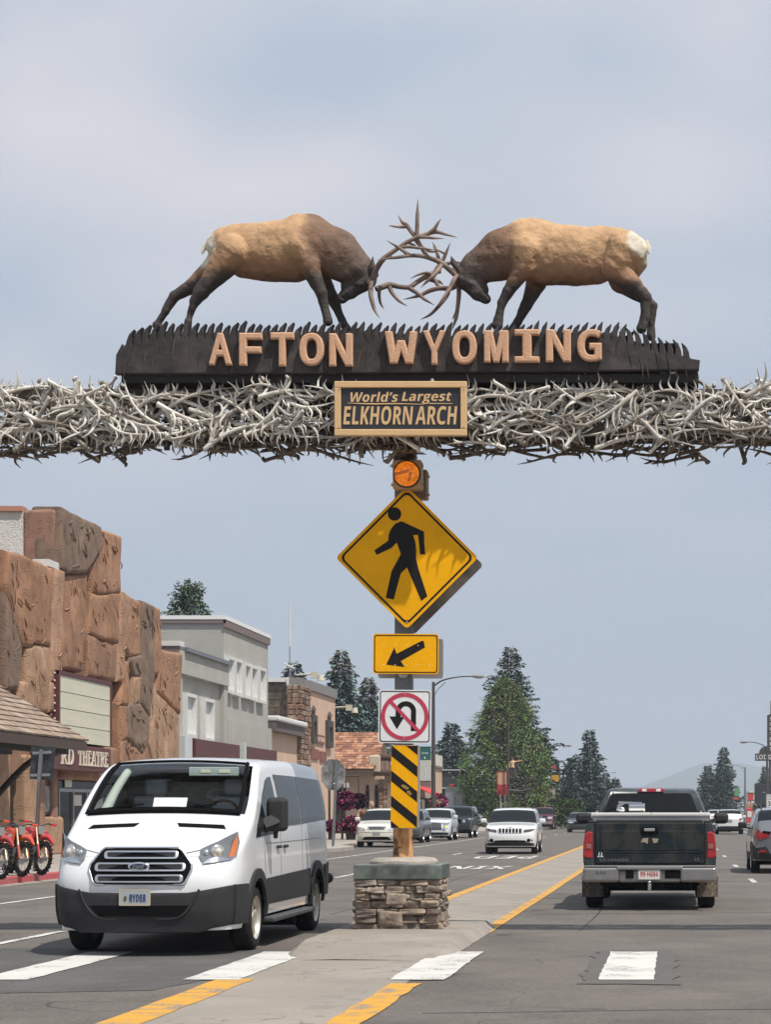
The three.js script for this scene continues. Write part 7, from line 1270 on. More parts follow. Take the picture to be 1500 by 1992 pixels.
  part(tb, 'box', uvBox(rbox(1.82, 0.30, 0.46, 0.012, 0, -0.07, 0)), aluM); part(tb, 'lid', [uvBox(rbox(0.945, 0.055, 0.52, 0.012, -0.475, 0.112, 0)), uvBox(rbox(0.945, 0.055, 0.52, 0.012, 0.475, 0.112, 0))], std([0.78, 0.765, 0.72], 0.5, { metalness: 0.35, bumpMap: tread, bumpScale: 0.002 })); part(tb, 'rim', [rbox(1.9, 0.02, 0.5, 0.006, 0, 0.074, 0)], aluM); part(tb, 'knob', [cyl(0.02, 0.02, 0.05, 8, -0.86, 0.15, 0.1), cyl(0.02, 0.02, 0.05, 8, 0.80, 0.15, 0.1)], chrome).userData.kind = 'stuff';
  const pm = thing('chrome_pump', 'shiny chrome pump fitting lying on the toolbox lid behind the cab window', 'pump', [-0.36 - 0.36, 1.49, -(z0 + 1.62)]);
  part(pm, 'barrel', [cylX(0.062, 0.24, 14, 0.13, 0.075, 0), cylX(0.07, 0.03, 14, 0.25, 0.075, 0)], chrome); part(pm, 'handle', [bar(V(-0.16, 0.16, 0), V(0.22, 0.145, 0), 0.035), bar(V(-0.17, 0.09, 0), V(-0.08, 0.15, 0), 0.05)], chrome); part(pm, 'nozzle', [jitter(new THREE.SphereGeometry(0.06, 10, 8).scale(1.3, 0.7, 0.8).translate(-0.12, 0.05, 0), 0.01, 9)], chrome); part(pm, 'hose', limb([V(-0.17, 0.06, 0), V(-0.30, 0.04, 0.04), V(-0.40, -0.02, 0.06)], [0.014, 0.014, 0.014], 6, 4), blackIn);
}
// ---------------------------------------------------------------- other traffic, built from a few kinds
const suvShell = (k = {}) => ({ L: 4.6, hw: 0.93, sill: 0.30, sillF: 0.26, sillR: 0.32, axles: [0.92, 3.6], arch: 0.40, wheelR: 0.35, bulge: 0.10, bulgeR: 0.07, crown: 0.03, rx: 1.0,
  top: [[0, 0.90], [0.1, 0.98], [0.9, 1.09], [1.15, 1.13], [1.85, 1.56], [2.2, 1.63], [3.2, 1.66], [4.1, 1.60], [4.4, 1.42], [4.6, 1.05]], plan: [[0, 0.80], [0.12, 0.90], [0.35, 0.97], [0.8, 1], [3.8, 1], [4.3, 0.96], [4.6, 0.86]],
  side: [[0.25, 0.95], [0.55, 1], [0.85, 1], [1.05, 0.965], [1.35, 0.87], [1.65, 0.76]], r: [[0, 0.08], [1.0, 0.12], [1.8, 0.09], [2.4, 0.10], [4.6, 0.10]], rake: (s, y) => -0.10 * sstep(y, 0.6, 1.0) * sstep(s, 0.7, 0) - 0.05 * sstep(y, 0.45, 0.25) * sstep(s, 0.5, 0) + 0.05 * sstep(y, 0.5, 0.3) * sstep(s, 4.2, 4.6), ...k });
const sideGlass = [[[1.42, 1.13], [2.45, 1.10], [2.45, 1.47], [2.1, 1.46], [1.8, 1.35]], [[2.52, 1.10], [3.35, 1.12], [3.35, 1.47], [2.52, 1.475]], [[3.42, 1.12], [4.05, 1.18], [3.95, 1.42], [3.42, 1.47]]];
const cladSuv = [[[1.38, 0.31], [3.14, 0.31], [3.16, 0.45], [1.34, 0.43]]];
{ // white SUV coming towards us in the inner lane
  const m = paintM([0.70, 0.705, 0.70], 0.35), slots = [];
  for (let i = 0; i < 7; i++) slots.push({ n: 'grille_slot', s: () => rrect(0.078, 0.15, 0.03, (i - 3) * 0.118, 0.83), m: blackIn, t: 0.008, o: 0.004 });
  makeCar('suv', 'white SUV with a seven-slot grille driving towards us right of the post', 'suv', { shell: suvShell(), paint: m, screen: [1.16, 1.86, 0.68], backlight: null, windows: sideGlass, clad: cladSuv, mirror: [1.55, 1.13], rails: [2.1, 4.0], front: [
    ...slots, { n: 'grille_frame', s: () => ring(rrect(0.88, 0.20, 0.07, 0, 0.83), rrect(0.84, 0.165, 0.06, 0, 0.83)), m: chrome, t: 0.008 },
    { n: 'headlight', mirrorX: 1, s: mx([[0.47, 0.80], [0.50, 0.77], [0.80, 0.82], [0.865, 0.875], [0.80, 0.905], [0.49, 0.875]]), m: phys([0.055, 0.05, 0.05], 0.08, { clearcoat: 1 }), t: 0.014 }, { n: 'daytime_light', mirrorX: 1, s: mx([[0.48, 0.865], [0.80, 0.895], [0.80, 0.882], [0.48, 0.85]]), m: lampGlass, t: 0.016 }, { n: 'turn_signal', mirrorX: 1, s: mx([[0.76, 0.825], [0.80, 0.828], [0.85, 0.87], [0.80, 0.865]]), m: amber, t: 0.016 },
    { n: 'fog_light', mirrorX: 1, s: mx([[0.58, 0.50], [0.60, 0.43], [0.76, 0.43], [0.80, 0.49], [0.77, 0.55], [0.62, 0.55]]), m: blackIn, t: 0.006 }, { n: 'air_intake', s: sym([[-0.60, 0.42], [-0.52, 0.49], [-0.2, 0.50]]), m: blackIn, t: 0.008 }, { n: 'lower_bumper', s: sym([[-0.86, 0.30], [-0.82, 0.39], [-0.5, 0.415]]), m: plastic, t: 0.03 }, { n: 'emblem', s: () => rrect(0.14, 0.025, 0.01, 0, 0.945), m: chrome, t: 0.006 }] }, [-5.78, 0, -(72.4 + 2.3)], 0.012);
}
{ // cream SUV parked nearest, half behind the post
  const m = paintM([0.70, 0.68, 0.60], 0.35);
  makeCar('suv', 'parked cream SUV with rounded nose, half hidden behind the striped marker', 'suv', { shell: suvShell({ top: [[0, 0.84], [0.1, 0.93], [0.95, 1.08], [1.2, 1.13], [1.95, 1.56], [2.3, 1.63], [3.2, 1.66], [4.1, 1.56], [4.6, 1.0]] }), paint: m, screen: [1.22, 1.96, 0.68], windows: sideGlass, clad: cladSuv, mirror: [1.6, 1.15], front: [
    { n: 'grille', s: sym([[-0.36, 0.86], [-0.31, 0.76], [-0.1, 0.75]].reverse().slice(0).concat([]).length ? [[-0.30, 0.755], [-0.37, 0.86], [-0.1, 0.875]] : []), m: std([0.08, 0.08, 0.085], 0.4), t: 0.008 }, { n: 'grille_frame', s: () => ring(rrect(0.80, 0.155, 0.06, 0, 0.812), rrect(0.75, 0.12, 0.05, 0, 0.812)), m: chrome, t: 0.01 },
    { n: 'headlight', mirrorX: 1, s: mx([[0.46, 0.76], [0.50, 0.70], [0.78, 0.72], [0.86, 0.84], [0.70, 0.86], [0.52, 0.82]]), m: lampGlass, t: 0.014 }, { n: 'fog_light', mirrorX: 1, s: mx([[0.56, 0.44], [0.76, 0.45], [0.76, 0.52], [0.58, 0.51]]), m: lampGlass, t: 0.008 }, { n: 'air_intake', s: sym([[-0.62, 0.32], [-0.50, 0.45], [-0.2, 0.46]]), m: blackIn, t: 0.01 }, { n: 'license_plate', s: () => plateShape(0, 0.60), m: std([0.25, 0.27, 0.28], 0.5), t: 0.012 }, { n: 'bumper_strip', s: () => rrect(1.56, 0.022, 0.01, 0, 0.655), m: std([0.45, 0.44, 0.40], 0.5), t: 0.012 }] }, [-12.42, 0, -(86.0 + 2.3)], 0, 'vehicles parked along the left kerb');
}
{ // grey car mostly behind the marker, white SUV and dark boxy off-roader parked behind it
  makeCar('suv', 'dark grey parked SUV between the cream and white ones, mostly behind the marker', 'suv', { shell: suvShell(), paint: paintM([0.05, 0.052, 0.05], 0.35), screen: [1.16, 1.86, 0.68], windows: sideGlass, mirror: [1.55, 1.13], front: [{ n: 'headlight', mirrorX: 1, s: mx([[0.5, 0.76], [0.82, 0.80], [0.86, 0.88], [0.5, 0.84]]), m: lampGlass }, { n: 'grille', s: () => rrect(0.8, 0.2, 0.06, 0, 0.76), m: blackIn, t: 0.008 }] }, [-12.95, 0, -(98 + 2.3)], 0, 'vehicles parked along the left kerb');
  makeCar('suv', 'white parked SUV with a dark grille and lit yellow lamp, just right of the marker', 'suv', { shell: suvShell({ top: [[0, 0.98], [0.1, 1.06], [0.95, 1.15], [1.2, 1.18], [1.9, 1.60], [2.3, 1.68], [3.2, 1.70], [4.1, 1.62], [4.6, 1.1]] }), paint: paintM([0.66, 0.69, 0.72], 0.3), screen: [1.2, 1.9, 0.68], windows: sideGlass, clad: cladSuv, mirror: [1.6, 1.2], front: [
    { n: 'grille', s: sym([[-0.50, 0.55], [-0.46, 0.92], [-0.2, 0.95]]), m: std([0.07, 0.075, 0.08], 0.3), t: 0.008 }, { n: 'chrome_wing', mirrorX: 1, s: mx([[0.46, 0.95], [0.90, 0.93], [0.62, 0.62], [0.70, 0.52], [0.54, 0.50], [0.52, 0.62], [0.60, 0.78]]), m: chrome, t: 0.014 }, { n: 'headlight', mirrorX: 1, s: mx([[0.62, 0.60], [0.80, 0.62], [0.84, 0.80], [0.68, 0.80]]), m: lampGlass, t: 0.016 }, { n: 'turn_signal', s: () => rrect(0.10, 0.14, 0.03, 0.74, 0.73), m: std([0.9, 0.75, 0.12], 0.3), t: 0.022 }, { n: 'lower_bumper', s: sym([[-0.86, 0.30], [-0.80, 0.42], [-0.4, 0.43]]), m: plastic, t: 0.02 }] }, [-12.5, 0, -(106.5 + 2.3)], 0, 'vehicles parked along the left kerb');
  const boxy = { ...suvShell(), hw: 0.94, top: [[0, 1.10], [0.05, 1.16], [1.1, 1.22], [1.25, 1.25], [1.55, 1.72], [1.7, 1.83], [4.0, 1.85], [4.4, 1.80], [4.5, 1.5]], L: 4.5, plan: [[0, 0.92], [0.1, 0.98], [4.4, 1], [4.5, 0.97]], side: [[0.3, 0.96], [0.6, 1], [1.2, 0.97], [1.8, 0.86]], sill: 0.42, sillF: 0.48, sillR: 0.45, wheelR: 0.41, arch: 0.46, axles: [0.75, 3.55], bulge: 0.02, rake: () => 0 };
  makeCar('off_roader', 'dark navy boxy off-roader parked behind the white SUV', 'off-roader', { shell: boxy, paint: paintM([0.022, 0.032, 0.045], 0.3), screen: [1.26, 1.56, 0.66], windows: [[[1.5, 1.25], [2.4, 1.25], [2.4, 1.65], [1.66, 1.65]], [[2.5, 1.25], [3.4, 1.25], [3.4, 1.65], [2.5, 1.65]]], mirror: [1.45, 1.28], mirrorM: plastic, front: [{ n: 'headlight', mirrorX: 1, s: (sd) => { const c = new THREE.Shape(); c.absarc(sd * 0.52, 0.96, 0.09, 0, 6.28); return c; }, m: lampGlass, t: 0.03 }, { n: 'grille', s: () => rrect(0.72, 0.26, 0.04, 0, 0.96), m: blackIn, t: 0.01 }, { n: 'bumper', s: () => rrect(1.62, 0.2, 0.04, 0, 0.60), m: plastic, t: 0.14 }] }, [-12.45, 0, -(117 + 2.25)], 0, 'vehicles parked along the left kerb');
}
const truckShell = { L: 5.8, hw: 0.99, sill: 0.42, sillF: 0.40, sillR: 0.45, axles: [0.95, 4.5], arch: 0.46, wheelR: 0.40, bulge: 0.08, bulgeR: 0.02, crown: 0.03, rx: 1, top: [[0, 1.08], [0.1, 1.17], [1.2, 1.25], [1.4, 1.29], [2.05, 1.80], [2.3, 1.88], [3.6, 1.89], [3.9, 1.80], [4.0, 1.38], [4.1, 1.35], [5.8, 1.33]], plan: [[0, 0.88], [0.12, 0.95], [0.4, 1], [5.6, 1], [5.8, 0.98]], side: [[0.3, 0.96], [0.7, 1], [1.1, 0.99], [1.3, 0.95], [1.85, 0.78]], r: [[0, 0.07], [1.2, 0.1], [2.2, 0.1], [3.9, 0.08], [4.1, 0.05], [5.8, 0.05]], rake: (s, y) => -0.05 * sstep(y, 0.8, 1.2) * sstep(s, 0.6, 0) };
const truckGlass = [[[1.75, 1.28], [2.75, 1.27], [2.75, 1.70], [2.4, 1.70], [2.1, 1.58]], [[2.82, 1.27], [3.75, 1.28], [3.7, 1.70], [2.82, 1.70]]];
makeCar('pickup_truck', 'white pickup parked facing us off the road below the grey box', 'pickup', { shell: truckShell, paint: paintM([0.70, 0.71, 0.72], 0.35), screen: [1.42, 2.06, 0.68], windows: truckGlass, mirror: [1.9, 1.32], front: [{ n: 'grille', s: () => rrect(1.0, 0.3, 0.05, 0, 0.93), m: blackIn, t: 0.01 }, { n: 'headlight', mirrorX: 1, s: mx([[0.56, 0.82], [0.86, 0.84], [0.88, 1.02], [0.56, 1.02]]), m: lampGlass }, { n: 'bumper', s: () => rrect(1.74, 0.24, 0.06, 0, 0.58), m: plastic, t: 0.05 }, { n: 'cardboard_sign', s: () => rrect(0.62, 0.72, 0.02, -0.30, 0.98), m: std([0.42, 0.30, 0.20], 0.8), t: 0.09 }] }, [-17.8, 0, -(182 + 2.9)], 0.04);
makeCar('pickup_truck', 'dark red pickup with a chrome grille parked far off behind the white SUV', 'pickup', { shell: truckShell, paint: paintM([0.12, 0.018, 0.026], 0.3), screen: [1.42, 2.06, 0.68], windows: truckGlass, mirror: [1.9, 1.32], front: [{ n: 'grille', s: () => rrect(0.98, 0.36, 0.08, 0, 0.96), m: blackIn, t: 0.01 }, { n: 'grille_cross', s: () => poly([[-0.5, 0.94], [-0.04, 0.94], [-0.04, 0.78], [0.04, 0.78], [0.04, 0.94], [0.5, 0.94], [0.5, 0.99], [0.04, 0.99], [0.04, 1.14], [-0.04, 1.14], [-0.04, 0.99], [-0.5, 0.99]]), m: chrome, t: 0.03 }, { n: 'headlight', mirrorX: 1, s: mx([[0.56, 0.88], [0.88, 0.90], [0.90, 1.06], [0.56, 1.08]]), m: lampGlass }, { n: 'bumper', s: () => rrect(1.76, 0.24, 0.06, 0, 0.60), m: chrome, t: 0.06 }] }, [-11.05, 0, -(172 + 2.9)], 0);
makeCar('sedan', 'dark car with a pale windscreen far ahead, left of the dark pickup', 'car', { shell: suvShell({ top: [[0, 0.78], [0.1, 0.86], [1.2, 0.98], [1.4, 1.01], [2.2, 1.40], [2.6, 1.46], [3.2, 1.46], [3.9, 1.30], [4.6, 1.0]] }), paint: paintM([0.03, 0.04, 0.045], 0.3), screen: [1.42, 2.2, 0.68], windows: [[[1.75, 1.02], [2.5, 1.0], [2.5, 1.3], [2.2, 1.29]], [[2.56, 1.0], [3.4, 1.02], [3.3, 1.28], [2.56, 1.3]]], mirror: [1.8, 1.02], front: [{ n: 'headlight', mirrorX: 1, s: mx([[0.5, 0.68], [0.82, 0.7], [0.85, 0.8], [0.5, 0.77]]), m: lampGlass }, { n: 'grille', s: () => rrect(0.8, 0.14, 0.05, 0, 0.68), m: blackIn, t: 0.008 }] }, [-6.75, 0, -(148 + 2.3)], 0);
{ // seen from behind: the white SUV ahead in the right lane with another before it, the grey wagon at the edge
  const rearSet = (low) => [{ n: 'tail_light', mirrorX: 1, s: mx([[0.60, 1.02], [0.66, 0.93], [0.86, 0.95], [0.86, 1.08], [0.76, 1.10]]), m: redLens, t: 0.016 }, { n: 'license_plate', s: () => plateShape(0, 0.86), m: std([0.22, 0.23, 0.24], 0.5), t: 0.01 }, { n: 'rear_bumper', s: sym([[-0.86, 0.32], [-0.84, 0.52], [-0.5, 0.545]]), m: plastic, t: 0.03 }, { n: 'emblem', s: () => rrect(0.12, 0.05, 0.02, 0, 1.0), m: chrome, t: 0.006 }];
  const w = paintM([0.70, 0.70, 0.68], 0.35);
  makeCar('suv', 'white SUV seen from behind ahead of the grey wagon, red tail lamps showing', 'suv', { shell: suvShell(), paint: w, screen: [1.16, 1.86, 0.68], backlight: [4.12, 4.44, 0.70], windows: sideGlass, clad: cladSuv, mirror: [1.55, 1.13], rails: [2.1, 4.0], rear: rearSet() }, [3.74, 0, -(136 + 2.3)], Math.PI);
  makeCar('suv', 'second white SUV ahead, mostly hidden behind the other white SUV on the right', 'suv', { shell: suvShell(), paint: w, screen: [1.16, 1.86, 0.68], backlight: [4.12, 4.44, 0.70], windows: sideGlass, clad: cladSuv, mirror: [1.55, 1.13], rear: rearSet() }, [3.35, 0, -(152 + 2.3)], Math.PI);
  makeCar('wagon', 'grey estate car cut off by the right edge, seen from behind', 'car', { shell: suvShell({ hw: 0.935, L: 4.8, axles: [0.92, 3.68], top: [[0, 0.90], [0.1, 0.98], [0.9, 1.06], [1.2, 1.10], [1.95, 1.54], [2.4, 1.62], [3.4, 1.62], [4.2, 1.56], [4.55, 1.32], [4.8, 1.0]], plan: [[0, 0.80], [0.12, 0.90], [0.35, 0.97], [0.8, 1], [4.0, 1], [4.45, 0.96], [4.8, 0.84]] }), paint: paintM([0.125, 0.135, 0.15], 0.26), screen: [1.22, 1.94, 0.68], backlight: [4.22, 4.56, 0.68], windows: sideGlass, clad: [[[1.30, 0.31], [3.28, 0.31], [3.26, 0.50], [1.32, 0.48]], [[4.08, 0.34], [4.6, 0.34], [4.6, 0.66], [4.10, 0.78]]], mirror: [1.6, 1.12], mirrorM: plastic, rails: [2.2, 4.2], rear: [
    { n: 'tail_light', mirrorX: 1, s: mx([[0.50, 0.97], [0.52, 0.91], [0.74, 0.83], [0.86, 0.84], [0.88, 1.06], [0.80, 1.08], [0.70, 1.0]]), m: redLens, t: 0.02 }, { n: 'lamp_trim', mirrorX: 1, s: mx([[0.48, 1.02], [0.68, 1.04], [0.70, 0.98], [0.50, 0.95]]), m: blackIn, t: 0.022 }, { n: 'rear_bumper', s: sym([[-0.88, 0.34], [-0.88, 0.62], [-0.60, 0.66], [-0.5, 0.48]]), m: plastic, t: 0.03 }, { n: 'reflector', mirrorX: 1, s: mx([[0.60, 0.52], [0.76, 0.52], [0.76, 0.565], [0.60, 0.565]]), m: redLens, t: 0.045 }, { n: 'license_plate', s: () => plateShape(0, 0.82), m: plateM, t: 0.01 }, { n: 'bumper_trim', s: () => rrect(0.9, 0.06, 0.02, 0, 0.5), m: std([0.45, 0.46, 0.47], 0.4), t: 0.035 }] }, [2.84, 0, -(49.6 + 2.4)], Math.PI);
}

// ================================================================ street furniture, bikes, flowers, people
const poleM = std([0.055, 0.045, 0.042], 0.6), zinc = std([0.24, 0.255, 0.27], 0.45, { metalness: 0.5, map: re(grain, 2) });
function lamp(label, x, z, H, arm, dir, m, hy = 0.35) {
  const t = thing('street_lamp', label, 'street lamp', [x, 0.15, -z]);
  part(t, 'pole', [cyl(0.09, 0.15, H, 12, 0, H / 2, 0), cyl(0.22, 0.26, 0.3, 12, 0, 0.15, 0)], m);
  part(t, 'arm', [limb([V(0, H - 0.25, 0), V(dir * arm * 0.22, H - 0.02 + hy * 0.3, 0), V(dir * arm * 0.6, H + hy * 0.85, 0), V(dir * arm, H + hy, 0)], [0.055, 0.05, 0.04, 0.035], 8, 5), limb([V(0, H - 0.95, 0), V(dir * arm * 0.12, H - 0.45, 0), V(dir * arm * 0.30, H - 0.02, 0)], [0.02, 0.02, 0.02], 6, 4)], m);
  part(t, 'lamp_head', [new THREE.SphereGeometry(1, 16, 10).scale(0.42, 0.10, 0.15).translate(dir * (arm + 0.3), H + hy - 0.02, 0), rbox(0.55, 0.07, 0.22, 0.03, dir * (arm + 0.25), H + hy + 0.03, 0)], std([0.20, 0.19, 0.185], 0.5)); part(t, 'lens', new THREE.SphereGeometry(1, 12, 8).scale(0.22, 0.06, 0.11).translate(dir * (arm + 0.35), H + hy - 0.10, 0), phys([0.55, 0.54, 0.50], 0.3));
  return t;
}
lamp('tall dark street lamp right behind the sign post, arm reaching right', -14.72, 126, 9.3, 2.45, 1, poleM);
lamp('street lamp whose arm shows right of the green tree above the black sign', -14.72, 233, 8.6, 2.5, 1, poleM, 0.25);
lamp('small distant street lamp left of the pickup cab', -14.72, 418, 9.0, 2.4, 1, zinc, 0.3);
lamp('street lamp at the right edge with its arm reaching left beside the motel sign', 8.95, 196, 7.6, 1.9, -1, poleM, 0.4);
lamp('grey street lamp right of the far dark spruce clump', 8.95, 256, 6.9, 1.9, -1, zinc, 0.3);
lamp('far street lamp, the lowest one showing on the right side', 9.0, 345, 6.2, 2.0, -1, zinc, 0.25);
{ // banner on the near lamp
  const b = thing('banner', 'green and grey street banner with a drawn figure right of the striped marker', 'banner', [-14.98, 0, -125.8]), a = at(814, 1454, 125.8), c = at(838, 1519, 125.8), w = c.x - a.x, h = a.y - c.y, x = (a.x + c.x) / 2 + 14.98, y = (a.y + c.y) / 2;
  part(b, 'cloth', uvBox(rbox(w, h * 0.62, 0.03, 0.01, x, y - h * 0.19, 0)), std([0.46, 0.47, 0.44], 0.8)); part(b, 'upper_cloth', rbox(w, h * 0.38, 0.034, 0.01, x, y + h * 0.31, 0), std([0.018, 0.10, 0.095], 0.8));
  part(b, 'print', [letters('AFTON', w * 0.5, 0.10, 0.01).translate(x, y + h * 0.33, 0.018), new THREE.ConeGeometry(0.06, 0.14, 3).translate(x, y + h * 0.2, 0.02), box(w * 0.5, 0.02, 0.01, x, y - h * 0.02, 0.018), limb([V(x - 0.1, y - 0.1, 0.02), V(x + 0.05, y - 0.5, 0.02), V(x + 0.02, y - 0.8, 0.02)], [0.012, 0.02, 0.012], 5, 3)], std([0.62, 0.64, 0.62], 0.7)); part(b, 'bracket', [bar(V(x - w / 2, y + h / 2 + 0.03, 0), V(0.3, y + h / 2 + 0.03, 0), 0.03, 0.03, true), bar(V(x - w / 2, y - h / 2 - 0.03, 0), V(0.3, y - h / 2 - 0.03, 0), 0.03, 0.03, true)], poleM);
}
{ // back of the road sign by the motorcycles
  const x = -14.35, z = 46.6, p = thing('road_sign', 'grey back of a rectangular road sign on a leaning post left of the van', 'sign', [x, 0.15, -z]);
  const q = (px, py) => { const v = at(px, py, z); return V(v.x - x, v.y - 0.15, 0); };
  const post = [q(66, 1640), q(79, 1460)]; post[0].y = 0;
  part(p, 'post', bar(post[0], post[1], 0.085, 0.06), std([0.20, 0.16, 0.155], 0.6, { map: mottle })); part(p, 'post', bar(q(74, 1522), q(79.5, 1458), 0.075, 0.07), zinc);
  const c = [q(58, 1452), q(105, 1453), q(100, 1518), q(55, 1515)]; part(p, 'plate', extr(poly(c.map((v) => [v.x, v.y])), 0.012).translate(0, 0, -0.06), std([0.085, 0.092, 0.10], 0.5, { metalness: 0.3, map: re(mottle, 1) }));
  part(p, 'brace', [bar(q(62, 1465), q(99, 1463), 0.06, 0.03), bar(q(58, 1508), q(96, 1507), 0.06, 0.03)], std([0.26, 0.27, 0.28], 0.4, { metalness: 0.5 }));
}
{ // back of the stop sign on the bulging corner
  const z = 80.2, x = at(648, 0, z).x, p = thing('stop_sign', 'grey octagonal back of a stop sign on its post, right of the van', 'sign', [x, 0.15, -z]);
  const q = (px, py) => { const v = at(px, py, z); return V(v.x - x, v.y - 0.15, 0); }, c = q(647, 1507), r = 0.50, o = []; for (let i = 0; i < 8; i++) { const a = (i + 0.5) * Math.PI / 4; o.push([c.x + r * Math.cos(a) * 1.02, c.y + r * Math.sin(a) * 1.3]); }
  const b = q(647, 1648); b.y = 0; part(p, 'post', bar(b, q(654, 1478), 0.10, 0.08), zinc); part(p, 'plate', extr(poly(o), 0.012).translate(0, 0, -0.07), std([0.42, 0.43, 0.435], 0.5, { metalness: 0.2, map: re(mottle, 0.8) })); part(p, 'bolt', [new THREE.SphereGeometry(0.035, 8, 6).translate(c.x + 0.05, c.y - 0.35, 0.03)], std([0.6, 0.6, 0.6], 0.4));
}
{ // things right of the big tree
  const rb = thing('banner', 'red and cream street banner under the green tree', 'banner', [-14.7, 0, -176]), a = at(968, 1503, 176), c = at(985, 1545, 176), w = c.x - a.x, h = a.y - c.y, x = (a.x + c.x) / 2 + 14.7, y = (a.y + c.y) / 2;
  part(rb, 'cloth', rbox(w, h * 0.55, 0.04, 0.01, x, y + h * 0.225, 0), std([0.52, 0.30, 0.19], 0.8)); part(rb, 'lower_cloth', rbox(w, h * 0.45, 0.045, 0.01, x, y - h * 0.275, 0), std([0.34, 0.03, 0.035], 0.8)); part(rb, 'frame', [box(w + 0.2, 0.09, 0.05, x, y + h / 2 + 0.05, 0), box(w + 0.2, 0.09, 0.05, x, y - h / 2 - 0.05, 0), box(0.07, h, 0.04, x - w / 2 - 0.04, y, 0), box(0.07, h, 0.04, x + w / 2 + 0.04, y, 0)], std([0.28, 0.02, 0.022], 0.6)); part(rb, 'post', [bar(V(at(973, 1546, 176).x + 14.7, y - h / 2, 0), V(at(976, 1590, 176).x + 14.7, 0.1, 0), 0.14, 0.1), bar(V(at(982, 1546, 176).x + 14.7, y - h / 2, 0), V(at(982, 1590, 176).x + 14.7, 0.1, 0), 0.1)], std([0.36, 0.34, 0.32], 0.7));
  const up = at(989, 1450, 175.6), pole = thing('utility_pole', 'thin dark pole rising in front of the green tree beside the red banner', 'pole', [up.x, 0, up.z]); part(pole, 'shaft', cyl(0.07, 0.11, 9.5, 10, 0, 4.75, 0), poleM); part(pole, 'arm', limb([V(0, 3.4, 0), V(1.0, 3.3, 0), V(1.9, 3.5, 0)], [0.04, 0.035, 0.03], 6, 3), zinc);
  // black and yellow pylon sign with a ring emblem, brown boards below
  const s = thing('pylon_sign', 'black sign with a yellow lower panel above a brown board, right of the green tree', 'sign', [at(1078, 0, 205).x, 0, -205]), q = (px, py) => { const v = at(px, py, 205); return V(v.x - at(1078, 0, 205).x, v.y, 0); };
  const pan = (x0, x1, y0, y1, m, d, n) => { const A = q(x0, y0), B = q(x1, y1); return part(s, n, rbox(B.x - A.x, A.y - B.y, d, 0.03, (A.x + B.x) / 2, (A.y + B.y) / 2, 0), m); };
  pan(1071, 1088, 1485, 1523, std([0.025, 0.025, 0.028], 0.5), 0.3, 'panel'); pan(1072, 1087, 1508, 1521, std([0.55, 0.30, 0.03], 0.5), 0.34, 'yellow_panel'); pan(1073, 1082, 1490, 1496, std([0.45, 0.05, 0.06], 0.5), 0.34, 'red_mark'); pan(1073, 1081, 1497, 1502, std([0.5, 0.6, 0.55], 0.5), 0.35, 'pale_mark'); pan(1040, 1080, 1528, 1555, std([0.24, 0.115, 0.065], 0.7), 0.25, 'brown_board'); pan(1058, 1071, 1510, 1521, std([0.6, 0.6, 0.58], 0.6), 0.2, 'white_board'); pan(1069, 1079, 1530, 1553, std([0.42, 0.36, 0.34], 0.7), 0.3, 'bulletin'); pan(1058, 1069, 1555, 1572, std([0.62, 0.64, 0.66], 0.6), 0.22, 'white_board'); pan(1061, 1063.5, 1556, 1572, std([0.03, 0.05, 0.2], 0.6), 0.26, 'blue_stripe');
  part(s, 'pole', [cyl(0.10, 0.12, q(0, 1486).y, 10, q(1067, 0).x, q(0, 1486).y / 2, -0.2)], poleM); part(s, 'emblem_ring', [new THREE.TorusGeometry(0.22, 0.05, 8, 20).translate(q(1052, 0).x, q(0, 1495).y, 0.05), bar(q(1054, 1492), q(1074, 1490), 0.06)], std([0.55, 0.14, 0.08], 0.5));
}
// life-size figure standing high on a bracket, hat on, pointing right
function figure(f, bones, head, name, label, cat, pos, clothes, scale = 1, ry = 0) {
  const t = thing(name, label, cat, pos, ry), B = bones.map(([a, b, r0, r1]) => [{ x: a[0], y: a[1], z: a[2] }, { x: b[0], y: b[1], z: b[2] }, r0, r1]);
  const d = (x, y, z) => { let k = 9; for (const b of B) k = smin(k, capsule(x, y, z, b[0], b[1], b[2], b[3], b[4] ?? 1), 0.03); return k; };
  const g = isoMesh(d, [-0.62, -0.02, -0.34], [1.0, 1.86, 0.34], 84); paint(g, clothes); part(t, 'body', g, std([1, 1, 1], 0.8, { vertexColors: true })); t.scale.setScalar(scale); return t;
}
const walkBones = (arm) => [[[-0.09, 0.05, 0.0], [-0.10, 0.46, 0.02], 0.055, 0.062], [[-0.09, 0.04, 0.02], [-0.09, 0.04, 0.16], 0.045, 0.035], [[-0.10, 0.46, 0.02], [-0.09, 0.88, 0], 0.065, 0.095], [[0.12, 0.05, 0.0], [0.11, 0.46, 0.02], 0.055, 0.062], [[0.12, 0.04, 0.02], [0.12, 0.04, 0.16], 0.045, 0.035], [[0.11, 0.46, 0.02], [0.09, 0.88, 0], 0.065, 0.095], [[0, 0.92, 0], [0, 1.18, 0], 0.15, 0.135], [[-0.10, 1.34, 0], [0.10, 1.34, 0], 0.125, 0.125], [[0, 1.2, 0], [0, 1.34, 0], 0.14, 0.15], [[0, 1.42, 0], [0, 1.56, 0.01], 0.055, 0.055], [[0, 1.63, 0.015], [0, 1.70, 0.01], 0.088, 0.095], [[0, 1.60, 0.08], [0, 1.62, 0.10], 0.03, 0.022], ...arm];
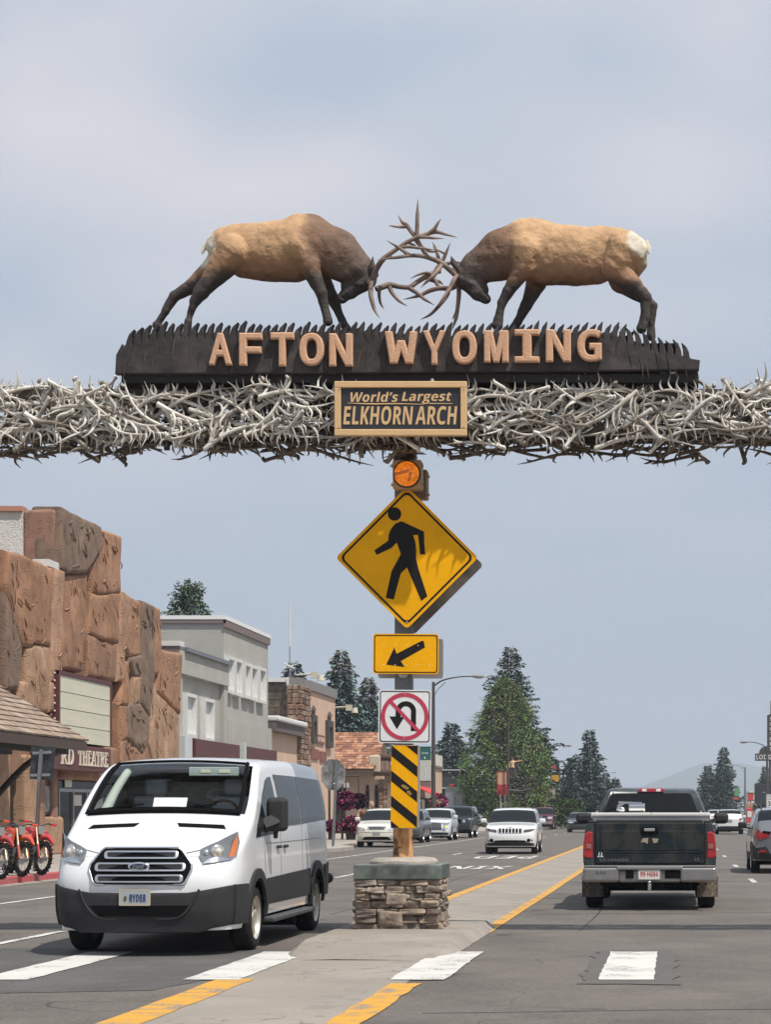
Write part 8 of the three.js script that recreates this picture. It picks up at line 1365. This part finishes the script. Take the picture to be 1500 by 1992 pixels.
{
  const skin = [0.42, 0.22, 0.14], p = at(997, 1514, 174.8);
  const arm = [[[0.19, 1.38, 0], [0.48, 1.42, 0.02], 0.055, 0.045], [[0.48, 1.42, 0.02], [0.76, 1.50, 0.04], 0.043, 0.032], [[0.76, 1.50, 0.04], [0.90, 1.52, 0.05], 0.032, 0.014], [[0.78, 1.52, 0.06], [0.84, 1.56, 0.07], 0.016, 0.012], [[0.78, 1.49, 0.01], [0.85, 1.49, 0.0], 0.016, 0.012], [[-0.19, 1.38, 0], [-0.30, 1.12, 0], 0.055, 0.045], [[-0.30, 1.12, 0], [-0.26, 0.86, 0.06], 0.043, 0.032], [[-0.26, 0.84, 0.06], [-0.26, 0.74, 0.08], 0.035, 0.02]];
  const m = figure(null, walkBones(arm), null, 'person_statue', 'person statue in tan shirt and dark trousers high on a pole, arm pointing right', 'statue', [p.x, p.y, p.z], (x, y) => (y < 0.92 ? [0.045, 0.05, 0.065] : y > 1.56 ? skin : Math.abs(x) > 0.76 ? skin : [0.62, 0.40, 0.235]), 1.02);
  part(m, 'hat', [new THREE.CylinderGeometry(0.20, 0.21, 0.02, 16).translate(0, 1.75, 0.01), new THREE.CylinderGeometry(0.09, 0.115, 0.13, 14).translate(0, 1.81, 0.01)], std([0.03, 0.027, 0.027], 0.8)); part(m, 'stand', [box(0.5, 0.05, 0.3, 0.02, -0.03, 0.02), bar(V(-0.1, -0.05, 0), V(-0.45, -0.1, -0.2), 0.06)], poleM);
  const armD = [[[-0.19, 1.38, 0], [-0.24, 1.08, 0], 0.055, 0.045], [[-0.24, 1.08, 0], [-0.23, 0.84, 0.05], 0.043, 0.032], [[-0.23, 0.82, 0.05], [-0.23, 0.72, 0.06], 0.035, 0.02], [[0.19, 1.38, 0], [0.25, 1.08, 0], 0.055, 0.045], [[0.25, 1.08, 0], [0.23, 0.84, 0.05], 0.043, 0.032], [[0.23, 0.82, 0.05], [0.23, 0.72, 0.06], 0.035, 0.02]];
  const w = at(723, 1600, 94), a = figure(null, walkBones(armD), null, 'person', 'person in a dark top standing on the pavement behind the cream SUV', 'person', [w.x, 0.15, -94], (x, y) => (y < 0.92 ? [0.05, 0.055, 0.08] : y > 1.53 || (y < 0.86 && Math.abs(x) > 0.2) ? [0.44, 0.25, 0.17] : [0.035, 0.036, 0.04]), 1.0, 0.5);
  const w2 = at(704, 1600, 103); figure(null, walkBones(armD), null, 'person', 'person in a rust-coloured top beside the lower pink flowers', 'person', [w2.x, 0.15, -103], (x, y, z) => (y < 0.92 ? [0.04, 0.04, 0.05] : y > 1.72 || (y > 1.6 && z < 0.0) ? [0.05, 0.03, 0.02] : y > 1.53 ? [0.40, 0.24, 0.17] : [0.19, 0.08, 0.05]), 0.96, 2.2);
}
// flowers: hanging baskets and tubs of magenta petunias
function flowers(name, label, cat, c, r, tones, seed, pot) {
  const t = thing(name, label, cat, [c.x, 0.15, c.z]), R = rng(seed), L = new Leaves(), y = c.y - 0.15;
  for (let i = 0; i < 1500; i++) { const d = V(R() - 0.5, R() - 0.5, R() - 0.5).normalize(), q = d.clone().multiplyScalar(r * (0.72 + 0.34 * R())); q.y = q.y * 0.9 + y; const green = R() < 0.24, k = tones[Math.floor(R() * tones.length)], f = 0.7 + 0.6 * R(); L.blade(q, V(d.x + R() - 0.5, d.y + R() - 0.4, d.z + R() - 0.5).normalize().multiplyScalar(0.13), 0.12, (green ? [0.03, 0.06, 0.02] : k).map((v) => v * f), R); }
  part(t, 'blossom', L.build(), leafM); part(t, 'pot', pot === 'hang' ? [new THREE.SphereGeometry(r * 0.5, 14, 8, 0, 6.3, Math.PI / 2, Math.PI / 2).translate(0, y - r * 0.3, 0)] : [cyl(r * 0.75, r * 0.55, Math.max(0.3, y - r * 0.2), 14, 0, (y - r * 0.2) / 2, 0)], std([0.03, 0.025, 0.025], 0.8));
  if (pot === 'hang') part(t, 'hanger', [bar(V(0, y + r * 0.5, 0), V(0, 3.1, 0), 0.03, 0.03, true), bar(V(0, 3.1, 0), V(-0.8, 3.1, 0), 0.04, 0.04, true), bar(V(-0.8, 0, 0), V(-0.8, 3.1, 0), 0.06, 0.06, true)], poleM);
  return t;
}
const mag = [[0.42, 0.035, 0.17], [0.55, 0.07, 0.25], [0.34, 0.02, 0.14]], pinky = [[0.62, 0.09, 0.24], [0.72, 0.22, 0.36], [0.55, 0.05, 0.2]], dusk = [[0.12, 0.025, 0.07], [0.09, 0.02, 0.05]];
flowers('hanging_basket', 'bright magenta hanging flower basket by the cream house door', 'flower basket', at(672, 1557, 100), 0.42, mag, 1, 'hang');
flowers('hanging_basket', 'dark purple hanging flower basket right of the magenta one', 'flower basket', at(697, 1558, 100.5), 0.34, dusk, 2, 'hang');
flowers('flower_tub', 'tub of pink flowers on the pavement below the magenta hanging basket', 'flower tub', at(682, 1604, 99), 0.40, pinky, 3, 'tub');
flowers('flower_tub', 'small tub of magenta flowers next to the van rear', 'flower tub', at(645, 1607, 99.5), 0.26, mag, 4, 'tub');
flowers('flower_tub', 'pink flowers beside the lamp post above the white parked SUV', 'flower tub', at(853, 1560, 140), 0.55, pinky, 5, 'tub');
flowers('flower_tub', 'pink flowers beside the brown board above the dark red pickup', 'flower tub', at(1072, 1577, 196), 0.45, pinky, 6, 'tub');
// grey box body and the bare branches beside it
{
  const z = 186, a = at(868, 1531, z), b = at(903, 1570, z), t = thing('grey_container', 'pale grey box container behind the parked vehicles, red things on its top', 'container', [(a.x + b.x) / 2, 0, -z]), w = b.x - a.x, top = a.y;
  part(t, 'box', rbox(w, top - 0.4, 2.2, 0.04, 0, 0.4 + (top - 0.4) / 2, 0), std([0.33, 0.34, 0.35], 0.6, { map: softMottle })); part(t, 'rib', [-0.3, 0.1, 0.5].map((k) => box(0.04, top - 0.5, 0.03, k * w, 0.4 + (top - 0.4) / 2, 1.11)), std([0.25, 0.26, 0.27], 0.6)).userData.kind = 'stuff'; part(t, 'door', rbox(w * 0.42, top * 0.5, 0.05, 0.02, -w * 0.26, top * 0.62, 1.12), std([0.42, 0.45, 0.48], 0.5)); part(t, 'support', [box(w * 0.9, 0.4, 1.6, 0, 0.2, 0)], blackIn);
  const c = thing('red_canopy', 'red folded canopy lying on the pale grey container', 'canopy', [t.position.x + w * 0.0, top, -z]); part(c, 'cloth', [jitter(rbox(0.62, 0.26, 0.5, 0.1, -0.15, 0.13, 0.6, 3), 0.05, 4)], std([0.55, 0.05, 0.035], 0.8)); part(c, 'pole', bar(V(0.25, 0, 0.7), V(0.42, 0.4, 0.7), 0.09), std([0.6, 0.6, 0.6], 0.6));
  const R = rng(15), g = []; for (let i = 0; i < 34; i++) { const x = (R() - 0.5) * 1.4, k = R() * 1.2, s = R() < 0.5 ? -1 : 1; g.push(limb([V(x, 0.2 + R() * 0.8, (R() - 0.5)), V(x + s * 0.5 * R(), 1.0 + k * 0.6, (R() - 0.5)), V(x + s * (0.4 + R() * 0.8), 1.4 + k, (R() - 0.5))], [0.06, 0.045, 0.015], 5, 3, false)); }
  const br = thing('branch_pile', 'tangle of bare dark branches right of the pale grey container', 'branches', [at(922, 0, 184).x, 0.1, -184]); part(br, 'branch', g, std([0.06, 0.06, 0.065], 0.8)).userData.kind = 'stuff';
}
// right edge of the picture: motel sign, dark board, speed sign, red boards
{
  const z = 224, X = at(1498, 0, z).x, t = thing('motel_sign', 'dark roadside motel sign with upright lettering over a bar reading LODGE', 'sign', [X, 0, -z]), q = (px, py) => { const v = at(px, py, z); return V(v.x - X, v.y, 0); }, body = std([0.050, 0.040, 0.042], 0.6), lm = std([0.55, 0.54, 0.53], 0.5);
  const A = q(1492.5, 1392), B = q(1514, 1467); part(t, 'tower', extr(poly([[A.x, A.y], [A.x, B.y], [B.x, B.y], [B.x, A.y + 0.4], [A.x + 0.5, A.y + 0.25]]), 0.4), body);
  'SOUTHES'.split('').forEach((c, i) => { const p = q(1500.5, 1399 + i * 9.6); part(t, 'letter', letters(c, 0.34, 0.36, 0.05).translate(p.x, p.y, 0.4), lm); });
  const C2 = q(1469, 1466), D = q(1514, 1480); part(t, 'bar', rbox(D.x - C2.x, C2.y - D.y, 0.45, 0.03, (C2.x + D.x) / 2, (C2.y + D.y) / 2, 0.2), body); part(t, 'lettering', letters('LODGE', 2.0, 0.52, 0.05).translate(q(1489, 0).x, (C2.y + D.y) / 2, 0.43), lm);
  const arc = new THREE.Shape(), o = q(1491, 1466); arc.absarc(o.x, o.y, 0.80, 0, Math.PI); part(t, 'crest', extr(arc, 0.3, 0, 16), body);
  part(t, 'pole', [cyl(0.12, 0.14, D.y, 10, q(1498, 0).x, D.y / 2, 0.1), cyl(0.06, 0.06, 1.4, 8, q(1500, 0).x, A.y + 0.9, 0.2)], poleM);
  const z2 = 212, bx = at(1468, 1525, z2), by = at(1506, 1563, z2), bt = thing('notice_board', 'blank dark back of a board on posts under the motel sign', 'sign', [(bx.x + by.x) / 2, 0, -z2]); part(bt, 'board', rbox(by.x - bx.x, bx.y - by.y, 0.3, 0.03, 0, (bx.y + by.y) / 2, 0), std([0.022, 0.026, 0.034], 0.5)); part(bt, 'post', cyl(0.07, 0.07, by.y, 8, -0.7, by.y / 2, 0), poleM); part(bt, 'post', cyl(0.07, 0.07, by.y, 8, 0.7, by.y / 2, 0), poleM); part(bt, 'strip', [box(0.5, 0.04, 0.02, 0.0, (bx.y + by.y) / 2 + 0.15, 0.16)], lm);
  const z3 = 150, sx = at(1491, 1545, z3), sy = at(1508, 1571, z3), st = thing('speed_sign', 'white speed limit sign above the grey estate car at the right edge', 'sign', [(sx.x + sy.x) / 2, 0, -z3]), sh2 = sx.y - sy.y, sw = sy.x - sx.x, cy = (sx.y + sy.y) / 2; part(st, 'plate', extr(rrect(sw, sh2, 0.04, 0, cy), 0.01), signWhite); part(st, 'lettering', [letters('SPEED', sw * 0.78, 0.13, 0.004, 'reg').translate(0, cy + sh2 * 0.34, 0.012), letters('LIMIT', sw * 0.66, 0.13, 0.004, 'reg').translate(0, cy + sh2 * 0.14, 0.012), letters('35', sw * 0.66, sh2 * 0.36, 0.004).translate(0, cy - sh2 * 0.2, 0.012)], signBlack); part(st, 'border', extr(ring(rrect(sw - 0.05, sh2 - 0.05, 0.03, 0, cy), rrect(sw - 0.09, sh2 - 0.09, 0.025, 0, cy)), 0.003).translate(0, 0, 0.011), signBlack); part(st, 'post', cyl(0.04, 0.04, sy.y + 0.3, 8, 0, (sy.y + 0.3) / 2, -0.05), zinc);
  const z4 = 300, board = (n, l, x0, x1, y0, y1, m, zz = z4) => { const p = at(x0, y0, zz), r = at(x1, y1, zz), g = thing(n, l, 'sign', [(p.x + r.x) / 2, 0, -zz]); part(g, 'board', rbox(r.x - p.x, p.y - r.y, 0.25, 0.04, 0, (p.y + r.y) / 2, 0), m); part(g, 'frame', ring4(r.x - p.x, p.y - r.y, (p.y + r.y) / 2), poleM); part(g, 'post', cyl(0.08, 0.08, r.y, 8, 0, r.y / 2, 0), poleM); };
  const ring4 = (w, h, y) => [box(w + 0.1, 0.08, 0.3, 0, y + h / 2, 0), box(w + 0.1, 0.08, 0.3, 0, y - h / 2, 0)];
  board('shop_sign', 'red square shop sign left of the dark notice board', 1455, 1466, 1543, 1558, std([0.52, 0.04, 0.04], 0.5)); board('shop_sign', 'green and white shop sign right of the far spruce clump', 1429, 1438, 1531, 1549, std([0.12, 0.30, 0.17], 0.5)); board('shop_sign', 'small red and white shop sign over the white SUV ahead', 1424, 1437, 1550, 1556, std([0.56, 0.08, 0.06], 0.5));
  const fig = thing('fuel_pump', 'red and white pump at the far right roadside beside the white building', 'pump', [at(1458, 0, 240).x, 0, -240]); part(fig, 'cabinet', rbox(0.7, 1.9, 0.5, 0.06, 0, 0.95, 0), std([0.48, 0.05, 0.05], 0.5)); part(fig, 'face', rbox(0.5, 0.7, 0.05, 0.02, 0, 1.2, 0.26), std([0.6, 0.6, 0.6], 0.5)); part(fig, 'topper', rbox(0.8, 0.5, 0.4, 0.05, 0, 2.2, 0), std([0.36, 0.20, 0.10], 0.6));
}
// three motorcycles parked nose to the kerb
function bike(label, pos, ry, red, lean, whiteRim) {
  const o = thing('motorcycle', label, 'motorcycle', pos, ry, 'motorcycles parked at the red kerb'), t = new THREE.Group(); o.rotation.order = 'YXZ'; o.rotation.x = lean;
  const metal = std([0.42, 0.41, 0.40], 0.35, { metalness: 0.8 }), gold = std([0.50, 0.40, 0.26], 0.35, { metalness: 0.7 }), dark = std([0.03, 0.03, 0.032], 0.6), rm = whiteRim ? std([0.62, 0.65, 0.68], 0.4) : std([0.05, 0.05, 0.055], 0.4, { metalness: 0.5 }), col = phys(red, 0.35, { clearcoat: 0.6 });
  // local axes: +x is forward
  const wh = (x, R, w) => { const g = new THREE.Group(); g.name = 'wheel'; g.position.set(x, R, 0); o.add(g); part(g, 'tyre', new THREE.TorusGeometry(R - w / 2, w / 2, 10, 40), rubber); const k = []; for (let i = 0; i < 22; i++) { const a = i / 22 * 6.283; k.push(box(w * 0.7, 0.016, w * 0.85).applyMatrix4(new THREE.Matrix4().makeTranslation(R - 0.008, 0, 0)).applyMatrix4(new THREE.Matrix4().makeRotationZ(a))); } const tr = part(g, 'tread', k.map((q) => q.clone()), rubber); tr.userData.kind = 'stuff'; part(g, 'rim', [new THREE.TorusGeometry(R - w, 0.02, 8, 36)], rm); part(g, 'hub', [cylZ(0.055, 0.14, 12), cylZ(0.12, 0.012, 20, 0, 0, 0.05)], metal); const sp = []; for (let i = 0; i < 18; i++) { const a = i / 18 * 6.283; sp.push(bar(V(Math.cos(a + 0.3) * 0.05, Math.sin(a + 0.3) * 0.05, 0.03 * (i % 2 ? 1 : -1)), V(Math.cos(a) * (R - w), Math.sin(a) * (R - w), 0), 0.005)); } part(g, 'spoke', sp, metal).userData.kind = 'stuff'; };
  wh(0.74, 0.35, 0.085); wh(-0.74, 0.335, 0.11);
  for (const s of [-1, 1]) part(o, 'fork_leg', [bar(V(0.74, 0.35, s * 0.085), V(0.56, 0.70, s * 0.085), 0.030, 0.026, true), bar(V(0.57, 0.68, s * 0.085), V(0.42, 1.02, s * 0.085), 0.024, 0.03, true)], gold);
  part(o, 'fork_guard', [rbox(0.06, 0.32, 0.03, 0.012, 0, 0, 0).rotateZ(0.45).translate(0.70, 0.50, 0.115), rbox(0.06, 0.32, 0.03, 0.012, 0, 0, 0).rotateZ(0.45).translate(0.70, 0.50, -0.115)], col);
  part(o, 'front_fender', limb([V(1.10, 0.66, 0), V(0.86, 0.80, 0), V(0.55, 0.80, 0), V(0.42, 0.74, 0)], [0.04, 0.075, 0.075, 0.05], 10, 5, true, 0.35).rotateX(0), col);
  part(o, 'number_plate', [rbox(0.03, 0.20, 0.15, 0.012, 0, 0, 0).rotateZ(0.35).translate(0.52, 0.95, 0)], std([0.16, 0.15, 0.15], 0.5));
  part(o, 'handlebar', [limb([V(0.30, 1.12, -0.40), V(0.36, 1.12, -0.2), V(0.41, 1.05, 0), V(0.36, 1.12, 0.2), V(0.30, 1.12, 0.40)], [0.017, 0.014, 0.014, 0.017], 8, 4), cylZ(0.02, 0.13, 8, 0.30, 1.12, 0.36), cylZ(0.02, 0.13, 8, 0.30, 1.12, -0.36), bar(V(0.36, 1.13, 0.3), V(0.42, 1.13, 0.42), 0.012)], dark);
  for (const s of [0.33, -0.33]) part(o, 'hand_guard', rbox(0.03, 0.06, 0.13, 0.014, 0.42, 1.11, s), whiteRim ? dark : col);
  part(o, 'shroud', [1, -1].map((s) => jitter(extr(poly([[0.50, 0.93], [0.36, 0.98], [-0.05, 0.92], [-0.02, 0.80], [0.18, 0.60], [0.36, 0.56], [0.46, 0.66]]), 0.06, 0.02).translate(0, 0, s > 0 ? 0.12 : -0.18), 0.008, 6)), col); part(o, 'shroud_stripe', [1, -1].map((s) => extr(poly([[0.46, 0.86], [0.02, 0.845], [0.03, 0.80], [0.44, 0.80]]), 0.006).translate(0, 0, s > 0 ? 0.182 : -0.188)), std([0.62, 0.60, 0.62], 0.4));
  part(o, 'tank', jitter(rbox(0.5, 0.16, 0.2, 0.07, 0.16, 0.93, 0, 3), 0.01, 5), col); part(o, 'seat', limb([V(0.02, 0.96, 0), V(-0.35, 0.95, 0), V(-0.75, 1.0, 0)], [0.07, 0.075, 0.05], 10, 4, true, 1.3), dark); part(o, 'rear_fender', limb([V(-0.55, 0.93, 0), V(-0.85, 0.98, 0), V(-1.15, 0.93, 0)], [0.06, 0.07, 0.03], 10, 4, true, 1.3), col); part(o, 'side_panel', [1, -1].map((s) => rbox(0.32, 0.2, 0.02, 0.008, -0.38, 0.80, s * 0.13)), std([0.6, 0.6, 0.6], 0.5));
  part(o, 'frame', [bar(V(0.40, 0.98, 0), V(0.25, 0.45, 0), 0.045, 0.045), bar(V(0.25, 0.45, 0), V(-0.25, 0.33, 0), 0.05), bar(V(-0.25, 0.33, 0), V(-0.25, 0.85, 0), 0.05), bar(V(-0.22, 0.45, 0.08), V(-0.74, 0.335, 0.08), 0.05), bar(V(-0.22, 0.45, -0.08), V(-0.74, 0.335, -0.08), 0.05)], metal);
  part(o, 'engine', [jitter(rbox(0.36, 0.28, 0.24, 0.06, 0.0, 0.46, 0, 3), 0.012, 7), rbox(0.16, 0.28, 0.17, 0.03, 0.12, 0.66, 0), cylZ(0.11, 0.28, 16, -0.06, 0.45, 0)], std([0.16, 0.15, 0.145], 0.45, { metalness: 0.6 })); part(o, 'exhaust', [limb([V(0.22, 0.68, -0.06), V(0.32, 0.5, -0.10), V(0.05, 0.42, -0.14), V(-0.3, 0.62, -0.15), V(-0.85, 0.78, -0.15)], [0.022, 0.024, 0.03, 0.055, 0.05], 8, 4)], metal); part(o, 'radiator', [rbox(0.04, 0.26, 0.3, 0.01, 0.36, 0.74, 0)], dark);
  return o;
}
{
  const place = (px, py, z, off) => { const p = at(px, py, z); return p; };
  // front wheel touches the pavement at (px, 1700) or so; the bike stands behind it along its heading
  const h = -0.78, set = (label, px, py, col, w, hh = h, lean = -0.13) => { const z = FOC * (EYE - 0.15) / (py - CY), x = (px - CX) * z / FOC, f = V(Math.cos(hh), 0, -Math.sin(hh)); return bike(label, [x - f.x * 0.74, 0.15, -z - f.z * 0.74], hh, col, lean, w); };
  set('red motorcycle nearest the van, rightmost of the three', 79, 1701, [0.52, 0.022, 0.03], false);
  set('orange-red motorcycle, middle of the three at the red kerb', 41, 1704, [0.62, 0.07, 0.018], false);
  set('motorcycle with a pale front rim, cut off by the left edge', 0, 1709, [0.40, 0.03, 0.03], true);
}

// ---------------------------------------------------------------- finish
scene.traverse((o) => { if (o.isMesh) { o.castShadow = true; o.receiveShadow = true; } });
renderer.render(scene, camera);
